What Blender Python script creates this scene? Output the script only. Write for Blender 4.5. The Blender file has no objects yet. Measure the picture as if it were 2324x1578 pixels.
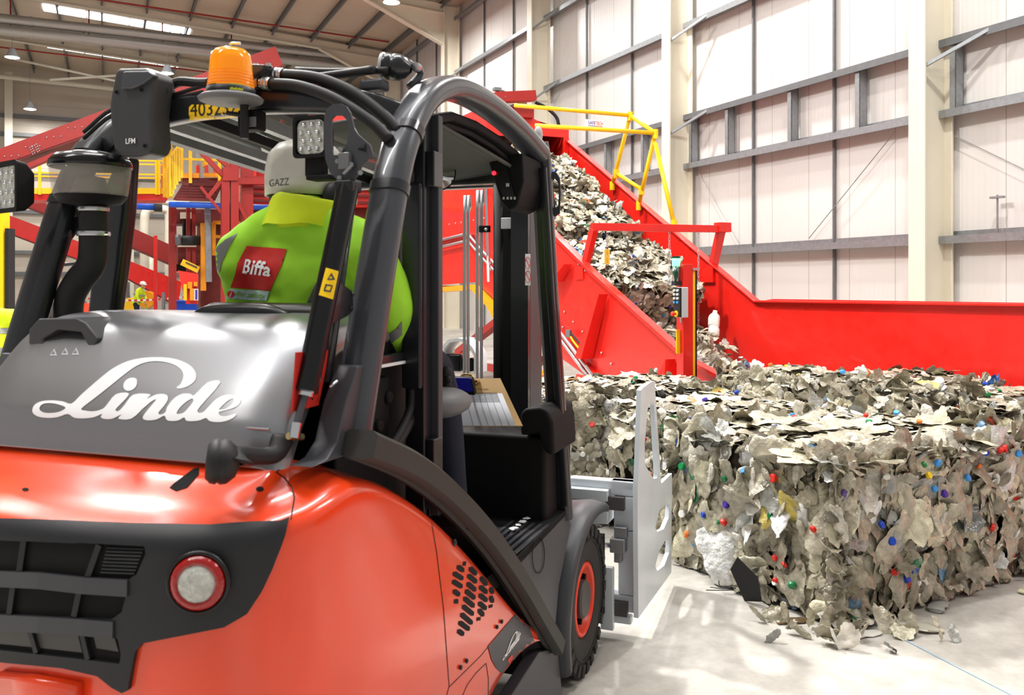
import bpy, bmesh, math, random
import numpy as np
from mathutils import Vector, Matrix, noise
from mathutils.bvhtree import BVHTree
from mathutils.geometry import delaunay_2d_cdt

SC = bpy.context.scene
COL = SC.collection
PI = math.pi
# ------------------------------------------------------------------ camera, world, light, exposure
CX, HY, FPX, CZ = 1162.0, 645.0, 2000.0, 1.65
cam_d = bpy.data.cameras.new('camera')
cam_d.sensor_width = 36.0
cam_d.lens = 36.0 * FPX / 2324.0
cam_d.shift_y = (HY - 789.0) / 2324.0
cam_d.clip_start, cam_d.clip_end = 0.05, 300
cam_d.dof.use_dof = True
cam_d.dof.focus_distance = 5.6
cam_d.dof.aperture_fstop = 7.0
cam = bpy.data.objects.new('camera', cam_d); COL.objects.link(cam)
cam.location = (0, 0, CZ); cam.rotation_euler = (PI / 2, 0, 0)
SC.camera = cam
SC.view_settings.view_transform = 'Standard'
SC.view_settings.look = 'None'
SC.view_settings.exposure = -0.34
SC.view_settings.gamma = 1.0
SC.view_settings.use_curve_mapping = False
SC.cycles.use_denoising = True
SC.cycles.max_bounces = 6
SC.cycles.diffuse_bounces = 3
SC.cycles.glossy_bounces = 3
SC.cycles.transmission_bounces = 5
SC.cycles.transparent_max_bounces = 8
SC.cycles.caustics_reflective = False
SC.cycles.caustics_refractive = False
SC.cycles.sample_clamp_indirect = 6.0

wd = bpy.data.worlds.new('daylight'); SC.world = wd
wd.use_nodes = True
bg = wd.node_tree.nodes['Background']
bg.inputs[0].default_value = (1.0, 0.985, 0.96, 1)
bg.inputs[1].default_value = 0.52

class Fr:
    """a floor frame: x to the right of the forward direction, y forward, z up"""
    def __init__(s, ox, oy, fx, fy):
        l = math.hypot(fx, fy); s.f = (fx / l, fy / l); s.r = (s.f[1], -s.f[0]); s.o = (ox, oy)
        s.ang = math.atan2(s.r[1], s.r[0])
    def w(s, x, y, z=0.0):
        return Vector((s.o[0] + x * s.r[0] + y * s.f[0], s.o[1] + x * s.r[1] + y * s.f[1], z))
    def l(s, p):
        dx, dy = p[0] - s.o[0], p[1] - s.o[1]
        return Vector((dx * s.r[0] + dy * s.r[1], dx * s.f[0] + dy * s.f[1], p[2]))
    def px(s, a, b, **k):
        d = ((a - CX) / FPX, 1.0, (HY - b) / FPX)
        dr = d[0] * s.r[0] + d[1] * s.r[1]; df = d[0] * s.f[0] + d[1] * s.f[1]
        orr = s.o[0] * s.r[0] + s.o[1] * s.r[1]; of = s.o[0] * s.f[0] + s.o[1] * s.f[1]
        if 'x' in k: T = (k['x'] + orr) / dr
        elif 'y' in k: T = (k['y'] + of) / df
        elif 'z' in k: T = (k['z'] - CZ) / d[2]
        else: T = k['Y']
        return Vector((T * dr - orr, T * df - of, CZ + T * d[2]))
WF = Fr(0, 0, 0, 1)
TF = Fr(-1.6 * .9382, 1.6 * .3462, .3462, .9382)      # the truck
BF = Fr(0, 0, -.4187, .9081)                          # the building: x toward the long wall, y along it

def area(name, frame, x, y, z, size, watts, col=(1, .975, .94), rot=(0, 0, 0), sy=None):
    d = bpy.data.lights.new(name, 'AREA'); d.energy = watts; d.color = col
    d.shape = 'RECTANGLE' if sy else 'DISK'; d.size = size
    if sy: d.size_y = sy
    o = bpy.data.objects.new(name, d); COL.objects.link(o)
    o.location = frame.w(x, y, z); o.rotation_euler = (rot[0], rot[1], rot[2] + frame.ang)
    return o
# high bay lamps of the hall (nearer ones hang unseen; the linear ones are added)
LAMPS = [(0.2, 9.2, 9.8), (1.0, 3.4, 10.4), (-3.5, 10.5, 11.0), (9.4, 15.5, 10.5), (2.4, 17.5, 11),
         (-5.5, 20, 11.2), (8.6, 28.2, 11.0), (-1.5, 28, 11), (-3.5, 41.6, 11.0), (2.47, 41.85, 11.0),
         (-3.4, 49.5, 10.3), (9.2, -1.5, 10.5), (-6.5, 2.5, 11), (7.6, 6.2, 10.8)]  # last lamp is added to light the long wall
WATT = [1250, 420, 480, 620, 560, 560, 600, 620, 560, 560, 260, 330, 380, 480]
for (x, y, z), wt in zip(LAMPS, WATT):
    if (x, y) in ((1.0, 3.4), (-6.5, 2.5), (9.2, -1.5)): area('added_linear_light', BF, x, y, z - .06, 4.8, wt * 1.5, sy=.22)  # added for long reflections on the bonnet
    else: area('high_bay_light', BF, x, y, z - .12, .55, wt * 1.45)

# ------------------------------------------------------------------ materials
def lin(c):
    return tuple((v / 12.92 if v <= .04045 else ((v + .055) / 1.055) ** 2.4) for v in (q / 255.0 for q in c)) + (1,)
MATS = {}
def mat(name, rgb, rough=.5, metal=0.0, spec=.5, var=0.0, vscale=6.0, bump=0.0, bscale=200.0, coat=0.0, emit=None, es=1.0,
        rvar=0.0, alpha=1.0, trans=0.0, ior=1.45, attr=None, coatr=.08, bdist=.002, detail=3.0):
    m = bpy.data.materials.new(name); m.use_nodes = True
    nt = m.node_tree; N = nt.nodes; L = nt.links
    p = N['Principled BSDF']
    p.inputs['Base Color'].default_value = lin(rgb)
    p.inputs['Roughness'].default_value = rough
    p.inputs['Metallic'].default_value = metal
    p.inputs['Specular IOR Level'].default_value = spec
    p.inputs['Coat Weight'].default_value = coat
    p.inputs['Coat Roughness'].default_value = coatr
    p.inputs['Transmission Weight'].default_value = trans
    p.inputs['IOR'].default_value = ior
    p.inputs['Alpha'].default_value = alpha
    tc = None
    if var or bump or rvar:
        tc = N.new('ShaderNodeTexCoord')
    base = None
    if attr:
        a = N.new('ShaderNodeAttribute'); a.attribute_name = attr; base = a.outputs['Color']
        L.new(base, p.inputs['Base Color'])
    if var:
        n = N.new('ShaderNodeTexNoise'); n.inputs['Scale'].default_value = vscale; n.inputs['Detail'].default_value = detail
        L.new(tc.outputs['Object'], n.inputs['Vector'])
        mr = N.new('ShaderNodeMapRange'); mr.inputs[1].default_value = .3; mr.inputs[2].default_value = .7
        mr.inputs[3].default_value = 1 - var; mr.inputs[4].default_value = 1 + var * .6
        L.new(n.outputs[0], mr.inputs[0])
        mx = N.new('ShaderNodeMix'); mx.data_type = 'RGBA'; mx.blend_type = 'MULTIPLY'; mx.inputs[0].default_value = 1
        if base: L.new(base, mx.inputs[6])
        else: mx.inputs[6].default_value = lin(rgb)
        L.new(mr.outputs[0], mx.inputs[7]); L.new(mx.outputs[2], p.inputs['Base Color'])
    if rvar:
        n2 = N.new('ShaderNodeTexNoise'); n2.inputs['Scale'].default_value = vscale * 2.3; n2.inputs['Detail'].default_value = 4
        L.new(tc.outputs['Object'], n2.inputs['Vector'])
        m2 = N.new('ShaderNodeMapRange'); m2.inputs[1].default_value = .3; m2.inputs[2].default_value = .7
        m2.inputs[3].default_value = max(0, rough - rvar); m2.inputs[4].default_value = rough + rvar
        L.new(n2.outputs[0], m2.inputs[0]); L.new(m2.outputs[0], p.inputs['Roughness'])
    if bump:
        n3 = N.new('ShaderNodeTexNoise'); n3.inputs['Scale'].default_value = bscale; n3.inputs['Detail'].default_value = 2
        L.new(tc.outputs['Object'], n3.inputs['Vector'])
        b = N.new('ShaderNodeBump'); b.inputs['Strength'].default_value = bump; b.inputs['Distance'].default_value = bdist
        L.new(n3.outputs[0], b.inputs['Height']); L.new(b.outputs[0], p.inputs['Normal'])
    if emit:
        p.inputs['Emission Color'].default_value = lin(emit); p.inputs['Emission Strength'].default_value = es
    MATS[name] = m
    return m
mat('white_steel', (228, 222, 208), .55, var=.03)
mat('column_paint', (226, 219, 200), .5, var=.03, vscale=2)
mat('galv', (150, 153, 156), .42, .55, var=.12, vscale=14, rvar=.1)
mat('galv_dark', (112, 114, 116), .5, .3, var=.1, vscale=9)
mat('duct_steel', (186, 186, 182), .42, .6)
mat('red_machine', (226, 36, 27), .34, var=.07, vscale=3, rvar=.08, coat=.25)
mat('red_dark', (104, 20, 16), .5, var=.1, vscale=4)  # far red steel, its shade put into the colour
mat('red_girder', (150, 28, 22), .42, var=.08, vscale=4)  # darkened for the far parts, whose shade is put into the colour
mat('yellow_paint', (250, 196, 22), .38, var=.05)
mat('orange_guard', (236, 150, 20), .4, var=.05)
mat('belt_grey', (150, 142, 130), .6, var=.15)
mat('zinc', (205, 207, 210), .3, .9)
mat('chrome', (225, 228, 232), .12, 1.0)
mat('black_rubber', (28, 28, 29), .6, var=.1)
mat('black_plastic', (26, 27, 30), .42, bump=.15, bscale=900)
mat('black_gloss', (14, 15, 18), .18)
mat('dark_void', (8, 8, 8), .9)  # flat dark colour standing for the shade inside holes and openings
mat('blue_paint', (28, 82, 190), .4, var=.06)
mat('blue_tub', (14, 78, 205), .45, var=.05)
mat('white_plastic', (236, 238, 240), .35)
mat('grey_plastic', (110, 110, 112), .5, bump=.2, bscale=700)
mat('grey_box', (190, 192, 196), .45)
mat('hivis_plain', (206, 240, 30), .7, spec=.2, var=.08, vscale=9, bump=.35, bscale=14, bdist=.01)
mat('trousers', (30, 34, 50), .85)
mat('skin', (196, 142, 112), .55)
mat('silver_band', (150, 150, 152), .4, .3)
mat('lamp_white', (255, 255, 255), .4, emit=(255, 250, 240), es=22)
mat('sky_light', (255, 255, 255), .4, emit=(238, 246, 255), es=8.0)
mat('caps_red', (226, 48, 36), .4); mat('caps_blue', (24, 72, 190), .4); mat('caps_green', (10, 128, 70), .4)
mat('caps_white', (240, 240, 236), .4); mat('caps_yellow', (240, 205, 40), .4); mat('caps_purple', (72, 48, 158), .4)
mat('caps_cyan', (60, 150, 225), .4); mat('caps_orange', (240, 120, 40), .4)
mat('crushed_plastic', (200, 195, 180), .26, spec=.75, var=.3, vscale=24, attr='tint', bump=.9, bscale=34, bdist=.014, detail=5)
mat('bale_core', (70, 62, 50), .8, var=.3, vscale=30)  # dark colour makes the gaps between pieces look shaded

def node_mat(name, build):
    m = bpy.data.materials.new(name); m.use_nodes = True
    build(m.node_tree, m.node_tree.nodes, m.node_tree.links, m.node_tree.nodes['Principled BSDF'])
    MATS[name] = m
def _math(N, L, op, a, b=None):
    n = N.new('ShaderNodeMath'); n.operation = op
    for i, q in ((0, a), (1, b)):
        if q is None: continue
        if isinstance(q, (int, float)): n.inputs[i].default_value = q
        else: L.new(q, n.inputs[i])
    return n.outputs[0]
def _clad(base, seam, axis_i, width=1.0, rib=True):
    def f(nt, N, L, p):
        tc = N.new('ShaderNodeTexCoord'); sx = N.new('ShaderNodeSeparateXYZ'); L.new(tc.outputs['Object'], sx.inputs[0])
        c = sx.outputs[axis_i]
        fr = _math(N, L, 'FRACT', _math(N, L, 'MULTIPLY', c, 1.0 / width))
        ln = _math(N, L, 'LESS_THAN', fr, .012 / width)
        n = N.new('ShaderNodeTexNoise'); n.inputs['Scale'].default_value = .5; L.new(tc.outputs['Object'], n.inputs['Vector'])
        mr = N.new('ShaderNodeMapRange'); mr.inputs[1].default_value = .3; mr.inputs[2].default_value = .7
        mr.inputs[3].default_value = .95; mr.inputs[4].default_value = 1.03; L.new(n.outputs[0], mr.inputs[0])
        mx = N.new('ShaderNodeMix'); mx.data_type = 'RGBA'; L.new(ln, mx.inputs[0])
        mx.inputs[6].default_value = lin(base); mx.inputs[7].default_value = lin(seam)
        m2 = N.new('ShaderNodeMix'); m2.data_type = 'RGBA'; m2.blend_type = 'MULTIPLY'; m2.inputs[0].default_value = 1
        L.new(mx.outputs[2], m2.inputs[6]); L.new(mr.outputs[0], m2.inputs[7]); L.new(m2.outputs[2], p.inputs['Base Color'])
        p.inputs['Roughness'].default_value = .38
        if rib:
            sn = _math(N, L, 'SINE', _math(N, L, 'MULTIPLY', c, 2 * PI / .1))
            b = N.new('ShaderNodeBump'); b.inputs['Strength'].default_value = .25; b.inputs['Distance'].default_value = .004
            L.new(sn, b.inputs['Height']); L.new(b.outputs[0], p.inputs['Normal'])
    return f
node_mat('cladding', _clad((220, 216, 212), (166, 160, 152), 1))
node_mat('cladding_gable', _clad((206, 194, 178), (150, 138, 124), 2, 1.1, False))
node_mat('roof_sheet', _clad((205, 188, 166), (160, 144, 124), 1, 1.0))
def _floor(nt, N, L, p):
    tc = N.new('ShaderNodeTexCoord')
    def noi(s, d=5, r=.55):
        n = N.new('ShaderNodeTexNoise'); n.inputs['Scale'].default_value = s; n.inputs['Detail'].default_value = d
        n.inputs['Roughness'].default_value = r; L.new(tc.outputs['Object'], n.inputs['Vector']); return n.outputs[0]
    cr = N.new('ShaderNodeValToRGB'); L.new(noi(.9, 6, .6), cr.inputs[0])
    cr.color_ramp.elements[0].position = .32; cr.color_ramp.elements[0].color = lin((158, 154, 146))
    cr.color_ramp.elements[1].position = .62; cr.color_ramp.elements[1].color = lin((206, 202, 194))
    mr = N.new('ShaderNodeMapRange'); mr.inputs[1].default_value = .35; mr.inputs[2].default_value = .65
    mr.inputs[3].default_value = .82; mr.inputs[4].default_value = 1.06; L.new(noi(9, 6, .7), mr.inputs[0])
    mx = N.new('ShaderNodeMix'); mx.data_type = 'RGBA'; mx.blend_type = 'MULTIPLY'; mx.inputs[0].default_value = 1
    L.new(cr.outputs[0], mx.inputs[6]); L.new(mr.outputs[0], mx.inputs[7]); L.new(mx.outputs[2], p.inputs['Base Color'])
    m2 = N.new('ShaderNodeMapRange'); m2.inputs[3].default_value = .3; m2.inputs[4].default_value = .6
    L.new(noi(2.5), m2.inputs[0]); L.new(m2.outputs[0], p.inputs['Roughness'])
node_mat('concrete', _floor)

# ------------------------------------------------------------------ mesh helpers
def frames(pts, up=Vector((0, 0, 1))):
    pts = [Vector(p) for p in pts]; n = len(pts); out = []
    ts = []
    for i in range(n):
        t = (pts[min(i + 1, n - 1)] - pts[max(i - 1, 0)])
        ts.append(t.normalized() if t.length > 1e-9 else Vector((0, 0, 1)))
    a = ts[0].cross(up)
    if a.length < 1e-3: a = ts[0].cross(Vector((1, 0, 0)))
    a.normalize()
    for i in range(n):
        a = a - ts[i] * a.dot(ts[i])
        if a.length < 1e-6: a = ts[i].orthogonal()
        a.normalize(); out.append((pts[i], a.copy(), ts[i].cross(a).normalized() * -1))
    return out
def smooth_path(pts, k=6):
    """Catmull-Rom through the points"""
    P = [Vector(p) for p in pts]
    if len(P) < 3: return P
    Q = [P[0] * 2 - P[1]] + P + [P[-1] * 2 - P[-2]]
    out = []
    for i in range(1, len(Q) - 2):
        for j in range(k):
            t = j / k
            a, b, c, d = Q[i - 1], Q[i], Q[i + 1], Q[i + 2]
            out.append(.5 * ((2 * b) + (c - a) * t + (2 * a - 5 * b + 4 * c - d) * t * t + (3 * b - a - 3 * c + d) * t ** 3))
    out.append(P[-1]); return out
def rrect(w, h, r, k=4):
    r = min(r, w / 2 - 1e-4, h / 2 - 1e-4); out = []
    for cx, cy, a0 in ((w / 2 - r, h / 2 - r, 0), (-w / 2 + r, h / 2 - r, 90), (-w / 2 + r, -h / 2 + r, 180), (w / 2 - r, -h / 2 + r, 270)):
        for i in range(k + 1):
            a = math.radians(a0 + 90 * i / k); out.append((cx + r * math.cos(a), cy + r * math.sin(a)))
    return out
def circ(r, n=16, ry=None):
    return [(r * math.cos(2 * PI * i / n), (ry or r) * math.sin(2 * PI * i / n)) for i in range(n)]

class MB:
    def __init__(s): s.v = []; s.f = []; s.m = []; s.cur = 0
    def add(s, vs, fs):
        b = len(s.v); s.v += [Vector(p) for p in vs]
        for f in fs: s.f.append([b + i for i in f]); s.m.append(s.cur)
        return s
    def mark(s): return len(s.v)
    def xf(s, b, M):
        for i in range(b, len(s.v)): s.v[i] = M @ s.v[i]
        return s
    def box(s, x0, x1, y0, y1, z0, z1):
        return s.add([(x0, y0, z0), (x1, y0, z0), (x1, y1, z0), (x0, y1, z0), (x0, y0, z1), (x1, y0, z1), (x1, y1, z1), (x0, y1, z1)],
                     [(0, 3, 2, 1), (4, 5, 6, 7), (0, 1, 5, 4), (1, 2, 6, 5), (2, 3, 7, 6), (3, 0, 4, 7)])
    def cbox(s, c, d, rot=None):
        b = s.mark(); s.box(-d[0] / 2, d[0] / 2, -d[1] / 2, d[1] / 2, -d[2] / 2, d[2] / 2)
        M = Matrix.Translation(Vector(c))
        if rot is not None: M = M @ rot
        return s.xf(b, M)
    def bar(s, a, b, w, h, up=(0, 0, 1)):
        return s.sweep([a, b], [(w / 2, h / 2), (-w / 2, h / 2), (-w / 2, -h / 2), (w / 2, -h / 2)], up=up)
    def sweep(s, pts, prof, up=(0, 0, 1), caps=True, scale=None, closed=False):
        fr = frames(pts, Vector(up)); n = len(prof); vs = []; fs = []
        for i, (p, a, b) in enumerate(fr):
            k = scale[i] if scale else 1.0
            for (u, w) in prof: vs.append(p + a * u * k + b * w * k)
        m = len(fr)
        for i in range(m - 1 + (1 if closed else 0)):
            i2 = (i + 1) % m
            for j in range(n):
                j2 = (j + 1) % n; fs.append((i * n + j, i * n + j2, i2 * n + j2, i2 * n + j))
        if caps and not closed:
            fs.append(tuple(range(n - 1, -1, -1))); fs.append(tuple((m - 1) * n + j for j in range(n)))
        return s.add(vs, fs)
    def tube(s, pts, r, n=10, smooth=0, caps=True, radii=None, closed=False):
        if smooth: pts = smooth_path(pts, smooth)
        if radii and smooth:
            m = len(pts); q = len(radii)
            radii = [float(np.interp(i / (m - 1) * (q - 1), range(q), radii)) for i in range(m)]
        return s.sweep(pts, circ(1 if radii else r, n), caps=caps, scale=radii, closed=closed)
    def lathe(s, prof, c=(0, 0, 0), axis=(0, 0, 1), n=24, caps=False):
        ax = Vector(axis).normalized(); a = ax.orthogonal().normalized(); b = ax.cross(a); c = Vector(c)
        vs = []; fs = []; m = len(prof)
        for (r, h) in prof:
            for j in range(n):
                t = 2 * PI * j / n; vs.append(c + ax * h + (a * math.cos(t) + b * math.sin(t)) * r)
        for i in range(m - 1):
            for j in range(n):
                j2 = (j + 1) % n; fs.append((i * n + j, i * n + j2, (i + 1) * n + j2, (i + 1) * n + j))
        if caps:
            fs.append(tuple(range(n - 1, -1, -1))); fs.append(tuple((m - 1) * n + j for j in range(n)))
        return s.add(vs, fs)
    def cyl(s, a, b, r, n=16): return s.tube([a, b], r, n)
    def ball(s, c, r, n=14, m=8, sq=(1, 1, 1), rot=None):
        b = s.mark(); vs = []; fs = []
        for i in range(m + 1):
            ph = PI * i / m
            for j in range(n):
                t = 2 * PI * j / n
                vs.append((r * sq[0] * math.sin(ph) * math.cos(t), r * sq[1] * math.sin(ph) * math.sin(t), r * sq[2] * math.cos(ph)))
        for i in range(m):
            for j in range(n):
                j2 = (j + 1) % n; fs.append((i * n + j, (i + 1) * n + j, (i + 1) * n + j2, i * n + j2))
        s.add(vs, fs); M = Matrix.Translation(Vector(c))
        if rot is not None: M = M @ rot
        return s.xf(b, M)
    def prism(s, poly, fn, d0, d1):
        """poly 2D; fn(u,v,d)->point; d0,d1 the two depths (for convex or simple polygons)"""
        n = len(poly); vs = [fn(u, v, d0) for u, v in poly] + [fn(u, v, d1) for u, v in poly]
        fs = [tuple(range(n - 1, -1, -1)), tuple(range(n, 2 * n))] + [(i, (i + 1) % n, n + (i + 1) % n, n + i) for i in range(n)]
        return s.add(vs, fs)
    def plate(s, outer, holes, fn, d0, d1):
        """flat plate with holes"""
        V, F = fill(outer, holes); n = len(V)
        vs = [fn(u, v, d0) for u, v in V] + [fn(u, v, d1) for u, v in V]; fs = []
        for f in F: fs.append(tuple(reversed(f))); fs.append(tuple(n + i for i in f))
        s.add(vs, fs)
        for L in [outer] + list(holes):
            m = len(L); vs = [fn(u, v, d0) for u, v in L] + [fn(u, v, d1) for u, v in L]
            s.add(vs, [(i, (i + 1) % m, m + (i + 1) % m, m + i) for i in range(m)])
        return s
    def surf(s, fn, us, vs_):
        V = [fn(u, v) for u in us for v in vs_]; n = len(vs_)
        return s.add(V, [(i * n + j, (i + 1) * n + j, (i + 1) * n + j + 1, i * n + j + 1) for i in range(len(us) - 1) for j in range(n - 1)])
    def mesh(s, name, off=Vector((0, 0, 0)), smooth=False):
        me = bpy.data.meshes.new(name)
        me.from_pydata([tuple(p - off) for p in s.v], [], s.f)
        if any(s.m): me.polygons.foreach_set('material_index', s.m)
        me.update()
        if smooth: me.polygons.foreach_set('use_smooth', [True] * len(me.polygons))
        return me
def inside(p, poly):
    x, y = p[0], p[1]; c = False; j = len(poly) - 1
    for i in range(len(poly)):
        a, b = poly[i], poly[j]
        if (a[1] > y) != (b[1] > y) and x < (b[0] - a[0]) * (y - a[1]) / (b[1] - a[1]) + a[0]: c = not c
        j = i
    return c
def resample(poly, res):
    out = []
    for i in range(len(poly)):
        a, b = poly[i], poly[(i + 1) % len(poly)]; l = math.hypot(b[0] - a[0], b[1] - a[1]); k = max(1, int(l / res))
        for j in range(k): out.append((a[0] + (b[0] - a[0]) * j / k, a[1] + (b[1] - a[1]) * j / k))
    return out
def fill(outer, holes=(), res=None):
    loops = [outer] + list(holes)
    if res: loops = [resample(l, res) for l in loops]
    P = []; E = []
    for l in loops:
        b = len(P); P += [Vector((q[0], q[1])) for q in l]; E += [(b + i, b + (i + 1) % len(l)) for i in range(len(l))]
    if res:
        xs = [q[0] for q in loops[0]]; ys = [q[1] for q in loops[0]]
        y = min(ys) + res * .5; k = 0
        while y < max(ys):
            x = min(xs) + res * (.5 if k % 2 else 1.0)
            while x < max(xs):
                if inside((x, y), loops[0]) and not any(inside((x, y), h) for h in loops[1:]): P.append(Vector((x, y)))
                x += res
            y += res * .87; k += 1
    V, _, F, _, _, _ = delaunay_2d_cdt(P, E, [], 0, 1e-6)
    G = []
    for f in F:
        c = [sum(V[i][k] for i in f) / len(f) for k in (0, 1)]
        if inside(c, loops[0]) and not any(inside(c, h) for h in loops[1:]): G.append(list(f))
    return [(p[0], p[1]) for p in V], G

BASE = {}     # object -> (frame, local origin) of the thing it belongs to
def tag(o, label=None, cat=None, group=None, kind=None):
    if label: o['label'] = label
    if cat: o['category'] = cat
    if group: o['group'] = group
    if kind: o['kind'] = kind
    return o
def thing(name, label, cat, frame, base, group=None, rot=0.0):
    """an Empty at the thing's base; its parts are built in the frame's coordinates"""
    o = bpy.data.objects.new(name, None); COL.objects.link(o); o.empty_display_size = .1
    b = Vector(base); o.location = frame.w(*b); o.rotation_euler = (0, 0, frame.ang)
    BASE[o] = (frame, b); return tag(o, label, cat, group)
def pgroup(name, parent):
    """a part that has pieces of its own"""
    o = bpy.data.objects.new(name, None); COL.objects.link(o); o.empty_display_size = .05; o.parent = parent
    BASE[o] = BASE[parent]; return o
def put(mb, name, mats, parent=None, frame=None, smooth=False, bevel=0.0, bseg=2, label=None, cat=None, group=None, kind=None, sub=0, solid=0.0, auto=None, soff=-1.0):
    if isinstance(mats, str): mats = [mats]
    if parent is not None: fr, b = BASE[parent]
    else:
        fr = frame; xs = [p.x for p in mb.v]; ys = [p.y for p in mb.v]; zs = [p.z for p in mb.v]
        b = Vector(((min(xs) + max(xs)) / 2, (min(ys) + max(ys)) / 2, min(zs)))
    me = mb.mesh(name, b, smooth)
    for m in mats: me.materials.append(MATS[m])
    o = bpy.data.objects.new(name, me); COL.objects.link(o)
    if parent is not None: o.parent = parent
    else: o.location = fr.w(*b); o.rotation_euler = (0, 0, fr.ang)
    BASE[o] = (fr, b)
    if solid:
        s = o.modifiers.new('solid', 'SOLIDIFY'); s.thickness = solid; s.offset = soff
    if bevel:
        s = o.modifiers.new('bevel', 'BEVEL'); s.width = bevel; s.segments = bseg; s.limit_method = 'ANGLE'; s.angle_limit = math.radians(40)
        me.polygons.foreach_set('use_smooth', [True] * len(me.polygons))
        w = o.modifiers.new('wn', 'WEIGHTED_NORMAL'); w.keep_sharp = True
    if sub:
        s = o.modifiers.new('sub', 'SUBSURF'); s.levels = sub; s.render_levels = sub
    if auto is not None:
        me.polygons.foreach_set('use_smooth', [True] * len(me.polygons)); me.set_sharp_from_angle(angle=math.radians(auto))
    return tag(o, label, cat, group, kind)
def copy_tree(o, parent=None):
    c = o.copy(); COL.objects.link(c)
    if parent is not None: c.parent = parent
    BASE[c] = BASE[o]
    for ch in list(o.children): copy_tree(ch, c)
    return c
def struct(mb, name, m, frame, **k): return put(mb, name, m, frame=frame, kind='structure', **k)

def text_poly(body, size=1.0, shear=0.0, bold=0.0, spacing=1.0):
    """the triangles of a line of writing, in its own plane"""
    c = bpy.data.curves.new('writing', 'FONT'); c.body = body; c.size = size; c.shear = shear; c.offset = bold; c.space_character = spacing
    c.resolution_u = 3
    o = bpy.data.objects.new('writing', c); COL.objects.link(o)
    dg = bpy.context.evaluated_depsgraph_get(); dg.update()
    me = bpy.data.meshes.new_from_object(o.evaluated_get(dg))
    V = [(v.co.x, v.co.y) for v in me.vertices]; F = [tuple(p.vertices) for p in me.polygons]
    bpy.data.objects.remove(o); bpy.data.curves.remove(c); bpy.data.meshes.remove(me)
    return V, F
def text_on(mb, body, fn, w, shear=0.0, bold=0.0, h=None, spacing=1.0):
    """writing scaled to width w (and height h), centred, laid out by fn(u,v)"""
    V, F = text_poly(body, 1.0, shear, bold, spacing)
    if not V: return mb
    x0 = min(v[0] for v in V); x1 = max(v[0] for v in V); y0 = min(v[1] for v in V); y1 = max(v[1] for v in V)
    k = w / (x1 - x0); ky = h / (y1 - y0) if h else k
    return mb.add([fn((v[0] - (x0 + x1) / 2) * k, (v[1] - (y0 + y1) / 2) * ky) for v in V], F)
def bvh_of(o):
    """ray target of an object in its thing's frame coordinates"""
    dg = bpy.context.evaluated_depsgraph_get(); dg.update()
    e = o.evaluated_get(dg); me = e.to_mesh(); fr, b = BASE[o]
    t = BVHTree.FromPolygons([v.co + b for v in me.vertices], [tuple(p.vertices) for p in me.polygons])
    e.to_mesh_clear(); return t
def hit(bvh, fr, a, b, off, dist=None):
    org = fr.l((0, 0, CZ)); d = (fr.px(a, b, Y=1.0) - org).normalized()
    r = bvh.ray_cast(org, d)
    if r[0] is None: return None
    n = r[1]
    if n.dot(d) > 0: n = -n
    return r[0] + n * off
def lay(mb, bvh, fr, V, F, off):
    """put flat outlines on a curved surface"""
    H = [hit(bvh, fr, x, y, off) for x, y in V]; idx = {}; vs = []
    for i, h in enumerate(H):
        if h is not None: idx[i] = len(vs); vs.append(h)
    mb.add(vs, [[idx[i] for i in f] for f in F if all(i in idx for i in f)])
    return mb
def decal(mb, bvh, fr, outer, holes=(), res=8, off=.0015):
    V, F = fill(outer, holes, res); return lay(mb, bvh, fr, V, F, off)
def raised(mb, bvh, fr, outer, holes=(), res=8, off=.01):
    """a moulded panel standing proud of the surface, with its edges"""
    decal(mb, bvh, fr, outer, holes, res, off)
    for L in [outer] + list(holes):
        Q = resample(L, res); A = [hit(bvh, fr, x, y, off) for x, y in Q]; B = [hit(bvh, fr, x, y, -.003) for x, y in Q]; n = len(Q)
        if any(q is None for q in A + B):
            ok = [i for i in range(n) if A[i] is not None and B[i] is not None and A[(i + 1) % n] is not None and B[(i + 1) % n] is not None]
        else: ok = range(n)
        for i in ok: mb.add([A[i], A[(i + 1) % n], B[(i + 1) % n], B[i]], [(0, 1, 2, 3)])
    return mb
def voxel(mb, name, mats, parent, size=.012, smooth=6, **k):
    """one continuous skin around overlapping solids"""
    o = put(mb, name, mats, parent, **k)
    r = o.modifiers.new('r', 'REMESH'); r.mode = 'VOXEL'; r.voxel_size = size; r.use_smooth_shade = True
    s = o.modifiers.new('s', 'SMOOTH'); s.factor = .5; s.iterations = smooth
    dg = bpy.context.evaluated_depsgraph_get(); dg.update()
    me = bpy.data.meshes.new_from_object(o.evaluated_get(dg)); old = o.data
    o.modifiers.clear(); o.data = me; bpy.data.meshes.remove(old); me.name = name
    if not len(me.materials):
        for m in ([mats] if isinstance(mats, str) else mats): me.materials.append(MATS[m])
    return o
# ------------------------------------------------------------------ the hall
D = 12.0
def zroof(n): return 12.0 + (12.0 - n) * .06
struct(MB().box(-34, 12.3, -16, 52.6, -.2, 0), 'floor', 'concrete', BF)
struct(MB().box(D, D + .15, -3, 52.4, 0, 12.1), 'wall_right', 'cladding', BF)
gm = MB(); gm.prism([(-34, 0), (D, 0), (D, 12.0), (-34, zroof(-34))], lambda u, v, d: Vector((u, d, v)), 52.3, 52.5)
struct(gm, 'wall_far', 'cladding_gable', BF)
struct(MB().prism([(-30, zroof(-30)), (12.1, zroof(12.1)), (12.1, zroof(12.1) + .12), (-30, zroof(-30) + .12)], lambda u, v, d: Vector((u, d, v)), -3, 52.5), 'ceiling', 'roof_sheet', BF)
RAILZ = [2.37, 4.31, 5.40, 7.45, 9.52, 11.5]
COLT = [2.3, 9.63, 16.27, 23.18, 30.5, 37.8, 45.0]
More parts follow.
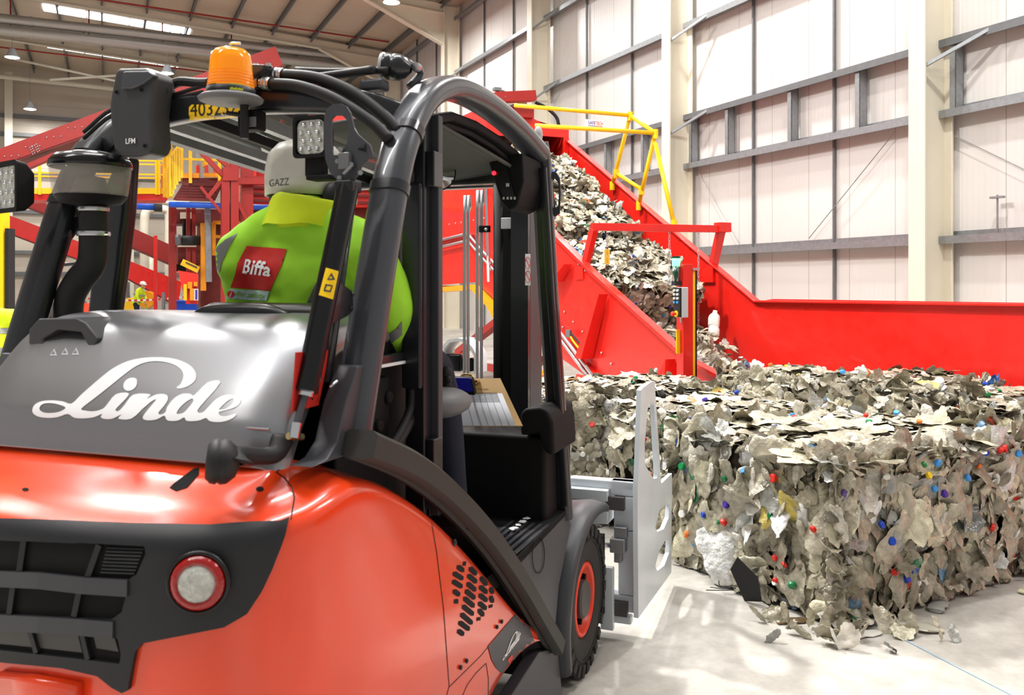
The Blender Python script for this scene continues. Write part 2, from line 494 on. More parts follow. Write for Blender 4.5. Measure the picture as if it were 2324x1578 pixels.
for i, z in enumerate(RAILZ):
    m = MB(); m.box(11.72, 11.98, -3, 52.2, z - .02, z + .0); m.box(11.70, 11.72, -3, 52.2, z - .1, z + .02); m.box(11.95, 11.98, -3, 52.2, z, z + .1)
    put(m, 'wall_rail', 'galv_dark' if i in (2,) else 'galv', frame=BF, label='grey steel sheeting rail on the long white wall, %s from the floor' % ('lowest', 'second', 'third', 'fourth', 'fifth', 'sixth')[i] if i else 'grey steel sheeting rail on the long white wall, lowest one just above the red trough', cat='wall rail', group='sheeting rails on the long wall')
GL = ['right in the picture, its foot behind the flat red trough', 'behind the gantry of the red conveyor', 'behind the yellow barrier rails', 'just above the cab roof bend', 'at the far end beside the bunch of hydraulic hoses', 'deep in the hall, last but one', 'outside the right edge']
ctxt = {9.63: 'cream steel wall column, the broadest one, behind the flat red trough', 16.27: 'cream steel wall column behind the red gantry frame of the conveyor',
        23.18: 'cream steel wall column behind the yellow barrier rails', 30.5: 'cream steel wall column rising just behind the cab roof bend',
        37.8: 'cream steel wall column above the hydraulic hoses of the cab roof', 45.0: 'cream steel wall column deepest in the hall', 2.3: 'cream steel wall column nearest the camera, outside the view'}
for t in COLT[1:]:
    c = thing('steel_column', ctxt[t], 'column', BF, (11.6, t, 0), group='wall columns')
    h = 11.9
    m = MB(); m.box(11.24, 11.27, t - .15, t + .15, 0, h); put(m, 'flange', 'column_paint', c)
    m = MB(); m.box(11.83, 11.86, t - .15, t + .15, 0, h); put(m, 'flange', 'column_paint', c)
    m = MB(); m.box(11.27, 11.83, t - .012, t + .012, 0, h); put(m, 'web', 'column_paint', c)
    m = MB(); m.box(10.95, 11.85, t - .16, t + .16, 0, .04); put(m, 'foot_plate', 'column_paint', c)
    for z in (5.42, 7.47, 9.54):
        put(MB().bar((11.3, t - .1, z - .45), (11.75, t - .9, z - .02), .05, .05), 'brace', 'galv', c)
# slim posts and short studs between the rails
pk = 0
for i in range(1, len(COLT)):
    t0 = COLT[i - 1]; t1 = COLT[i]
    for fct in (.36, .69):
        tt = t0 + (t1 - t0) * fct
        if tt < 6: continue
        m = MB(); m.box(11.93, 11.98, tt - .02, tt + .02, 0, 12)
        put(m, 'wall_post', 'galv_dark', frame=BF, label='slim dark vertical tie post against the white wall between two columns', cat='post', group='slim tie posts on the long wall')
    for fct in (.25, .5, .78, .97):
        tt = t0 + (t1 - t0) * fct
        if tt < 8 or tt > 30: continue
        m = MB(); m.box(11.75, 11.93, tt - .05, tt - .04, 4.33, 5.38); m.box(11.75, 11.77, tt - .05, tt + .05, 4.33, 5.38); m.box(11.91, 11.93, tt - .05, tt + .05, 4.33, 5.38)
        put(m, 'wall_stud', 'galv', frame=BF, label='short galvanised stud between two sheeting rails of the long wall', cat='stud', group='short wall studs')
for a, b in ((((9.9), 4.18), (7.0, 2.5)), ((16.0, 4.18), (14.6, 2.5)), ((10.6, 4.18), (12.6, 2.5))):
    m = MB(); m.cyl((11.88, a[0], a[1]), (11.9, b[0], b[1]), .008, 6)
    put(m, 'tie_rod', 'galv', frame=BF, label='thin diagonal tie rod against the white wall', cat='rod', group='thin tie rods')
put(MB().bar((11.8, 8.7, 2.4), (11.8, 8.7, 2.95), .02, .02).box(11.76, 11.84, 8.6, 8.8, 2.9, 2.93), 'pipe_bracket', 'galv', frame=BF, label='small galvanised bracket standing on the lowest wall rail at right', cat='bracket')
# roof steel
for k, t in enumerate([9.63, 16.27, 23.18, 30.5, 37.8, 45.0]):
    m = MB()
    for w, a, b in ((.26, 0, .03), (.02, .03, .3), (.26, .3, .33)):
        m.prism([(-30, zroof(-30) - .14 - b), (11.3, zroof(11.3) - .14 - b), (11.3, zroof(11.3) - .14 - a), (-30, zroof(-30) - .14 - a)], lambda u, v, d: Vector((u, d, v)), t - w / 2, t + w / 2)
    m.prism([(8.3, zroof(8.3) - .45), (11.3, zroof(11.3) - 1.6), (11.3, zroof(11.3) - .45)], lambda u, v, d: Vector((u, d, v)), t - .01, t + .01)
    m.prism([(8.3, zroof(8.3) - .5), (11.3, zroof(11.3) - 1.63), (11.3, zroof(11.3) - 1.58), (8.3, zroof(8.3) - .45)], lambda u, v, d: Vector((u, d, v)), t - .13, t + .13)
    put(m, 'roof_rafter', 'column_paint', frame=BF, label='deep cream steel rafter spanning the hall roof, carried by a wall column', cat='rafter', group='roof rafters')
for k in range(21):
    n = 11.2 - 1.62 * k; z = zroof(n) - .02
    m = MB(); m.box(n - .035, n + .035, 2, 52.2, z - .23, z - .21); m.box(n - .01, n + .01, 2, 52.2, z - .22, z); m.box(n - .035, n + .035, 2, 52.2, z - .015, z)
    put(m, 'roof_purlin', 'galv_dark', frame=BF, label='long grey purlin running under the hall roof sheets', cat='purlin', group='roof purlins')
SKY = [(40.3, -2.3, 3.3, 'upper roof window strip, left above the silver ducts'), (46.6, -2.5, 3.3, 'lower roof window strip, above the dark camera box'), (34.1, -1.2, 4.0, 'roof window strip cut by the top edge of the view'),
       (13.0, -8, 4.0, 'roof window strip nearest the machine'), (19.8, -6, 4.0, 'roof window strip above the conveyor head'), (6.0, -8, 4.0, 'roof window strip added above the truck for bonnet reflections'), (27, -7, 3.5, 'roof window strip in mid hall'), (1.6, -8, 7, 'roof window strip added over the rear of the truck for bonnet reflections')]  # both strips over the truck are added for bonnet reflections and fill
for (t, a, b, lb) in SKY:
    sk = thing('roof_light', 'bright ' + lb, 'skylight', BF, (a, t, zroof(a) - .02), group='roof window strips')
    n = a
    while n < b - .2:
        e = min(n + 1.56, b)
        put(MB().prism([(n, zroof(n) - .035), (e, zroof(e) - .035), (e, zroof(e) - .02), (n, zroof(n) - .02)], lambda u, v, d: Vector((u, d, v)), t - .45, t + .45), 'pane', 'sky_light', sk)
        n += 1.62
# ducts and pipes across the far hall
for dz, lb in ((0, 'upper'), (-.42, 'lower')):
    m = MB(); m.cyl((-9, 38.6, 11.75 + dz), (11, 38.6, 11.75 + dz), .2, 16)
    for k in range(11):
        m.lathe([(.2, -.03), (.225, -.03), (.225, .03), (.2, .03)], (-8 + k * 1.8, 38.6, 11.75 + dz), (1, 0, 0), 16)
    d = thing('air_duct', lb + ' of the two silver round ducts crossing under the roof', 'duct', BF, (0, 38.6, 11.3 + dz), group='silver ducts')
    put(m, 'duct_pipe', 'duct_steel', d, auto=40)
    if dz == 0:
        for k in range(7):
            put(MB().cyl((-6 + k * 2.7, 38.6, 11.3), (-6 + k * 2.7, 38.6, 12.6), .03, 6), 'hanger', 'red_girder', d)
for t, z in ((43, 11.3), (36.4, 12.0)):
    put(MB().cyl((-12, t, z + .6), (11, t, z), .035, 6), 'sprinkler_pipe', 'red_girder', frame=BF, label='thin red sprinkler pipe hung below the roof', cat='pipe', group='sprinkler pipes')
put(MB().cyl((11.4, 40.5, 0), (11.4, 40.5, 11.5), .06, 8), 'sprinkler_riser', 'red_girder', frame=BF, label='thin red vertical pipe by the far wall column', cat='pipe')
# far gable steel
for z in (10.35, 9.4, 7.4, 5.4, 3.3, 2.2):
    put(MB().box(-30, 11.9, 52.05, 52.25, z - .09, z + .09), 'gable_rail', 'galv_dark', frame=BF, label='grey horizontal rail across the far gable wall', cat='wall rail', group='gable wall rails')
for n in (-10, -4.5, 1.2, 6.5):
    m = MB(); m.box(n - .18, n + .18, 51.6, 51.63, 0, zroof(n) - .5); m.box(n - .01, n + .01, 51.63, 52, 0, zroof(n) - .5)
    put(m, 'gable_column', 'column_paint', frame=BF, label='cream column against the far gable wall', cat='column', group='gable columns')
put(MB().cyl((-8, 50.5, 12.1), (9, 50.5, 11.6), .12, 8), 'tie_tube', 'column_paint', frame=BF, label='cream round tie tube along the top of the far gable', cat='beam')
for a, b in (((-4.0, 12.5), (1.4, 11.8)), ((1.4, 12.3), (-2.5, 11.7)), ((3, 12.3), (8, 10.2)), ((7.5, 12.0), (3.5, 10.6))):
    put(MB().cyl((a[0], 48.6, a[1]), (b[0], 48.9, b[1]), .06, 8), 'roof_brace', 'column_paint', frame=BF, label='slim cream brace in the far roof bay', cat='brace', group='far roof braces')
# lamps
for i, (x, y, z) in enumerate(LAMPS):
    if (x, y) in ((1.0, 3.4), (-6.5, 2.5), (9.2, -1.5)):  # unseen lamps, added to stretch the highlights on the bonnet
        l = thing('added_linear_lamp', 'long linear lamp added under the hall roof to streak the bonnet with reflections', 'lamp', BF, (x, y, z), group='added linear lamps')
        put(MB().box(x - 2.4, x + 2.4, y - .11, y + .11, z, z + .08), 'housing', 'grey_box', l)
        put(MB().box(x - 2.38, x + 2.38, y - .1, y + .1, z - .02, z), 'diffuser', 'lamp_white', l)
        for q_ in (-2, 2): put(MB().cyl((x + q_, y, z + .06), (x + q_, y, zroof(x + q_)), .01, 5), 'cord', 'galv', l)
        continue
    l = thing('high_bay_lamp', 'round high bay lamp glowing under the hall roof', 'lamp', BF, (x, y, z), group='high bay lamps')
    put(MB().lathe([(.02, .35), (.12, .34), (.2, .1), (.3, .02), (.3, 0), (.27, -.01)], (x, y, z), n=20), 'housing', 'grey_box', l, smooth=True)
    put(MB().lathe([(.27, -.01), (.2, -.03), (.001, -.035)], (x, y, z), n=20), 'diffuser', 'lamp_white', l)
    put(MB().cyl((x, y, z + .3), (x, y, zroof(x)), .01, 5), 'cord', 'galv', l)

# ------------------------------------------------------------------ bales of crushed bottles
PAL = [((163, 156, 135), 22), ((181, 174, 154), 22), ((143, 135, 116), 16), ((213, 207, 180), 14), ((121, 114, 96), 9), ((171, 171, 165), 8), ((224, 219, 207), 7),
       ((106, 108, 104), 3), ((240, 240, 237), 3), ((196, 74, 48), .6), ((48, 86, 150), .6), ((60, 130, 90), .5), ((204, 128, 66), .6), ((110, 146, 176), .8), ((210, 190, 96), .4), ((104, 80, 140), .25), ((65, 59, 51), 2.2)]
PC = np.array([lin(c) for c, _ in PAL]); PW = np.array([w for _, w in PAL], float); PW /= PW.sum()
R0 = np.random.default_rng(7)
def flake(kind, rng):
    """one crushed piece, about 1 long: 0 a squashed bottle, 1 a creased sheet, 2 a curled shell"""
    if kind == 0:
        nu, nv = 12, 13; vv = np.linspace(-.5, .5, nv)
        w = np.where(vv < .24, .17, np.maximum(.045, .17 - (vv - .24) * .75)); w = w * (1 + .1 * rng.standard_normal(nv) * (vv < .3)); w[0] = .03; w[1] = .14
        A = np.linspace(0, 2 * PI, nu, endpoint=False); fl = rng.uniform(.25, .55)
        X = np.cos(A)[:, None] * w[None] * 1.25; Z = np.sin(A)[:, None] * w[None] * fl; Y = np.repeat(vv[None], nu, 0); wrap = True
    else:
        nu, nv = 12, 13; U, V = np.meshgrid(np.linspace(-1, 1, nu), np.linspace(-1, 1, nv), indexing='ij'); wrap = False
        asp = rng.uniform(.28, .46); ph = rng.uniform(0, 6, 4)
        er = 1 + .10 * np.sin(3 * np.arctan2(V, U) + ph[0]) + .06 * np.sin(7 * np.arctan2(V, U) + ph[1]) + .05 * rng.standard_normal(U.shape) * (np.maximum(np.abs(U), np.abs(V)) > .95)
        X = U * np.sqrt(1 - V ** 2 * .4) * asp * er; Y = V * np.sqrt(1 - U ** 2 * .4) * .5 * er
        Z = np.zeros_like(X) if kind == 1 else np.cos(U * 1.5) * .16
        Z = Z + .05 * np.sin(X * 9 + ph[2]) * np.cos(Y * 8 + ph[3])
    D0 = np.zeros_like(X)
    for _ in range(6 if kind == 0 else 10):
        a = rng.uniform(0, 2 * PI); c = rng.uniform(-.3, .3); sg = rng.uniform(.1, .34) * rng.choice([-1, 1]); R = rng.uniform(.05, .16)
        d = X * math.cos(a) + Y * math.sin(a) - c
        D0 = D0 + sg * np.minimum(np.abs(d), R)
    Z = Z + D0 * (1 if kind else .8); Z = Z - Z.mean()
    P = np.stack([X, Y, Z], -1).reshape(-1, 3); n = X.shape[1]; F = []
    for i in range(X.shape[0] - (0 if wrap else 1)):
        i2 = (i + 1) % X.shape[0]
        for j in range(n - 1): F.append((i * n + j, i2 * n + j, i2 * n + j + 1, i * n + j + 1))
    return P, np.array(F)
FL = [flake(k, R0) for k in [0] * 9 + [1] * 8 + [2] * 5]
NB = 9
def scatter(P, Nn, S, rng, tilt, flat, name, palette=None):
    """creased pieces at points P, facing about Nn, sizes S -> one mesh"""
    VV = []; FF = []; CC = []; base = 0
    for i in range(len(P)):
        top = Nn[i][2] > .9 and name == 'crushed_bottles'
        kind = rng.integers(NB, len(FL)) if (top and rng.random() < .7) else rng.integers(len(FL)); v, f = FL[kind]
        z = Nn[i] + tilt[i] * rng.standard_normal(3); z /= np.linalg.norm(z)
        rv = rng.standard_normal(3)
        if abs(z[2]) < .6 and rng.random() < .6: rv = np.array((0, 0, 1.)) + .45 * rng.standard_normal(3)
        x = np.cross(z, rv); x /= np.linalg.norm(x); y = np.cross(z, x)
        M = np.stack([x, y, z]) * S[i]
        q = v.copy(); q[:, 2] *= flat[i]; q[:, 0] *= rng.uniform(.6, 1.2)
        VV.append(q @ M + P[i]); FF.append(f + base); base += len(v)
        c = PC[rng.choice(len(PW), p=PW)].copy(); c[:3] *= rng.uniform(.8, 1.15)
        if S[i] > .2 and c[0] < .3: c = PC[1]
        CC.append(np.repeat(c[None], len(v), 0))
    VV = np.concatenate(VV); FF = np.concatenate(FF); CC = np.clip(np.concatenate(CC), 0, 1)
    me = bpy.data.meshes.new(name); me.from_pydata(VV.tolist(), [], FF.tolist())
    at = me.attributes.new('tint', 'FLOAT_COLOR', 'POINT'); at.data.foreach_set('color', CC.astype(np.float32).ravel())
    me.materials.append(MATS['crushed_plastic']); me.update(); me.polygons.foreach_set('use_smooth', [True] * len(me.polygons)); return me
CAPM = {}
def cap_mesh(c):
    if c not in CAPM:
        CAPM[c] = MB().lathe([(.0001, 0), (.015, 0), (.0165, .004), (.0165, .014), (.0145, .017), (.0001, .017)], n=14).mesh('bottle_cap', smooth=False)
        CAPM[c].materials.append(MATS[c])
    return CAPM[c]
CAPC = ['caps_red'] * 5 + ['caps_blue'] * 3 + ['caps_green'] * 2 + ['caps_white'] * 5 + ['caps_yellow', 'caps_purple', 'caps_cyan', 'caps_cyan', 'caps_orange']
def bale(label, frame, base, dims, seed, rot=0.0, pitch=0.0, dens=1.0, caps=20, group='bales of crushed bottles', faces='xXyYZ', smax=.21):
    lx, ly, h = dims; rng = np.random.default_rng(seed)
    root = bpy.data.objects.new('bottle_bale', None); COL.objects.link(root); root.empty_display_size = .1
    root.location = frame.w(*base); root.rotation_euler = (pitch, 0, frame.ang + rot); BASE[root] = (WF, Vector((0, 0, 0)))
    tag(root, label, 'bale', group)
    m = MB(); n = 9
    b = bmesh.new(); bmesh.ops.create_cube(b, size=1); bmesh.ops.subdivide_edges(b, edges=b.edges[:], cuts=7, use_grid_fill=True)
    for v in b.verts:
        p = v.co; q = Vector((p.x * (lx - .06), p.y * (ly - .06), p.z * (h - .06)))
        nn = noise.noise_vector(q * 6 + Vector((seed, 0, 0))) * .05; v.co = q + Vector((lx / 2, ly / 2, h / 2)) + nn
        v.co.z = max(v.co.z, .004)
    me = bpy.data.meshes.new('packed_core'); b.to_mesh(me); b.free(); me.materials.append(MATS['bale_core'])
    o = bpy.data.objects.new('packed_core', me); COL.objects.link(o); o.parent = root
    P = []; Nn = []; S = []; T = []; Fl = []; capsP = []
    fdef = {'x': ((-1, 0, 0), ly, h), 'X': ((1, 0, 0), ly, h), 'y': ((0, -1, 0), lx, h), 'Y': ((0, 1, 0), lx, h), 'Z': ((0, 0, 1), lx, ly)}
    for k in faces:
        nv, a, bb = fdef[k]; nv = np.array(nv, float); cnt = int(a * bb * (330 if k != 'Z' else 230) * dens)
        for i in range(cnt):
            u, w = rng.random(2)
            bul = .035 * math.sin(PI * u) * math.sin(PI * w) + .03 * noise.noise(Vector((u * 4, w * 4, seed)))
            dpt = rng.uniform(-.05, .012) + bul
            if k == 'x': p = (-dpt, u * ly, w * h)
            elif k == 'X': p = (lx + dpt, u * ly, w * h)
            elif k == 'y': p = (u * lx, -dpt, w * h)
            elif k == 'Y': p = (u * lx, ly + dpt, w * h)
            else: p = (u * lx, w * ly, h + dpt * .7 - .01)
            s = rng.uniform(.07, smax) * (1.4 if rng.random() < .14 else 1)
            if p[2] < .06 : s = min(s, .1)
            P.append(p); Nn.append(nv); S.append(s); T.append((.42 if pitch else .16) if k == 'Z' else .28); Fl.append((.95 if pitch else .45) if k == 'Z' else .85)
    for i in range(int((lx + ly) * 26 * dens)):       # ragged edges
        e = rng.integers(4); u = rng.random(); q = [(u * lx, 0), (u * lx, ly), (0, u * ly), (lx, u * ly)][e]
        P.append((q[0], q[1], h - rng.uniform(0, .05))); Nn.append(np.array(((q[0] / lx - .5) * 1.2, (q[1] / ly - .5) * 1.2, .8))); S.append(rng.uniform(.08, .17)); T.append(.5); Fl.append(.8)
    for q in ((0, 0), (lx, 0), (0, ly), (lx, ly)):
        for i in range(int(26 * dens)):
            P.append((q[0], q[1], rng.uniform(.06, h))); Nn.append(np.array((q[0] / lx - .5, q[1] / ly - .5, .1))); S.append(rng.uniform(.08, .18)); T.append(.6); Fl.append(1)
    P = np.array(P); S = np.array(S)
    me = scatter(P, Nn, S, rng, T, Fl, 'crushed_bottles'); co = np.empty(len(me.vertices) * 3, np.float32); me.vertices.foreach_get('co', co); co = co.reshape(-1, 3)
    if pitch == 0: co[:, 2] = np.maximum(co[:, 2], .004 + .01 * rng.random(len(co)))
    me.vertices.foreach_set('co', co.ravel()); me.update()
    o = bpy.data.objects.new('crushed_bottles', me); COL.objects.link(o); o.parent = root; o['kind'] = 'stuff'
    for i in range(caps):
        k = ['x', 'y', 'Z'][rng.integers(3)] if caps < 30 else ['x', 'y', 'y', 'x', 'Z'][rng.integers(5)]
        u, w = rng.uniform(.04, .96, 2)
        p = {'x': (-.035, u * ly, w * h), 'y': (u * lx, -.035, w * h), 'Z': (u * lx, w * ly, h + .02)}[k]
        nv = Vector(fdef[k][0]) + Vector(rng.uniform(-.7, .7, 3)); c = bpy.data.objects.new('bottle_cap', cap_mesh(CAPC[rng.integers(len(CAPC))]))
        COL.objects.link(c); c.parent = root; c.location = p; c.rotation_euler = nv.to_track_quat('Z', 'Y').to_euler(); s = rng.uniform(.9, 1.35); c.scale = (s, s, s)
    return root
def RB(deg): return math.radians(deg)
bale('big bale of crushed clear bottles standing nearest the camera on the concrete', WF, (1.551, 4.20, 0), (1.62, 1.2, .8), 11, rot=RB(29.5), dens=1.15, caps=60, smax=.26)
bale('bale of crushed bottles tight behind the nearest bale', WF, (.96, 5.34, 0), (1.42, 1.08, .81), 12, rot=RB(25.5), caps=30, faces='xyXZ')
bale('bale of crushed bottles seen past the cab post and through the clamp plate', WF, (-.77, 5.38, 0), (1.5, 1.2, .84), 13, rot=RB(24), caps=34, faces='xyZ', dens=1.1, smax=.24)
bale('bale of crushed bottles in the row nearest the foot of the conveyor', WF, (.42, 6.52, 0), (1.5, 1.1, .83), 14, rot=RB(25), caps=14, faces='xyZ', dens=.9)
bale('tallest bale of crushed bottles, square block against the flat red trough', WF, (2.14, 6.52, 0), (.85, 1.0, .93), 15, rot=RB(25), caps=14, faces='xyZ', dens=.95)
bale('rear bale of crushed bottles along the flat red trough', WF, (3.0, 6.93, 0), (1.25, 1.1, .84), 16, rot=RB(25), caps=10, faces='xyZ', dens=.9)
bale('bale of crushed bottles cut by the right edge behind the nearest bale', WF, (3.2, 5.62, 0), (1.3, 1.1, .84), 17, rot=RB(25), caps=20, faces='xyZ', dens=1)
# loose plastic between the bales
def heap(name, label, frame, centre, ext, n, seed, size=(.08, .2), up=(0, 0, 1)):
    rng = np.random.default_rng(seed); P = []; S = []
    for i in range(n):
        a, b = np.clip(rng.standard_normal(2) * .42, -1, 1); z = ext[2] * (1 - (a * a + b * b) / 2) * rng.random()
        s = rng.uniform(*size); S.append(s); P.append((a * ext[0], b * ext[1], z + s * .25))
    me = scatter(np.array(P), [np.array(up, float)] * n, np.array(S), rng, [.9] * n, [1] * n, name)
    o = bpy.data.objects.new(name, me); COL.objects.link(o); o.location = frame.w(*centre); o.rotation_euler = (0, 0, frame.ang)
    return tag(o, label, 'loose plastic', kind='stuff')
heap('loose_plastic', 'loose crushed bottles heaped on top of the bales at the right edge', WF, (2.75, 6.05, .72), (.65, .4, .22), 170, 21)
heap('loose_plastic', 'loose crushed bottles spilled round the foot of the nearest bale', WF, (1.62, 4.22, 0), (.42, .3, .05), 60, 23, (.05, .15))
# single bottles lying on the floor
def bottle(label, p, rz, s=1.0, tint=(190, 186, 170), cap=None, flat=.35, zrot=0):
    nm = 'tint_%d_%d_%d' % tint
    if nm not in MATS: mat(nm, tint, .22, spec=.7, alpha=.9)
    root = bpy.data.objects.new('crushed_bottle', None); COL.objects.link(root); root.location = p; root.rotation_euler = (0, zrot, rz)
    root.scale = (s, s, s); BASE[root] = (WF, Vector((0, 0, 0))); tag(root, label, 'bottle', 'loose bottles around the bales')
    m = MB(); prof = [(.001, 0), (.03, .002), (.036, .01), (.035, .06), (.032, .075), (.036, .09), (.035, .14), (.03, .165), (.014, .19), (.012, .205)]
    m.lathe(prof, n=14)
    for v in m.v:
        x, y, z = v; w = noise.noise_vector(Vector((x, y, z)) * 25 + Vector((rz, s, 0))) * .014
        v.x, v.y, v.z = z + w.x, x * 1.25 + w.y, max(.002, (y + .036) * flat + w.z * .6)
    put(m, 'bottle_body', nm, root, auto=30)
    if cap: put(MB().lathe([(.0001, .2), (.0145, .2), (.0145, .218), (.0001, .218)], (0, 0, 0), n=12).xf(0, Matrix(((0, 0, 1, 0), (1, 0, 0, 0), (0, 1, 0, .012), (0, 0, 0, 1)))), 'bottle_cap', cap, root)
    return root
bottle('clear flattened bottle lying on the concrete in front of the nearest bale', (1.83, 4.26, 0), -.45, 1.15)
bottle('greenish clear bottle lying apart on the concrete right of the nearest bale', (2.72, 4.72, 0), -.9, 1.0, (205, 205, 170), 'caps_white')
bottle('brown flattened bottle lying left of the nearest bale corner', (1.28, 4.3, 0), .1, .9, (104, 82, 56), None, .2)
bottle('dark flattened bottle scrap lying on the floor right of the nearest bale', (2.45, 4.82, 0), .3, .9, (70, 64, 54), None, .2)
bottle('small greyish bottle leaning at the foot of the nearest bale', (2.12, 4.42, 0), .9, .95, (176, 178, 172), None, .4)
bottle('white carton shaped scrap by the foot of the nearest bale', (1.60, 4.12, 0), .3, .8, (226, 222, 212), None, .3)
put(MB().prism([(0, 0), (.16, .02), (.2, .15), (.08, .24), (-.03, .16)], lambda u, v, d: WF.px(1690, 1365, z=.0) + Vector((u * .5 - v * .35, u * -.4 + d, v + .0)), 0, .006), 'black_sheet', 'black_rubber', frame=WF, label='black plastic sheet leaning on the left side of the nearest bale', cat='sheet', auto=30)
m = MB()
for k in range(4): m.tube([(1.04 + .02 * k, 4.72 - .01 * k, .01 + .02 * k), (1.12, 4.66 + .02 * k, .03), (1.2, 4.72 - .02 * k, .012 + .015 * k)], .0025, 5, 4)
put(m, 'wire_scrap', 'black_rubber', frame=WF, label='tangle of thin dark wire on the floor beside the black sheet', cat='wire')
mat('faded_blue', (150, 178, 200), .6)
a = WF.px(1960, 1405, z=0); b = WF.px(2260, 1560, z=0); d = (b - a).normalized(); pr = Vector((-d.y, d.x, 0)) * .005
struct(MB().add([a - pr, b + d * .6 - pr, b + d * .6 + pr, a + pr], [(0, 1, 2, 3)]).xf(0, Matrix.Translation((0, 0, .002))), 'trim_1', 'faded_blue', WF)

# ------------------------------------------------------------------ the red conveyor
NN, NF = 5.21, 7.10
def ztop(t): return 1.439 + .55 * (t - 8.36)
def zbelt(t): return ztop(t) - 1.03
cv = thing('inclined_conveyor', 'big red steel conveyor rising to the left with bales on its belt', 'conveyor', BF, (6.2, 9, 0))
far = [(-2.5, 0), (7.3, 0), (10.6, .9), (13, 2.2), (16.8, 2.6), (16.8, 4.35), (14.6, 4.35), (13.35, 4.35), (13.12, 4.07), (8.36, 1.44), (8.1, 1.475), (-2.5, 1.53)]
put(MB().plate(far, [], lambda t, z, d: Vector((d, t, z)), NF, NF + .03), 'far_side_plate', 'red_machine', cv)
# flange of the far plate
m = MB(); m.sweep([(NF - .02, 13.1, 4.07), (NF - .02, 8.36, 1.445), (NF - .02, -2.5, 1.535)], [(.05, .012), (-.05, .012), (-.05, -.012), (.05, -.012)])
m.bar((NF - .01, 6.75, .76), (NF - .01, -2.5, .76), .012, .02)
put(m, 'edge_flange', 'red_machine', cv, bevel=.004)
put(MB().plate([(8.36, 1.40), (6.72, .755), (6.9, .35), (7.6, .1), (8.6, .6), (13, 3.0), (13, 3.9)], [], lambda t, z, d: Vector((d, t, z)), NF - .012, NF - .002), 'lining_plate', 'red_machine', cv)
P5 = lambda a, b: (lambda q: (q.y, q.z))(BF.px(a, b, x=NN))
near = [P5(1703, 893), P5(1570, 822), P5(1346, 620), P5(1249, 523), P5(1130, 408), P5(1010, 352), P5(940, 348), P5(940, 652), P5(1085, 640), P5(1100, 655), P5(1225, 775), P5(1372, 880), P5(1420, 930)]
put(MB().plate(near, [], lambda t, z, d: Vector((d, t, z)), NN - .03, NN), 'near_side_plate', 'red_machine', cv)
def P3(a, b, n=NN - .04): return BF.px(a, b, x=n)
m = MB(); m.sweep([P3(1700, 888), P3(1570, 820), P3(1346, 618), P3(1245, 518), P3(1130, 404), P3(1010, 352)], [(.05, .02), (-.05, .02), (-.05, -.02), (.05, -.02)])
m.sweep([P3(1410, 900), P3(1225, 735), P3(1150, 640), P3(1082, 530), P3(940, 552)], [(.045, .02), (-.045, .02), (-.045, -.02), (.045, -.02)])
put(m, 'top_flange', 'red_machine', cv, bevel=.004)
# stiffeners on the outer face
for tp, bt in (((1380, 668), (1330, 812)), ((1300, 600), (1262, 640)), ((1533, 815), (1516, 865))):
    a, b = P3(*tp), P3(*bt); q = b + Vector((0, -.16, 0))
    put(MB().add([a, b, q, a - Vector((.12, 0, .0)), b - Vector((.16, 0, 0)), q - Vector((.16, 0, 0))], [(0, 1, 4, 3), (1, 2, 5, 4), (0, 3, 5, 2), (3, 4, 5), (0, 2, 1)]), 'stiffener', 'red_machine', cv)
# lower sill plate and bolts
m = MB()
for L in ([(1281, 708), (1301, 731), (1322, 753), (1365, 801), (1387, 826), (1411, 852), (1277, 743), (1313, 600), (1328, 614), (1250, 540)], [(1106, 450), (1099, 495), (1075, 500), (1060, 502), (1047, 505), (1034, 507), (1020, 509), (1056, 556), (1056, 579), (1056, 602)]):
    for a, b in L: m.ball(P3(a, b, NN - .045), .014, 8, 5)
put(m, 'bolt_heads', 'zinc', cv, kind='stuff')
for dy in (0, 16):
    path = [P3(940, 560 + dy, NN - .1), P3(1062, 530 + dy, NN - .1), P3(1095, 570 + dy, NN - .1), P3(1270, 752 + dy, NN - .1), P3(1352, 862 + dy, NN - .1)]
    put(MB().tube(path, .022, 10), 'conduit_pipe', 'zinc', cv, smooth=True)
# belt and cross slats, head drum, underside
m = MB(); m.add([(NN, 7.55, .01), (NF, 7.55, .01), (NF, 16.5, zbelt(16.5)), (NN, 16.5, zbelt(16.5))], [(0, 1, 2, 3)])
put(m, 'belt', 'belt_grey', cv, solid=.03)
m = MB(); t = 7.8
while t < 9.9:
    m.bar((NN + .03, t, zbelt(t) + .02), (NF - .03, t, zbelt(t) + .02), .05, .03); t += .28
put(m, 'belt_slats', 'belt_grey', cv)
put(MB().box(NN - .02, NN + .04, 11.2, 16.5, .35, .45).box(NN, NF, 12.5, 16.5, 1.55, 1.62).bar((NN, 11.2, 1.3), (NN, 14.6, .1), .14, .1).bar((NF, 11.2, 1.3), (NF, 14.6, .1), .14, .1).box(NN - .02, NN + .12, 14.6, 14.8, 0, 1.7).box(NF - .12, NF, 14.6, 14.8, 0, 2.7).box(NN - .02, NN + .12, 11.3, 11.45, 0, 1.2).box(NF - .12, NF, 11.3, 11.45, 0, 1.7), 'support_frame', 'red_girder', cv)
# orange chain guard below the near plate
m = MB(); m.sweep([P3(940, 662, NN - .02), P3(1084, 652, NN - .02), P3(1120, 690, NN - .02), P3(1232, 880, NN - .02)], [(.11, .04), (-.11, .04), (-.11, -.04), (.11, -.04)])
put(m, 'chain_guard', 'orange_guard', cv)
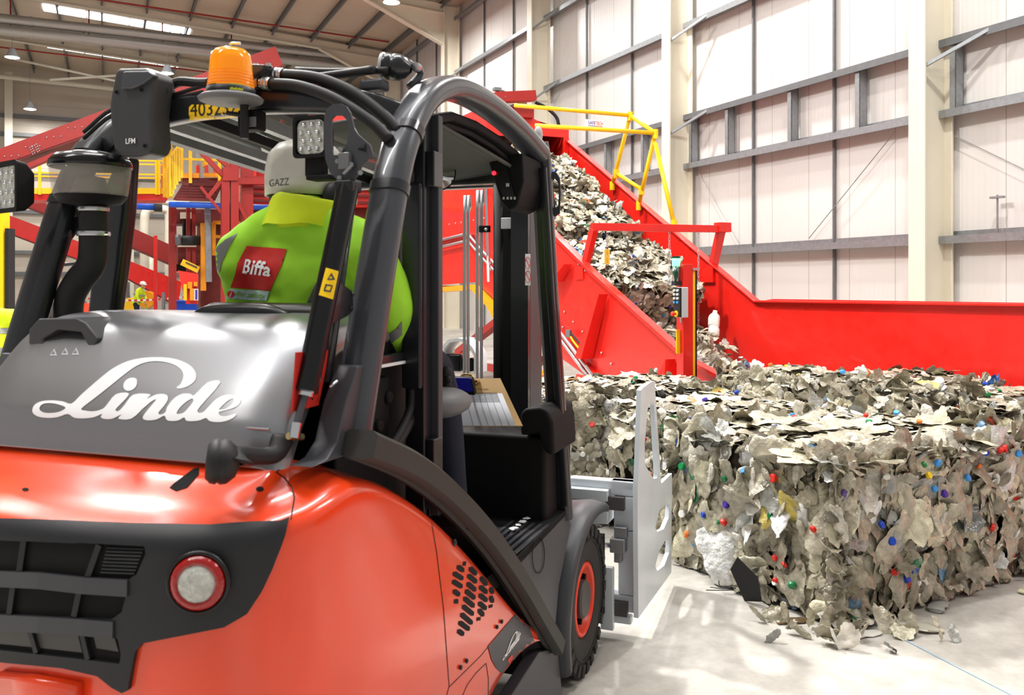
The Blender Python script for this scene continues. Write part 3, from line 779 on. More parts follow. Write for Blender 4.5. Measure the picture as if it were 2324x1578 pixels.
# hood at the head
hd = pgroup('conveyor_hood', cv)
H2 = lambda a, b: (lambda q: (q.x, q.z))(BF.px(a, b, y=13.1))
fn = lambda n, z, d: Vector((n, d, z))
m = MB(); m.plate([H2(*p) for p in ((1105, 236), (1155, 238), (1250, 291), (1291, 293), (1291, 340), (1282, 400), (1279, 312), (1225, 308), (1105, 308))], [], fn, 13.1, 13.15)
x0, x1 = H2(1108, 300)[0], H2(1290, 300)[0]; z1 = H2(1250, 291)[1]; z0 = H2(1110, 236)[1]
m.box(x0, x0 + .04, 13.15, 17, 2.6, z0); m.box(x1 - .04, x1, 13.15, 17, 2.7, z1); m.add([(x0, 13.15, z0), (x1, 13.15, z1), (x1, 17, z1), (x0, 17, z0)], [(0, 1, 2, 3)]); m.box(x0, x1, 16.95, 17, 2.2, z1)
put(m, 'hood_shell', 'red_machine', hd)
m = MB(); a_, b_ = BF.px(1120, 214, y=13.0), BF.px(1211, 210, y=13.0); m.bar(a_ - Vector((0, 0, .06)), b_ - Vector((0, 0, .06)), .2, .16); put(m, 'top_beam', 'red_girder', hd)
m = MB(); a_, b_ = BF.px(1168, 236, y=13.02), BF.px(1212, 268, y=13.02); m.box(a_.x, b_.x, 13.02, 13.1, b_.z, a_.z); put(m, 'beam_bracket', 'red_girder', hd)
put(MB().tube([BF.px(1215, 232, y=13.1), BF.px(1240, 245, y=13.1), BF.px(1262, 265, y=13.1), BF.px(1268, 284, y=13.1)], .03, 8, 5), 'hose', 'black_rubber', hd, smooth=True)
put(MB().cbox(BF.px(1128, 203, y=12.95), (.12, .1, .05)).tube([BF.px(1120, 202, y=12.95), BF.px(1140, 206, y=12.95), BF.px(1150, 212, y=12.95), BF.px(1146, 222, y=12.9)], .015, 6, 4), 'sensor_bracket', 'galv_dark', hd)
# inner guide: handrails chrome seen over the near plate
hr = pgroup('curved_handrail', cv)
put(MB().tube([P3(950, 360, NN - .2), P3(1035, 362, NN - .2), P3(1085, 393, NN - .2), P3(1100, 405, NN - .2), P3(1104, 440, NN - .2), P3(1110, 640, NN - .2)], .03, 10, 3), 'rail_tube', 'chrome', hr, smooth=True)
# gantry frame with chains
ga = thing('gantry_frame', 'red portal frame standing across the lower conveyor', 'gantry', BF, (6.2, 9.1, 1.9))
gt = 9.06
GL_, GR_ = BF.px(1343, 515, y=gt), BF.px(1640, 520, y=gt)
GL0, GR0 = BF.px(1322, 600, x=NN), BF.px(1612, 606, x=NF)
m = MB(); m.bar(GL_, GR_ + Vector((.04, 0, 0)), .07, .09)
put(m, 'cross_beam', 'red_machine', ga, bevel=.004)
put(MB().bar(GL0 - Vector((0, 0, .15)), GL_ + Vector((0.03, 0, -.03)), .08, .08), 'leg', 'red_machine', ga, bevel=.004)
put(MB().bar(GR0 - Vector((0, 0, .15)), GR_ + Vector((-.03, 0, -.03)), .1, .08), 'leg', 'red_machine', ga, bevel=.004)
put(MB().cbox(GR_ + Vector((0, 0, .02)), (.18, .12, .12)), 'end_plate', 'red_machine', ga)
put(MB().cbox(GR0 - Vector((.03, 0, .1)), (.05, .25, .2)), 'foot_plate', 'red_machine', ga, label='bolted foot plate')
put(MB().cbox(GL0 - Vector((.0, 0, .1)), (.1, .2, .16)), 'foot_plate', 'red_machine', ga)
def chain(label, top, n, pitch=.045, grp='hanging chains'):
    r = thing('chain', label, 'chain', BF, tuple(top), group=grp)
    m = MB()
    for k in range(n):
        c = top - Vector((0, 0, pitch * k)); ax = (Vector((1, 0, 0)), Vector((0, 1, 0)))[k % 2]
        L = [c + ax * (.012 * math.cos(a)) + Vector((0, 0, .027 * math.sin(a))) for a in [2 * PI * i / 10 for i in range(10)]]
        m.tube(L, .004, 5, closed=True)
    put(m, 'chain_links', 'zinc', r, kind='stuff')
    return r
chain('thin zinc chain hanging from the red gantry left of the green beacon', BF.px(1519, 527, y=gt), 17)
chain('thin zinc chain hanging from the red gantry right of the post', BF.px(1585, 527, y=gt), 34)
chain('short zinc chain holding the yellow tag under the gantry', BF.px(1378, 530, y=gt), 9)
q = BF.px(1378, 583, y=gt)
put(MB().box(q.x - .035, q.x + .035, q.y - .003, q.y + .003, q.z - .09, q.z + .09), 'hanging_tag', 'yellow_paint', frame=BF, label='yellow warning tag hanging over the bales on the belt', cat='tag')
# bales on the belt
pit = math.atan(.55)
for k, (tt, lb, nx) in enumerate([(9.35, 'lowest bale on the conveyor belt, behind the control post', 5.33), (10.62, 'second bale up the conveyor belt, under the gantry beam', 5.30), (11.92, 'third bale up the conveyor belt, above the gantry beam', 5.33), (13.25, 'topmost bale on the conveyor belt, entering the hood', 5.35)]):
    bale(lb, BF, (nx, tt, zbelt(tt) + .03), (1.42 - .05 * (k % 2), 1.3, [.74, .82, .84, .6][k]), 31 + k, pitch=pit, dens=.8, caps=16, faces='xyXZ', group='bales on the conveyor belt')
heap('loose_plastic', 'loose crushed bottles sliding down the belt below the lowest bale', BF, (6.3, 8.75, zbelt(8.75)), (.55, .75, .5), 260, 24, (.09, .22), up=(0, -.5, .9))
heap('loose_plastic', 'loose crushed bottles at the foot of the belt behind the bales', BF, (6.1, 7.7, .35), (.7, .7, .45), 180, 25, (.09, .2), up=(0, -.3, .9))
bottle('big clear bottle standing on the loose plastic beside the red trough wall', BF.w(6.75, 8.75, 1.0), 1.2, 1.6, (216, 212, 204), None, .8, -1.2)
# yellow barrier
yb = thing('safety_barrier', 'yellow tubular swing barrier over the conveyor with a white sign', 'barrier', BF, (6.2, 11, 2.5))
t1, t2 = 11.19, 10.53
A1, A2 = BF.px(1166, 240, x=5.2), BF.px(1430, 262, x=NF - .06); B1, B2 = BF.px(1210, 287, x=5.2), BF.px(1487, 302, x=NF - .06)
A1.y = t1; B1.y = t2
F1, F2, G1 = BF.px(1390, 420, x=NF - .06), BF.px(1450, 465, x=NF - .06), BF.px(1530, 508, x=NF - .06)
for a, b in ((A1, A2), (B1, B2), (A2, F1), (B2, F2), (A2, B2), (BF.px(1399, 393, x=NF - .06), BF.px(1456, 430, x=NF - .06)), (BF.px(1487, 325, x=NF - .06), G1)):
    put(MB().cyl(a, b, .03, 12), 'barrier_tube', 'yellow_paint', yb, smooth=True)
for p in (A2, B2, F1, F2, G1, BF.px(1399, 393, x=NF - .06), BF.px(1456, 430, x=NF - .06)):
    put(MB().cyl(p - Vector((0, 0, .08)), p + Vector((0, 0, .05)), .042, 12), 'clamp_fitting', 'yellow_paint', yb)
s0 = BF.px(1350, 281, y=t2 + .02); sg = (B2 - B1).normalized(); zz = Vector((0, 0, 1))
put(MB().cbox(s0, (.3, .012, .1), Matrix.Rotation(-math.atan2(-sg.z, sg.x), 4, 'Y')), 'sign_board', 'white_plastic', yb)
m = MB(); text_on(m, 'SAFE', lambda u, v: s0 + Vector((-.052 + u, -.009, v + .008)), .115, h=.05, bold=.01); put(m, 'sign_text', 'caps_purple', yb, label='blue half of the sign lettering')
m = MB(); text_on(m, 'TECH', lambda u, v: s0 + Vector((.066 + u, -.009, v + .008)), .115, h=.05, bold=.01); m.box(s0.x, s0.x + .12, s0.y - .01, s0.y - .007, s0.z - .036, s0.z - .03); put(m, 'sign_text', 'caps_red', yb, label='red half of the sign lettering')
put(MB().box(s0.x - .11, s0.x, s0.y - .01, s0.y - .007, s0.z - .036, s0.z - .03), 'sign_line', 'caps_purple', yb)
put(MB().cyl(BF.px(1352, 384, x=NF + .25), BF.px(1362, 388, x=NF + .25), .045, 12), 'end_cap', 'orange_guard', yb)
# control post
cp = thing('control_post', 'red box section post with green beacon and button box in front of the conveyor', 'post', BF, (4.95, 6.85, 0))
pc = BF.px(1554, 850, x=4.95)
px_, py_ = pc.x, pc.y
ztp = BF.px(1554, 600, Y=BF.w(px_, py_).y).z
put(MB().box(px_ - .055, px_ + .055, py_ - .055, py_ + .055, 0, ztp), 'post_tube', 'red_machine', cp, bevel=.004)
put(MB().box(px_ - .1, px_ + .1, py_ - .1, py_ + .1, 0, .015), 'foot_plate', 'red_machine', cp)
Yp = BF.w(px_, py_).y
lc = pgroup('light_curtain', cp)
put(MB().box(px_ + .057, px_ + .085, py_ - .05, py_ - .015, .3, ztp - .06), 'sensor_bar', 'yellow_paint', lc, bevel=.003)
put(MB().box(px_ + .086, px_ + .105, py_ - .048, py_ - .02, .3, ztp - .06), 'lens_strip', 'black_gloss', lc)
put(MB().box(px_ + .045, px_ + .12, py_ - .07, py_ + .03, ztp - .055, ztp - .035), 'mounting_bracket', 'zinc', lc)
bc = pgroup('signal_beacon', cp)
mat('green_glow', (20, 150, 70), .2, emit=(150, 255, 190), es=2.2); mat('green_dark', (10, 70, 50), .2, trans=.3)
put(MB().cyl((px_ - .1, py_, ztp - .16), (px_ - .1, py_, ztp - .02), .034, 18), 'unlit_lens', 'green_dark', bc, smooth=True)
put(MB().cyl((px_ - .1, py_, ztp - .02), (px_ - .1, py_, ztp + .055), .037, 18), 'lit_lens', 'green_glow', bc, smooth=True)
put(MB().lathe([(.037, 0), (.037, .018), (.001, .02)], (px_ - .1, py_, ztp + .055), n=18), 'beacon_cap', 'green_dark', bc)
put(MB().box(px_ - .13, px_ - .05, py_ - .03, py_ + .03, ztp - .2, ztp - .16), 'bracket', 'black_rubber', bc)
cb = pgroup('control_box', cp)
z0 = WF.px(1530, 720, Y=Yp).z; z1 = WF.px(1530, 652, Y=Yp).z; bx0, bx1 = px_ - .115, px_ - .045
put(MB().box(bx0, bx1, py_ - .12, py_ - .0, z0, z1), 'box_body', 'grey_box', cb, bevel=.006)
put(MB().box(bx0 - .02, bx0 - .001, py_ - .11, py_ - .01, z0 + .004, z1 - .004), 'button_panel', 'black_plastic', cb)
for k, c in enumerate(('caps_white', 'caps_white', 'caps_white', 'caps_cyan')):
    for dy in (-.085, -.035):
        put(MB().cyl((bx0 - .035, py_ + dy, z1 - .03 - .037 * k), (bx0 - .02, py_ + dy, z1 - .03 - .037 * k), .011, 10), 'button', c, cb)
put(MB().cyl((bx0 - .022, py_ - .06, z0 + .035), (bx0 - .03, py_ - .06, z0 + .035), .03, 16), 'stop_collar', 'yellow_paint', cb)
put(MB().lathe([(.012, 0), (.014, .02), (.024, .03), (.02, .045), (.001, .048)], (bx0 - .03, py_ - .06, z0 + .035), (-1, 0, 0), 16), 'stop_button', 'caps_red', cb, smooth=True)
put(MB().cyl((px_ - .08, py_ - .05, z0 - .05), (px_ - .08, py_ - .05, z0), .008, 8), 'cable_gland', 'zinc', cb)
put(MB().box(px_ - .1, px_ - .057, py_ - .01, py_ + .0, 1.0, 1.22), 'yellow_plate', 'yellow_paint', cp)
# bolt cutters lying on the sill
ct = thing('bolt_cutter', 'bolt cutter with dark jaws hung on the red side plate', 'tool', BF, tuple(P3(1295, 760, NN - .1)))
put(MB().tube([P3(1290, 757, NN - .1), P3(1305, 780, NN - .1), P3(1329, 808, NN - .1)], .012, 8, 4), 'handle', 'yellow_paint', ct)
put(MB().tube([P3(1296, 757, NN - .1), P3(1312, 775, NN - .1), P3(1331, 797, NN - .1)], .012, 8, 4), 'handle', 'black_rubber', ct)
put(MB().cbox(P3(1291, 757, NN - .1), (.03, .1, .09)), 'jaws', 'galv_dark', ct)
put(MB().cbox(P3(1318, 862, NN - .14), (.03, .22, .12)), 'lifting_lug', 'red_machine', cv, bevel=.02)
# ------------------------------------------------------------------ the forklift truck
mat('truck_red', (243, 70, 26), .22, var=.04, vscale=5, coat=.7, bump=.1, bscale=320, coatr=.1, bdist=.0015)
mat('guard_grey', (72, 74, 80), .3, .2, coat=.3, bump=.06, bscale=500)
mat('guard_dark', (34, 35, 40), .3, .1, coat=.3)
mat('bonnet_grey', (150, 151, 155), .34, .8, coat=.25, coatr=.2)
mat('arch_rubber', (46, 45, 42), .55, bump=.2, bscale=500, var=.1)
mat('fender_grey', (66, 67, 72), .42, .1, bump=.12, bscale=600)
mat('cab_black', (15, 15, 16), .65, spec=.25, bump=.2, bscale=400)
mat('grille_black', (30, 31, 35), .5, bump=.2, bscale=700)
mat('amber', (255, 172, 20), .12, trans=.45, emit=(255, 160, 20), es=.3)
mat('amber_deep', (250, 120, 5), .25, emit=(255, 120, 0), es=.3)
mat('lens_clear', (196, 197, 190), .14, spec=.9, var=.25, vscale=60, bump=1.0, bscale=120, bdist=.006)
mat('red_lens', (160, 8, 6), .12, bump=.9, bscale=110, bdist=.003, coat=.6)
mat('bowl_clear', (225, 222, 214), .06, alpha=.2, spec=.9)
mat('decal_white', (244, 246, 248), .3)
mat('decal_yellow', (250, 204, 10), .35); mat('decal_black', (16, 16, 18), .4); mat('decal_red', (222, 40, 32), .4)
mat('clamp_grey', (216, 222, 227), .36, var=.05, vscale=5, coat=.2)
mat('tyre', (44, 43, 41), .75, var=.15, vscale=20, bump=.3, bscale=150)
mat('rim_red', (236, 66, 36), .35); mat('hub_grey', (78, 76, 74), .5)
mat('tinted_glass', (70, 84, 74), .08, alpha=.55)
mat('headliner', (76, 77, 74), .8)
mat('seat_vinyl', (24, 24, 27), .35, coat=.2)
mat('patch_lime', (214, 222, 40), .4); mat('camera_grey', (62, 63, 66), .45, bump=.2, bscale=700); mat('paper', (232, 234, 242), .7); mat('clip_board', (186, 146, 84), .5, var=.1); mat('brass', (226, 196, 140), .2, .9)
mat('screen_blue', (20, 20, 60), .15, emit=(40, 40, 190), es=.15)
mat('mirror_glass', (230, 230, 230), .02, 1.0)
mat('led_green', (20, 220, 90), .3, emit=(30, 255, 110), es=3); mat('led_red', (255, 30, 40), .3, emit=(255, 30, 50), es=4)
mat('cloth_red_back', (196, 44, 34), .5)
FT = thing('forklift_truck', 'red and dark grey forklift truck with a white side plate clamp, filling the left half', 'forklift', TF, (0, 2.2, 0))
V3 = Vector
def tp(a, b, **k): return TF.px(a, b, **k)
def tpart(mb, name, m, **k): return put(mb, name, m, parent=k.pop('parent', FT), **k)
# --- counterweight skin
half = [(.61, 2.95), (.61, 2.8), (.61, 2.6), (.61, 2.4), (.61, 2.2), (.61, 2.05), (.61, 1.9), (.61, 1.78), (.607, 1.68), (.595, 1.60), (.575, 1.545), (.54, 1.5), (.5, 1.46), (.45, 1.43), (.38, 1.403), (.3, 1.385), (.2, 1.373), (.1, 1.365)]
cont = half + [(0, 1.362)] + [(-x, y) for x, y in reversed(half)]
def zsh(x, y):
    if y > 1.7: return float(np.interp(y, [1.7, 1.8, 1.95, 2.093, 2.3, 2.5, 2.695, 2.9, 3.06], [1.235, 1.205, 1.135, 1.056, .915, .765, .605, .46, .40]))
    return float(np.interp(y, [1.36, 1.45, 1.6, 1.7], [1.16, 1.165, 1.2, 1.235]))
def skin_pt(i, k):
    x, y = cont[i]; x0, y0 = cont[max(i - 1, 0)]; x1, y1 = cont[min(i + 1, len(cont) - 1)]
    nx, ny = -(y1 - y0), (x1 - x0); l = math.hypot(nx, ny); nx /= l; ny /= l
    if nx * (0 - x) + ny * (2.2 - y) < 0: nx, ny = -nx, -ny
    z = zsh(x, y); zb = float(np.interp(y, [2.2, 2.55], [.14, .385])); deck = 1.262 if y < 1.75 else z + .008
    side = min(1, max(0, (y - 1.62) / .15))
    r = .045
    if k < 9:
        t = k / 8; zz = zb + (z - r - zb) * t
        bul = .012 * math.sin(PI * min(1, t * 1.02)) - .03 * (1 - t) ** 2 + (.03 * math.exp(-((zz - .75) / .16) ** 2) * side * max(0, min(1, (2.55 - y) / .5)))
        return V3((x - nx * bul, y - ny * bul, zz))
    if k < 13:
        a = (k - 8) / 5 * PI / 2; q = r * (1 - math.cos(a)); return V3((x + nx * q, y + ny * q, z - r + r * math.sin(a)))
    t = (k - 12) / 4
    xi = math.copysign(min(abs(x), .47 - .02 * (1 - side)), x) if abs(x) > .02 else x; yi = max(y, 1.63)
    if y > 1.75: xi = x + nx * .10
    x_, y_ = x + nx * r, y + ny * r
    e = t * t * (3 - 2 * t) * .6 + t * .4
    return V3((x_ + (xi - x_) * t, y_ + (yi - y_) * t, z + (deck - z) * e))
gp = [(-60, 1180), (0, 1183), (300, 1198), (480, 1201), (636, 1188), (655, 1180), (640, 1225), (615, 1290), (592, 1340), (560, 1390), (510, 1420), (400, 1442), (330, 1456), (314, 1475), (305, 1520), (298, 1562), (285, 1568), (262, 1556), (230, 1530), (150, 1512), (0, 1498), (-60, 1492)]
gh = [[(-60, 1222), (0, 1224), (220, 1234), (335, 1240), (338, 1255), (318, 1300), (290, 1318), (200, 1314), (0, 1298), (-60, 1293)],
      [(-60, 1312), (0, 1316), (200, 1328), (285, 1334), (295, 1345), (285, 1385), (262, 1402), (0, 1396), (-60, 1390)],
      [(-60, 1410), (0, 1414), (255, 1430), (276, 1446), (283, 1480), (280, 1502), (200, 1492), (0, 1470), (-60, 1466)]]
body = MB(); nk = 17
for i in range(len(cont)):
    for k in range(nk): body.v.append(skin_pt(i, k))
for i in range(len(cont) - 1):
    for k in range(nk - 1): body.f.append([i * nk + k, (i + 1) * nk + k, (i + 1) * nk + k + 1, i * nk + k + 1]); body.m.append(0)
full = put(body, 'shell_probe', 'truck_red', parent=FT, sub=2)
BV = bvh_of(full); bpy.data.objects.remove(full)
cw = tpart(body, 'counterweight', ['truck_red'], smooth=True, sub=2)
# --- rear grille, wrapped on the counterweight
def mir(poly, v):   # the same outline on the other half of the tail
    return poly
gm = MB(); raised(gm, BV, TF, gp, gh, 9, .012)
gr = tpart(gm, 'grille_panel', 'grille_black', auto=35)
dk = MB(); 
for h in gh: decal(dk, BV, TF, h, res=12, off=.002)
tpart(dk, 'grille_opening', 'dark_void', parent=gr)
# slats and webs between the openings
m = MB()
def on(a, b, off=.0): return hit(BV, TF, a, b, off)
for L in ([(-50, 1303), (100, 1309), (200, 1320), (300, 1326)], [(-50, 1400), (100, 1408), (200, 1414), (268, 1420)]):
    m.sweep([on(a, b, .012) for a, b in L], [(.004, .012), (-.004, .012), (-.006, -.02), (.006, -.02)], up=(0, 0, 1))
tpart(m, 'grille_bar', 'fender_grey', parent=gr)
for a0, b0, a1, b1 in ((62, 1226, 52, 1298), (232, 1236, 204, 1314), (40, 1320, 30, 1392), (190, 1330, 176, 1396), (74, 1416, 92, 1478), (192, 1424, 208, 1492)):
    m = MB(); m.sweep([on(a0, b0, .006), on(a1, b1, .006)], [(.006, .006), (-.006, .006), (-.006, -.006), (.006, -.006)]); tpart(m, 'grille_web', 'grille_black', parent=gr)
m = MB()
for k in range(8): m.sweep([on(246 - k * 2, 1243 + k * 8, .004), on(330 - k * 3, 1246 + k * 8, .004)], circ(.0022, 5))
tpart(m, 'radiator_fins', 'grille_black', parent=gr)
m = MB(); decal(m, BV, TF, [(0, 1420), (100, 1424), (178, 1432), (190, 1480), (100, 1470), (0, 1460)], res=10, off=.004); decal(m, BV, TF, [(214, 1438), (262, 1444), (272, 1478), (222, 1470)], res=10, off=.004)
tpart(m, 'inner_pipe', 'hub_grey', parent=gr)
# lamp recess and lamp
lc_ = on(459, 1314, .026); ln = (lc_ - on(459, 1314, .0)).normalized()
m = MB(); m.lathe([(.060, -.012), (.062, .002), (.056, .005), (.054, -.004)], lc_, ln, 36)
lamp = tpart(m, 'tail_lamp', 'decal_black', smooth=True)
tpart(MB().lathe([(.054, -.003), (.052, .006), (.044, .011), (.037, .0115), (.036, .006)], lc_, ln, 36), 'red_ring', 'red_lens', parent=lamp, smooth=True)
tpart(MB().lathe([(.037, .009), (.03, .013), (.015, .016), (.0005, .017)], lc_, ln, 30), 'clear_lens', 'lens_clear', parent=lamp, smooth=True)
# lower orange step, holes, slot
m = MB(); a = on(60, 1560, .03); b = on(200, 1572, .03)
m.sweep([on(10, 1548, .01), on(90, 1556, .01), on(190, 1575, .01)], rrect(.03, .05, .01), up=(0, 0, 1))
tpart(m, 'tow_pin_step', 'truck_red', smooth=True)
for c, r, q in (((590, 1111), 9, 6), ((58, 1112), 8, 4), ((612, 1053), 8, 3)):
    m = MB(); decal(m, BV, TF, [(c[0] + r * math.cos(t), c[1] + q * math.sin(t)) for t in [i * PI / 6 for i in range(12)]], res=6, off=.001); tpart(m, 'deck_hole', 'dark_void')
m = MB(); decal(m, BV, TF, [(385, 1108), (392, 1100), (440, 1064), (452, 1062), (452, 1078), (425, 1108), (400, 1116)], res=6, off=.001); tpart(m, 'deck_slot', 'dark_void')
for L in ([(667, 1042), (650, 1052), (627, 1072), (645, 1085), (662, 1105), (668, 1130), (660, 1180)], [(975, 1165), (990, 1250), (1006, 1380), (1019, 1558), (1010, 1590)], [(1019, 1560), (1090, 1490), (1168, 1396)], [(1045, 1590), (1060, 1555), (1080, 1528), (1103, 1506), (1108, 1540), (1108, 1590)]):
    Q = []
    for i in range(len(L) - 1):
        n_ = max(1, int(math.hypot(L[i + 1][0] - L[i][0], L[i + 1][1] - L[i][1]) / 10))
        Q += [(L[i][0] + (L[i + 1][0] - L[i][0]) * j / n_, L[i][1] + (L[i + 1][1] - L[i][1]) * j / n_) for j in range(n_)]
    pts = [on(a, b, .0002) for a, b in Q + [L[-1]]]; pts = [p for p in pts if p]
    if len(pts) > 1: m = MB(); m.sweep(pts, circ(.0016, 5)); tpart(m, 'panel_seam', 'decal_black')
# side vent slots, screws
m = MB()
slots = [(1037, 1218, 0)]
for x0, y0, n, stp in ((147, 800, 0, 0),): pass
SL = [[(160, 775, 195, 815), (135, 815, 190, 865), (130, 865, 185, 915), (135, 925, 170, 965), (142, 985, 158, 1010)],
      [(235, 785, 275, 835), (225, 830, 275, 885), (220, 880, 270, 935), (210, 925, 265, 985), (200, 970, 260, 1035), (192, 1020, 255, 1085), (182, 1070, 248, 1140), (170, 1120, 230, 1178), (163, 1172, 195, 1210)],
      [(302, 845, 340, 900), (298, 900, 340, 950), (295, 950, 340, 1000), (292, 1000, 335, 1050), (290, 1045, 320, 1090)],
      [(360, 912, 380, 950), (360, 965, 380, 1005), (358, 1020, 370, 1035), (283, 1098, 296, 1115), (197, 752, 206, 775)]]
for col_ in SL:
    for x0, y0, x1, y1 in col_:
        f = lambda x, y: (980 + x / 2.73, 1000 + y / 2.73); w = 12
        decal(m, BV, TF, [f(x0 - 6, y0), f(x0 + 14, y0 - 4), f(x1 + 6, y1 - 22), f(x1 + 4, y1), f(x1 - 14, y1 + 3), f(x0 - 8, y0 + 22)], res=6, off=.001)
tpart(m, 'vent_slots', 'dark_void')
for a, b, r in ((131, 637, 14), (398, 1155, 9), (427, 1122, 9), (172, 1405, 9), (209, 1365, 9)):
    p = on(980 + a / 2.73, 1000 + b / 2.73, .004)
    if p: tpart(MB().ball(p, r * .0008, 10, 6, (.6, 1, 1)), 'panel_screw', 'decal_black', smooth=True)
# dark name plate with white script on the side
m = MB(); f = lambda x, y: (980 + x / 2.73, 1000 + y / 2.73)
decal(m, BV, TF, [f(*p) for p in ((345, 1275), (500, 1095), (535, 1062), (560, 1062), (600, 1150), (642, 1272), (590, 1300), (545, 1368), (480, 1435), (430, 1442), (395, 1410), (368, 1360))], res=8, off=.002)
npl = tpart(m, 'name_plate', 'fender_grey')
# --- black arch strip over the side
arch_px = [(815, 1006), (920, 1053), (1005, 1116), (1090, 1205), (1165, 1310), (1225, 1412), (1256, 1464)]
ap = smooth_path([tp(a, b, x=.60) for a, b in arch_px], 5)
m = MB(); m.sweep(ap, [(.035, .028), (.028, .042), (-.02, .044), (-.03, .03), (-.03, -.03), (-.02, -.042), (.02, -.044), (.034, -.03), (.038, -.01), (.030, 0.0), (.038, .012)], up=(1, 0, 0))
tpart(m, 'side_arch', 'arch_rubber', auto=35)
m = MB(); m.sweep([q + V3((-1.2, 0, 0)) for q in ap], rrect(.06, .085, .02), up=(1, 0, 0)); tpart(m, 'side_arch', 'arch_rubber', auto=35)
# --- bonnet
bp = [(1.592, 1.252), (1.597, 1.275), (1.606, 1.33), (1.625, 1.365), (1.66, 1.415), (1.70, 1.462), (1.745, 1.508), (1.79, 1.538), (1.85, 1.556), (1.95, 1.564), (2.1, 1.562)]
bpS = []
for i in range(len(bp) - 1):
    for j in range(3): bpS.append(tuple(bp[i][k] + (bp[i + 1][k] - bp[i][k]) * j / 3 for k in (0, 1)))
bpS.append(bp[-1])
bpx = [V3(p) for p in [(0, a, b) for a, b in bp]]; bpx = smooth_path(bpx, 4)
m = MB(); xs = [-.468, -.466, -.455, -.43, -.39, -.3, -.2, -.1, 0, .1, .2, .3, .39, .43, .455, .466, .468]
def bon(i, j):
    p = bpx[j]; x = xs[i]; t = j / (len(bpx) - 1)
    edge = abs(x) - .38; dz = 0 if edge < 0 else -.55 * (edge / .088) ** 3 * .05
    sq = 1 - .06 * max(0, t - .3)
    drop = 0
    if i in (0, len(xs) - 1): drop = .05
    return V3((x * sq, p.y + (.018 if edge > .04 else 0) + abs(dz) * .3 + drop * .5, p.z + dz - drop * (.9 if j > 3 else 0)))
m.v = [bon(i, j) for i in range(len(xs)) for j in range(len(bpx))]; nb = len(bpx)
m.f = [[i * nb + j, (i + 1) * nb + j, (i + 1) * nb + j + 1, i * nb + j + 1] for i in range(len(xs) - 1) for j in range(nb - 1)]; m.m = [0] * len(m.f)
bo = tpart(m, 'bonnet', 'bonnet_grey', smooth=True, sub=1, solid=.012, soff=1.0)
BB = bvh_of(bo)
# crease lines in the bonnet pressing
m = MB()
for z_, y_ in ((1.336, 1.608),): m.sweep([V3((-.46, y_ - .004, z_)), V3((.45, y_ - .004, z_))], circ(.003, 6))
tpart(m, 'bonnet_crease', 'bonnet_grey')
# white script lettering traced on the bonnet
def zc(pts, k=4):   # zoom-crop coordinates to picture, smoothed closed outline
    P = [V3((x / 3.748, 780 + y / 3.748, 0)) for x, y in pts]; P = P + P[:1]
    Q = [P[-2]] + P + [P[1]]; out = []
    for i in range(1, len(Q) - 2):
        a, b, c, d = Q[i - 1], Q[i], Q[i + 1], Q[i + 2]
        if (c - b).length < 5: out.append((b.x, b.y)); continue
        for j in range(k):
            t = j / k; q = .5 * ((2 * b) + (c - a) * t + (2 * a - 5 * b + 4 * c - d) * t * t + (3 * b - a - 3 * c + d) * t ** 3); out.append((q.x, q.y))
    return out
Lo = [(612, 512), (700, 430), (850, 300), (960, 215), (1080, 155), (1200, 127), (1320, 118), (1440, 124), (1540, 148), (1620, 190), (1662, 240), (1670, 290), (1650, 330), (1600, 365), (1545, 383), (1508, 384), (1506, 372), (1535, 350), (1555, 310), (1562, 270), (1545, 225), (1490, 185), (1410, 160), (1320, 152), (1230, 165), (1150, 200), (1060, 265), (930, 370), (790, 480), (695, 555), (730, 572), (800, 578), (870, 560), (905, 530), (990, 432), (1102, 430), (1000, 545), (985, 570), (1000, 580), (1030, 560), (1065, 520), (1140, 435), (1282, 433), (1252, 470), (1330, 436), (1390, 430), (1425, 445), (1430, 480), (1400, 530), (1350, 590), (1370, 605), (1410, 585), (1425, 540), (1480, 470), (1550, 430), (1620, 428), (1655, 440), (1770, 332), (1878, 332), (1720, 520), (1680, 575), (1690, 590), (1730, 585), (1770, 545), (1840, 475), (1910, 440), (1985, 436), (2035, 455), (2050, 490), (2025, 530), (1960, 560), (1880, 580), (1862, 592), (1880, 615), (1930, 618), (1990, 600), (2015, 603), (1985, 635), (1920, 662), (1850, 670), (1785, 660), (1755, 635), (1700, 655), (1630, 662), (1585, 655), (1570, 630), (1520, 655), (1460, 660), (1420, 650), (1400, 615), (1340, 645), (1270, 655), (1225, 645), (1220, 620), (1260, 565), (1330, 480), (1290, 495), (1230, 545), (1120, 640), (1010, 640), (1035, 605), (960, 640), (890, 642), (860, 625), (870, 600), (800, 628), (700, 638), (630, 630), (580, 600), (500, 625), (420, 633), (340, 625), (290, 600), (278, 565), (300, 520), (360, 492), (450, 485), (540, 495)]
Lh = [[(560, 545), (500, 520), (430, 508), (370, 515), (340, 545), (350, 575), (400, 592), (480, 588), (530, 572)],
      [(1640, 470), (1590, 495), (1530, 550), (1505, 595), (1530, 600), (1570, 585), (1620, 530), (1650, 485)],
      [(1985, 470), (1940, 490), (1880, 545), (1868, 565), (1920, 555), (1970, 520), (1990, 485)]]
dot = [(1168, 325), (1160, 300), (1125, 292), (1085, 305), (1058, 335), (1052, 370), (1070, 398), (1105, 404), (1140, 388), (1163, 358)]
m = MB(); decal(m, BB, TF, zc(Lo, 3), [zc(h, 3) for h in Lh], res=7, off=.0012); decal(m, BB, TF, zc(dot), res=7, off=.0012)
tpart(m, 'script_lettering', 'decal_white', parent=bo, smooth=True)
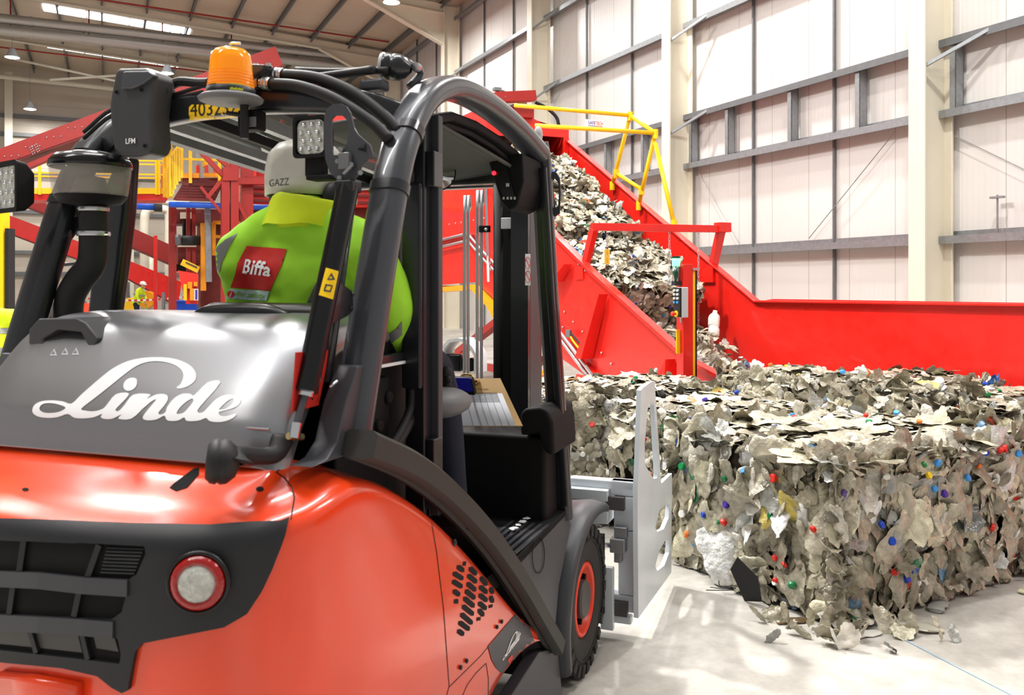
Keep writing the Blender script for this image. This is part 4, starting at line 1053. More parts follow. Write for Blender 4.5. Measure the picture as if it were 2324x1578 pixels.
# the same script, small, on the side plate
def sidexf(p):
    u, v = p[0] / 3.748, p[1] / 3.748
    X, Y = (u - 75) / 470, (v - 32) / 150      # 0..1
    return 1138 + 40 * X + 4 * (1 - Y), 1504 - 54 * X - 34 * (1 - Y)
m = MB(); lo = [(x * 3.748, (y - 780) * 3.748) for x, y in zc(Lo, 2)]
decal(m, BV, TF, [sidexf(p) for p in lo], [[sidexf((x * 3.748, (y - 780) * 3.748)) for x, y in zc(h, 2)] for h in Lh], res=20, off=.0035)
tpart(m, 'script_lettering', 'decal_white', parent=npl)
m = MB(); decal(m, BV, TF, [(1150, 1497), (1160, 1485), (1163, 1492), (1154, 1506)], res=10, off=.0035); tpart(m, 'small_marking', 'decal_red', parent=npl)
# small grey pictograms on the bonnet
m = MB()
for c in ((122, 799), (148, 797), (172, 797)):
    decal(m, BB, TF, [(c[0] - 9, c[1] + 9), (c[0] + 8, c[1] + 9), (c[0] + 2, c[1] - 8)], [[(c[0] - 5, c[1] + 6), (c[0] + 4, c[1] + 6), (c[0], c[1] - 2)]], res=6, off=.001)
tpart(m, 'warning_pictogram', 'grey_box', parent=bo)
# handle block on the bonnet and dark lid edge
m = MB(); a, b = tp(78, 764, y=1.735), tp(228, 764, y=1.735)
yy = a.y
m.prism([(a.x, a.z - .02), (a.x + .002, a.z + .02), (a.x + .035, a.z + .048), (b.x - .06, a.z + .052), (b.x - .03, a.z + .04), (b.x + .012, a.z), (b.x, a.z - .02), (b.x - .02, a.z - .022), (b.x - .045, a.z + .015), (a.x + .1, a.z + .02), (a.x + .05, a.z - .005), (a.x + .06, a.z - .022)], lambda u, v, d: V3((u, d, v)), yy - .02, yy + .09)
tpart(m, 'bonnet_handle', 'camera_grey', bevel=.006)
m = MB(); a, b = tp(60, 772, y=1.76), tp(310, 778, y=1.76); m.tube([a, (a + b) / 2 + V3((0, -.004, .008)), b], .006, 6, 4); tpart(m, 'lid_edge', 'black_gloss')
# dark base frame behind the bonnet, engine cover sides and cab floor
tpart(MB().box(-.44, .44, 1.86, 2.4, .3, 1.50), 'seat_box', 'cab_black')
# red panel with white print between bonnet and post
m = MB(); rp = [tp(670, 800, x=.485), tp(745, 795, x=.485), tp(720, 920, x=.485), tp(660, 935, x=.485)]
m.add(rp, [(0, 1, 2, 3)]); tpart(m, 'side_label', 'cloth_red_back', solid=.004)
m = MB(); m.add([tp(a, b, x=.487) for a, b in ((722, 832), (732, 850), (733, 872), (712, 915), (705, 925), (714, 895), (716, 860))], [tuple(range(7))]); tpart(m, 'label_print', 'decal_white')
# --- overhead guard
gpth = [(1.79, 1.265), (1.86, 1.48), (1.935, 1.70), (2.02, 1.93), (2.09, 2.05), (2.18, 2.145), (2.29, 2.205), (2.42, 2.235), (2.6, 2.24), (2.8, 2.225), (3.0, 2.195), (3.2, 2.15)]
def guard(sx):
    pts = smooth_path([V3((sx * ((.535 if sx > 0 else .565) - .012 * min(1, max(0, (z - 1.3)))), y, z)) for y, z in gpth], 5)
    return pts
for sx in (1, -1):
    m = MB(); m.sweep(guard(sx), [(p[0] * 1.0, p[1]) for p in rrect(.072, .098, .034, 5)], up=(1, 0, 0))
    # profile: width along the truck's side, measured across the post
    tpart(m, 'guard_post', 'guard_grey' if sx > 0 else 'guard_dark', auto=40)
    m = MB(); m.sweep([V3((sx * .525, 3.205, 2.19)), V3((sx * .528, 3.232, 2.12)), V3((sx * .545, 3.27, 1.6)), V3((sx * .565, 3.32, 1.1)), V3((sx * .58, 3.352, .72))], rrect(.06, .075, .02, 3) , up=(1, 0, 0))
    m.sweep([V3((sx * .555, 3.17, 2.09)), V3((sx * .57, 3.22, 1.6)), V3((sx * .59, 3.285, 1.1)), V3((sx * .6, 3.32, .78))], rrect(.02, .03, .006, 2), up=(1, 0, 0))
    tpart(m, 'front_post', 'guard_dark', auto=40)
    g = guard(sx)
    for i in (14, 20):
        m = MB()
        fr_ = frames(g, V3((1, 0, 0)))
        for dd in range(1):
            p0, p1 = g[i] - (g[i + 1] - g[i]).normalized() * .014, g[i] + (g[i + 1] - g[i]).normalized() * .014
            m.sweep([p0, p1], rrect(.079, .105, .036, 5), up=(1, 0, 0))
        tpart(m, 'post_collar', 'guard_dark', auto=40)
# gusset at the foot of the right post
m = MB(); m.prism([(1.60, 1.262), (1.66, 1.27), (1.70, 1.30), (1.735, 1.38), (1.79, 1.46), (1.86, 1.46), (1.80, 1.262)], lambda u, v, d: V3((d, u, v)), .50, .56); tpart(m, 'post_gusset', 'fender_grey', bevel=.004)
m = MB(); m.prism([(1.60, 1.262), (1.66, 1.27), (1.70, 1.30), (1.735, 1.38), (1.79, 1.46), (1.86, 1.46), (1.80, 1.262)], lambda u, v, d: V3((d, u, v)), -.56, -.50); tpart(m, 'post_gusset', 'fender_grey', bevel=.004)
# inner seal ribs under the side roof beam
m = MB(); m.sweep([V3((.49, y + .03, z - .075)) for y, z in gpth[4:]], rrect(.03, .04, .01, 2), up=(1, 0, 0)); m.sweep([V3((.475, y + .03, z - .10)) for y, z in gpth[4:]], rrect(.02, .03, .006, 2), up=(1, 0, 0)); tpart(m, 'roof_seal', 'cab_black')
# rear cross beam
cb_ = smooth_path([V3((-.5, 2.12, 2.075)), V3((-.38, 2.085, 2.125)), V3((-.2, 2.06, 2.15)), V3((0, 2.05, 2.158)), V3((.2, 2.06, 2.155)), V3((.38, 2.09, 2.14)), V3((.5, 2.14, 2.10))], 5)
m = MB(); m.sweep(cb_, rrect(.05, .075, .016, 3), up=(0, 0, 1)); rb = tpart(m, 'rear_beam', 'guard_dark', auto=40)
RBV = bvh_of(rb)
m = MB(); decal(m, RBV, TF, [(430, 244), (436, 238), (566, 236), (568, 262), (500, 269), (429, 273)], res=10, off=.002); pl_ = tpart(m, 'number_plate', 'decal_yellow')
V, F = text_poly('4032323', 1.0); x0 = min(v[0] for v in V); x1 = max(v[0] for v in V)
m = MB(); lay(m, RBV, TF, [(433 + (v[0] - x0) / (x1 - x0) * 122, 264 - v[1] * 42 - (v[0] - x0) / (x1 - x0) * 8) for v in V], F, .003); tpart(m, 'plate_number', 'decal_black', parent=pl_)
# roof: tinted panel with frame strips, grey headliner on the right
def roofz(y): return 2.175 - .075 * (y - 2.1)
m = MB(); m.add([(-.48, 2.15, roofz(2.15)), (.10, 2.15, roofz(2.15)), (.10, 3.2, roofz(3.2)), (-.48, 3.2, roofz(3.2))], [(0, 1, 2, 3)]); tpart(m, 'roof_window', 'tinted_glass', solid=.006)
for x0, w, mt in ((-.48, .04, 'galv_dark'), (-.36, .03, 'galv'), (-.2, .018, 'cab_black'), (-.06, .03, 'galv'), (.09, .04, 'cab_black')):
    tpart(MB().bar((x0, 2.13, roofz(2.13) - .02), (x0, 3.2, roofz(3.2) - .02), w, .03), 'roof_rib', mt)
m = MB(); m.surf(lambda u, v: V3((.1 + .40 * u, 2.28 + .92 * v, roofz(2.28 + .92 * v) - .015 - .05 * math.cos(u * PI) * .3 - (.03 if u > .9 else 0))), [i / 10 for i in range(11)], [i / 8 for i in range(9)]); tpart(m, 'headliner', 'headliner', smooth=True, solid=.012)
tpart(MB().box(-.5, .5, 3.17, 3.23, 2.04, 2.14), 'front_beam', 'guard_dark', bevel=.008)
m = MB(); decal(m, BVHTree.FromPolygons([V3(p) for p in ((-.5, 2.2, roofz(2.2) - .03), (.3, 2.2, roofz(2.2) - .03), (.3, 3.1, roofz(3.1) - .03), (-.5, 3.1, roofz(3.1) - .03))], [(0, 1, 2, 3)]), TF, [(592, 334), (614, 345), (618, 352), (594, 342)], res=10, off=.001); tpart(m, 'caution_label', 'grey_box')
# overhead console with display
oc = [(.40, 2.12), (.54, 2.12), (.545, 2.02), (.52, 1.93), (.485, 1.915), (.455, 1.95)]
m = MB(); m.prism(oc, lambda u, v, d: V3((u, d, v)), 2.98, 3.2); ocn = tpart(m, 'overhead_console', 'cab_black', bevel=.008)
m = MB(); m.add([tp(a, b, y=2.972) for a, b in ((1112, 356), (1145, 358), (1168, 448), (1140, 444))], [(0, 1, 2, 3)]); tpart(m, 'display', 'black_gloss', parent=ocn)
tpart(MB().cbox(tp(1141, 360, y=2.965), (.004, .002, .012)), 'green_led', 'led_green', parent=ocn)
tpart(MB().ball(tp(1121, 393, y=2.965), .008), 'red_led', 'led_red', parent=ocn)
m = MB()
for a in (1143, 1152, 1160, 1168): m.cbox(tp(a, 450, y=2.965), (.007, .002, .009))
m.cbox(tp(1152, 420, y=2.965), (.012, .002, .012)); tpart(m, 'button_icons', 'grey_box', parent=ocn)
# --- beacon on the roof
bcn = V3(tp(524, 200, y=1.93)); bx, by, bz = bcn
s = 45.0
Yb = TF.w(bx, by).y; k = Yb / 2000.0
amb = pgroup('beacon_light', FT)
put(MB().lathe([(52 * k, -2 * k), (49 * k, 20 * k), (46 * k, 60 * k), (43 * k, 76 * k), (34 * k, 86 * k), (14 * k, 90 * k), (.0005, 90 * k)], (bx, by, bz), n=40), 'lens', 'amber', amb, smooth=True)
m = MB()
for i in range(9): m.lathe([((51 - i) * k, (4 + i * 7) * k), ((52.5 - i) * k, (5.5 + i * 7) * k), ((51 - i) * k, (7 + i * 7) * k)], (bx, by, bz), n=40)
put(m, 'lens_ribs', 'amber_deep', amb, smooth=True)
put(MB().lathe([(22 * k, 10 * k), (20 * k, 60 * k), (.0005, 70 * k)], (bx, by, bz), n=20), 'reflector', 'amber_deep', amb, smooth=True)
put(MB().lathe([(53 * k, -16 * k), (54 * k, -2 * k), (50 * k, -1 * k)], (bx, by, bz), n=40), 'base_ring', 'black_plastic', amb, smooth=True)
for d_, c_, a0 in ((.0, 'decal_black', -2.1), (.0, 'patch_lime', -.95)):
    m = MB(); m.surf(lambda u, v: V3((bx + 53.4 * k * math.cos(a0 + .55 * u), by + 53.4 * k * math.sin(a0 + .55 * u), bz - 14 * k + 14 * k * v)), [i / 6 for i in range(7)], [0, 1]); put(m, 'base_label', c_, amb)
put(MB().lathe([(.001, -36 * k), (60 * k, -34 * k), (70 * k, -30 * k), (72 * k, -24 * k), (64 * k, -18 * k), (50 * k, -14 * k), (.001, -14 * k)], (bx, by, bz), n=40), 'mounting_disc', 'grey_plastic', amb, smooth=True)
put(MB().cyl((bx + .02, by + .03, bz - .13), (bx + .02, by + .03, bz - .03), .012, 10).cyl((bx - .03, by + .02, bz - .06), (bx + .04, by + .06, bz - .07), .006, 8), 'stalk', 'black_rubber', amb)
put(MB().tube([tp(520, 110, y=by), tp(522, 100, y=by), tp(530, 98, y=by), tp(545, 98, y=by)], .004, 6, 3), 'wire_loop', 'chrome', amb)
# lamp hanging under the beam
m = MB(); m.cbox(tp(572, 275, y=2.0), (.06, .05, .055)); ul = tpart(m, 'small_camera', 'cab_black', bevel=.006); tpart(MB().cbox(tp(568, 277, y=1.972), (.034, .006, .026)), 'camera_window', 'grey_plastic', parent=ul)
tpart(MB().tube([tp(498, 215, y=1.98), tp(510, 232, y=1.97), tp(535, 232, y=1.97), tp(560, 222, y=1.98), tp(600, 232, y=2.0)], .004, 6, 4), 'cable', 'black_rubber')
# --- dark camera box on the left arc
c0 = tp(310, 258, y=1.97); kk = TF.w(c0.x, c0.y).y / 2000
def cb2(a, b, d): return tp(a, b, y=1.97) + V3((0, d, 0))
lf = pgroup('camera_box', FT)
out = [(262, 215), (272, 165), (280, 157), (340, 156), (362, 168), (366, 185), (360, 215), (355, 260), (359, 330), (352, 350), (325, 358), (285, 357), (268, 345), (262, 300), (258, 240)]
m = MB(); m.prism([(lambda q: (q.x, q.z))(tp(a, b, y=1.97)) for a, b in out], lambda u, v, d: V3((u, d, v)), 1.95, 2.03)
put(m, 'housing', 'camera_grey', lf, bevel=.014, bseg=4)
m = MB(); top = [(275, 203), (281, 162), (340, 161), (352, 172), (325, 192), (300, 203)]
m.prism([(lambda q: (q.x, q.z))(tp(a, b, y=1.94)) for a, b in top], lambda u, v, d: V3((u, d, v)), 1.935, 1.96); put(m, 'hood_lip', 'guard_grey', lf, bevel=.006)
for a, b in ((320, 204), (264, 209), (328, 331)): put(MB().cyl(tp(a, b, y=1.944), tp(a, b, y=1.952), .0045, 10), 'screw_hole', 'dark_void', lf)
m = MB(); q0 = tp(296, 320, y=1.945); text_on(m, 'LFM', lambda u, v: q0 + V3((u, 0, v)), .034, bold=.02); put(m, 'lettering', 'decal_white', lf)
put(MB().cyl(tp(368, 205, y=1.99), tp(385, 205, y=2.06), .016, 12).tube([tp(385, 195, y=2.05), tp(410, 185, y=2.05), tp(450, 188, y=2.04), tp(475, 188, y=2.02)], .014, 10, 3), 'mounting_arm', 'black_rubber', lf)
# cables along the left arc
for d0 in (0, 14):
    tpart(MB().tube([tp(190, 300 + d0, y=2.02), tp(260, 245 + d0, y=2.03), tp(370, 222 + d0 * .5, y=2.05), tp(460, 195 + d0, y=2.03)], .006, 6, 4), 'cable', 'black_rubber')
# --- air pre-cleaner bowl and duct on the left
pb = tp(206, 420, y=2.0); px0, py0 = pb.x, pb.y; kp = TF.w(px0, py0).y / 2000.0; zt = tp(206, 378, y=2.0).z
ac = pgroup('air_precleaner', FT)
put(MB().lathe([(.0005, 34 * kp), (40 * kp, 32 * kp), (76 * kp, 24 * kp), (87 * kp, 10 * kp), (89 * kp, -2 * kp), (86 * kp, -4 * kp)], (px0, py0, zt), n=40), 'lid', 'black_gloss', ac, smooth=True)
put(MB().lathe([(85 * kp, -2 * kp), (82 * kp, -30 * kp), (78 * kp, -62 * kp), (72 * kp, -70 * kp), (30 * kp, -73 * kp)], (px0, py0, zt), n=40), 'clear_bowl', 'bowl_clear', ac, smooth=True, solid=.002)
put(MB().lathe([(.0005, -20 * kp), (30 * kp, -26 * kp), (38 * kp, -50 * kp), (50 * kp, -70 * kp)], (px0, py0, zt), n=24), 'inner_cone', 'hub_grey', ac, smooth=True)
put(MB().lathe([(78 * kp, -68 * kp), (66 * kp, -84 * kp), (32 * kp, -90 * kp), (30 * kp, -112 * kp)], (px0, py0, zt), n=30), 'bowl_base', 'cab_black', ac, smooth=True)
dp = [tp(211, 470, y=2.0), tp(212, 520, y=2.0), tp(212, 560, y=2.0), tp(206, 602, y=1.99), tp(178, 640, y=1.97), tp(158, 680, y=1.96), tp(154, 740, y=1.96)]
put(MB().tube(dp, 31 * kp, 20, 6), 'intake_hose', 'black_rubber', ac, smooth=True)
for b_, r_ in ((475, 33), (531, 35)): put(MB().lathe([(r_ * kp, -5 * kp), ((r_ + 1.5) * kp, 0), (r_ * kp, 5 * kp)], tp(212, b_, y=2.0), n=24), 'hose_clamp', 'zinc', ac, smooth=True)
put(MB().cyl(tp(240, 531, y=1.95), tp(248, 531, y=1.95), .006, 8), 'clamp_screw', 'chrome', ac)
m = MB(); m.prism([(lambda q: (q.x, q.z))(tp(a, b, y=2.0)) for a, b in ((105, 500), (185, 492), (185, 515), (140, 575), (140, 578), (85, 578), (95, 545))], lambda u, v, d: V3((u, d, v)), 1.99, 2.0); put(m, 'bracket', 'cab_black', ac)
for a, b in ((118, 542), (108, 564)): put(MB().ball(tp(a, b, y=1.985), .007), 'bolt', 'black_gloss', ac)
m = MB(); m.prism([(lambda q: (q.x, q.z))(tp(a, b, y=2.2)) for a, b in ((226, 440), (252, 380), (292, 350), (284, 480), (270, 600), (250, 745), (190, 745), (206, 600))], lambda u, v, d: V3((u, d, v)), 2.2, 2.26)
tpart(m, 'left_pillar', 'guard_dark', bevel=.02, bseg=4)
# --- work lamps
def work_lamp(label, ca, cb, y, w, h, ang):
    c = tp(ca, cb, y=y); k = TF.w(c.x, c.y).y / 2000; W, H = w * k, h * k
    r = pgroup('work_lamp', FT); r['label'] = label
    R = Matrix.Rotation(ang, 4, 'Z')
    def T_(u, d, v): return c + (R @ V3((u, d, v)))
    m = MB(); vs = rrect(W, H, .012, 3); n = len(vs)
    m.add([T_(a, -.0, b) for a, b in vs] + [T_(a * .92, .03, b * .92) for a, b in vs] + [T_(a * .6, .06, b * .6) for a, b in vs] + [T_(a * .84, -.0, b * .84) for a, b in vs] + [T_(a * .8, .012, b * .8) for a, b in vs],
          [(i, (i + 1) % n, n + (i + 1) % n, n + i) for i in range(n)] + [(n + i, n + (i + 1) % n, 2 * n + (i + 1) % n, 2 * n + i) for i in range(n)] + [tuple(2 * n + i for i in range(n))] + [(3 * n + i, 3 * n + (i + 1) % n, (i + 1) % n, i) for i in range(n)] + [(4 * n + i, 4 * n + (i + 1) % n, 3 * n + (i + 1) % n, 3 * n + i) for i in range(n)])
    put(m, 'lamp_housing', 'cab_black', r, auto=40)
    m = MB(); vs = rrect(W * .8, H * .8, .016, 3); n = len(vs); m.add([T_(a, .006, b) for a, b in vs], [tuple(range(n))]); put(m, 'lens', 'lens_clear', r)
    m = MB()
    for i in range(3):
        for j in range(4): m.ball(T_((i - 1) * W * .24 + (j % 2) * W * .08 - .003, .003, (j - 1.5) * H * .19), .0055, 8, 6)
    put(m, 'led_cups', 'chrome', r, smooth=True)
    return r, T_
wl, T_ = work_lamp('square LED work lamp beside the grey slotted bracket on the right post', 702, 310, 1.86, 92, 96, -.05)
put(MB().cbox(T_(.0, .03, -.07), (.05, .03, .05)).cbox(T_(.02, .03, -.1), (.07, .05, .012)), 'lamp_foot', 'cab_black', wl, bevel=.003)
work_lamp('work lamp cut by the left edge, on the left guard post', 10, 425, 1.80, 120, 118, -.3)
# slotted lamp guard plate
m = MB(); q = lambda a, b: (lambda t: (t.x, t.z))(tp(a, b, y=1.84))
ol = [q(a, b) for a, b in ((736, 262), (742, 246), (756, 236), (772, 235), (786, 242), (795, 256), (803, 290), (812, 305), (840, 330), (846, 350), (822, 372), (810, 400), (795, 414), (770, 412), (748, 392), (738, 360), (735, 310))]
hl = [[q(a, b) for a, b in ((752, 270), (760, 262), (776, 262), (787, 272), (791, 300), (787, 325), (776, 345), (770, 352), (754, 352), (751, 310))], [q(a, b) for a, b in ((775, 352), (790, 348), (800, 360), (798, 374), (782, 384), (774, 370))]]
m.plate(ol, hl, lambda u, v, d: V3((u, d, v)), 1.84, 1.847); lgp = tpart(m, 'lamp_bracket', 'fender_grey')
for a, b in ((772, 339), (766, 366), (797, 373), (818, 392), (770, 404)): tpart(MB().cyl(tp(a, b, y=1.83), tp(a, b, y=1.84), .006, 10), 'bolt', 'galv', parent=lgp)
tpart(MB().cbox(tp(784, 366, y=1.835), (.03, .02, .04)), 'pivot_block', 'galv_dark', bevel=.003)
for a, b, c_, d_ in ((780, 395, 800, 374),): tpart(MB().bar(tp(a, b, y=1.825), tp(c_, d_, y=1.825), .006, .006), 'pin', 'galv')
tpart(MB().bar(tp(838, 350, y=1.86), tp(822, 330, y=1.84), .02, .02), 'pivot_block', 'guard_dark')
# --- gas strut on the right rear post
m = MB(); m.cyl(tp(790, 425, x=.50), tp(694, 890, x=.50), .0265, 20); st = tpart(m, 'gas_strut', 'black_gloss', auto=40)
tpart(MB().cyl(tp(694, 890, x=.50), tp(691, 902, x=.50), .02, 16), 'strut_collar', 'chrome', parent=st, auto=40)
tpart(MB().cyl(tp(692, 895, x=.50), tp(672, 968, x=.50), .0085, 12), 'strut_rod', 'guard_grey', parent=st, auto=40)
tpart(MB().cyl(tp(674, 960, x=.50), tp(668, 995, x=.50), .012, 12), 'strut_end', 'chrome', parent=st, auto=40)
tpart(MB().cyl(tp(655, 990, x=.49), tp(685, 992, x=.49), .008, 10), 'strut_pin', 'brass', parent=st)
tpart(MB().cbox(tp(790, 424, x=.50), (.05, .05, .03)), 'strut_head', 'black_plastic', parent=st, bevel=.006)
SB = bvh_of(st)
m = MB(); decal(m, SB, TF, [(740, 608), (768, 616), (755, 680), (724, 670)], res=8, off=.001); sk_ = tpart(m, 'warning_sticker', 'decal_yellow', parent=st)
m = MB(); decal(m, SB, TF, [(752, 619), (760, 636), (742, 636)], [[(751, 626), (755, 633), (746, 633)]], res=6, off=.0016); decal(m, SB, TF, [(739, 645), (755, 648), (750, 664), (734, 661)], [[(742, 649), (752, 651), (748, 660), (738, 658)]], res=6, off=.0016); tpart(m, 'sticker_print', 'fender_grey', parent=st)
# bracket plate, latch and screws behind the strut
m = MB(); q = lambda a, b: (lambda t: (t.y, t.z))(tp(a, b, x=.515))
m.prism([q(a, b) for a, b in ((773, 640), (802, 662), (803, 705), (790, 718), (752, 738), (760, 690))], lambda u, v, d: V3((d, u, v)), .50, .515); tpart(m, 'latch_plate', 'guard_dark', bevel=.003)
for a, b in ((800, 669), (796, 699), (786, 545), (776, 598), (779, 600)): tpart(MB().ball(tp(a, b, x=.516), .005), 'bolt', 'black_gloss')
m = MB(); m.cyl(tp(800, 440, x=.49), tp(742, 868, x=.49), .011, 10); tpart(m, 'inner_tube', 'guard_dark', smooth=True)
tpart(MB().tube([tp(748, 880, x=.515), tp(757, 873, x=.52), tp(766, 866, x=.525)], .004, 8), 'spring_pin', 'chrome')
# round rubber knob at the tail
kn = tp(497, 1048, y=1.47)
m = MB(); ax = V3((-.75, -.62, .1)).normalized()
m.lathe([(.0005, .026), (.034, .024), (.044, .014), (.046, .004), (.042, .0), (.046, -.006), (.044, -.018), (.03, -.034), (.012, -.04)], kn, ax, 26)
tpart(m, 'tail_knob', 'black_rubber', smooth=True)
m = MB(); m.tube([kn - ax * .03, tp(540, 1034, y=1.50), tp(590, 1036, y=1.56), tp(625, 1030, y=1.6), tp(640, 1000, y=1.63)], .019, 12, 4, radii=[.04, .02, .018, .02, .026]); tpart(m, 'knob_arm', 'black_rubber', smooth=True)
# --- hoses and fittings on the roof
hm = [([(612, 190), (680, 196), (760, 225), (840, 275), (884, 318)], .0155, 2.02), ([(640, 170), (720, 178), (800, 210), (870, 262), (905, 300)], .0165, 2.06), ([(672, 160), (760, 163), (840, 160), (880, 160)], .010, 2.12), ([(700, 178), (780, 168), (850, 158)], .012, 2.10)]
for L, r, y in hm:
    hs = tpart(MB().tube([tp(a, b, y=y) for a, b in L], r, 14, 6), 'roof_hose', 'black_rubber', smooth=True)
    if r > .015:
        p0 = tp(*L[0], y=y); p1 = tp(*L[1], y=y); d = (p0 - p1).normalized()
        m = MB(); m.lathe([(r + .002, 0), (r + .003, .006), (r + .001, .009), (r + .003, .012), (r + .001, .02), (r + .003, .024), (r - .002, .03), (r - .002, .036)], p0 - d * .005, d, 18); m.lathe([(r + .003, .036), (r + .003, .05), (.005, .05)], p0 - d * .005, d, 6)
        tpart(m, 'hose_fitting', 'zinc', parent=hs)
m = MB(); m.prism([(lambda t: (t.x, t.z))(tp(a, b, y=2.03)) for a, b in ((563, 165), (572, 150), (615, 152), (612, 162), (590, 178), (582, 215), (575, 225), (566, 200))], lambda u, v, d: V3((u, d, v)), 2.0, 2.06); hb_ = tpart(m, 'hose_bracket', 'fender_grey', bevel=.003)
for a in (580, 609): tpart(MB().lathe([(.012, 0), (.012, .003), (.007, .003), (.007, .01), (.0005, .01)], tp(a, 152, y=2.02), n=6), 'bolt', 'zinc', parent=hb_)
# horn at the bend
hn = tp(893, 152, y=2.16); ax = V3((-.85, -.2, .12)).normalized()
m = MB(); m.lathe([(.0005, .035), (.03, .035), (.036, .028), (.037, .008), (.034, .004), (.037, 0), (.036, -.02), (.028, -.035), (.012, -.05)], hn, ax, 26); tpart(m, 'horn', 'guard_dark', smooth=True)
tpart(MB().lathe([(.034, .036), (.037, .03), (.037, .026)], hn, ax, 26), 'horn_rim', 'grey_box', smooth=True)
tpart(MB().tube([tp(918, 145, y=2.17), tp(935, 150, y=2.2), tp(955, 165, y=2.24), tp(930, 200, y=2.22)], .012, 10, 3, radii=[.018, .012, .01, .014]), 'horn_bracket', 'guard_grey', smooth=True)
tpart(MB().cyl(tp(942, 150, y=2.18), tp(950, 154, y=2.2), .012, 8), 'bolt', 'zinc')
tpart(MB().cbox(tp(850, 195, y=2.12), (.07, .05, .03)), 'roof_lug', 'fender_grey', bevel=.008)
# --- right door frame, conduit, hoses down into the body
ya, yb_, yc = tp(963, 600, x=.53).y, tp(990, 600, x=.54).y, tp(1004, 600, x=.55).y
m = MB(); m.box(.47, .53, ya, yb_, 1.02, 2.14); tpart(m, 'door_frame', 'guard_dark', bevel=.005)
tpart(MB().box(.525, .552, yb_ - .01, yc, 1.0, 2.125), 'door_edge', 'fender_grey', bevel=.003)
for z in (1.97, 1.17): tpart(MB().box(.53, .555, ya + .01, ya + .07, z - .05, z + .05), 'hinge', 'guard_dark', bevel=.004)
m = MB(); a, b = tp(950, 418, x=.50), tp(950, 880, x=.50); m.box(.465, .525, a.y - .04, a.y + .03, b.z, a.z); tpart(m, 'cable_duct', 'guard_dark', bevel=.008)
for dx, en in ((0, 870), (12, 905)):
    tpart(MB().tube([tp(935 + dx, 875, x=.49), tp(930 + dx, 930, x=.49), tp(905 + dx, 985, x=.49), tp(870 + dx, 1035, x=.49)], .012, 10, 4), 'cab_hose', 'black_rubber', smooth=True)
    tpart(MB().tube([tp(935 + dx, 425, x=.49), tp(930 + dx, 385, x=.49), tp(915 + dx * .5, 330, x=.47), tp(890 + dx, 300, x=.45)], .012, 10, 4), 'cab_hose', 'black_rubber', smooth=True)
# --- cab inside
tpart(MB().box(.28, .455, 1.86, 2.14, .5, 1.40), 'seat_side_box', 'cab_black', bevel=.01)
a, b = tp(836, 812, x=.47), tp(918, 812, x=.47); tpart(MB().box(.455, .475, a.y, b.y + .1, a.z - .035, a.z), 'hip_rail', 'guard_dark', bevel=.004)
a = tp(836, 833, x=.476); tpart(MB().box(.462, .48, a.y, b.y + .1, a.z - .008, a.z), 'hip_rail_trim', 'white_plastic')
for a, b in ((882, 903), (860, 968)): tpart(MB().lathe([(.018, 0), (.016, .006), (.008, .008), (.0005, .004)], tp(a, b, x=.458), (1, 0, 0), 14), 'bolt', 'cab_black', smooth=True)
m = MB(); m.box(-.56, .56, 2.0, 3.5, .66, .72); m.box(-.58, -.55, 2.3, 3.3, .3, .75); fl = tpart(m, 'cab_floor', 'cab_black')
m = MB(); m.box(-.55, .57, 3.16, 3.5, .70, 1.075); tpart(m, 'front_cowl', 'cab_black', bevel=.02)
m = MB(); m.prism([(lambda q: (q.x, q.z))(tp(a, b, y=3.12)) for a, b in ((1180, 990), (1180, 940), (1190, 927), (1226, 924), (1242, 932), (1254, 960), (1258, 1035), (1236, 1030), (1222, 985))], lambda u, v, d: V3((u, d, v)), 3.12, 3.42); tpart(m, 'cowl_end', 'cab_black', bevel=.015, bseg=4)
tpart(MB().box(-.54, .44, 2.42, 2.44, .7, 1.2), 'seat_base_front', 'cab_black')
tpart(MB().box(.15, .22, 2.95, 3.1, .8, .86), 'pedal', 'hub_grey', bevel=.004)
# seat
seat = tpart(MB().box(-.06, .42, 2.02, 2.55, 1.30, 1.42), 'seat_cushion', 'seat_vinyl', bevel=.04, bseg=4)
m = MB(); sp = [tp(a, b, y=1.93) for a, b in ((440, 722), (470, 710), (540, 706), (610, 708), (660, 722))]
m.tube(sp, .018, 12, 4, radii=[.012, .02, .022, .02, .012]); m.tube([p + V3((0, .04, -.02)) for p in sp], .03, 12, 4); tpart(m, 'seat_top_roll', 'seat_vinyl', smooth=True)
tpart(MB().box(-.02, .38, 1.94, 2.04, 1.30, 1.60), 'seat_back', 'seat_vinyl', bevel=.03, bseg=4)
# armrest console with joystick, screen, clipboard
ar = tp(1030, 915, y=2.62)
m = MB(); m.ball(ar + V3((-.05, 0, 0)), .1, 20, 12, (1.0, 1.3, .5)); ac2 = tpart(m, 'armrest_console', 'grey_plastic', smooth=True)
js = tp(1014, 850, y=2.66)
tpart(MB().lathe([(.017, -.06), (.02, -.05), (.015, -.045), (.019, -.037), (.014, -.03), (.017, -.022), (.012, -.015), (.012, 0)], js, n=16), 'joystick_boot', 'black_rubber', parent=ac2, smooth=True)
tpart(MB().ball(js + V3((0, 0, .004)), .02, 16, 10, (1, 1, 1.1)).ball(js + V3((.008, -.01, -.014)), .013), 'joystick', 'black_rubber', parent=ac2, smooth=True)
sc = tp(1045, 875, y=2.95)
m = MB(); m.cbox(sc, (.11, .02, .07), Matrix.Rotation(.5, 4, 'X')); scr = tpart(m, 'terminal', 'cab_black', bevel=.004)
tpart(MB().cbox(sc + V3((0, -.014, .006)), (.1, .004, .058), Matrix.Rotation(.5, 4, 'X')), 'terminal_screen', 'screen_blue', parent=scr)
cbo = thing('clipboard', 'brown clipboard with a printed sheet standing on the forklift dashboard', 'clipboard', TF, tuple(tp(1110, 960, y=3.1)))
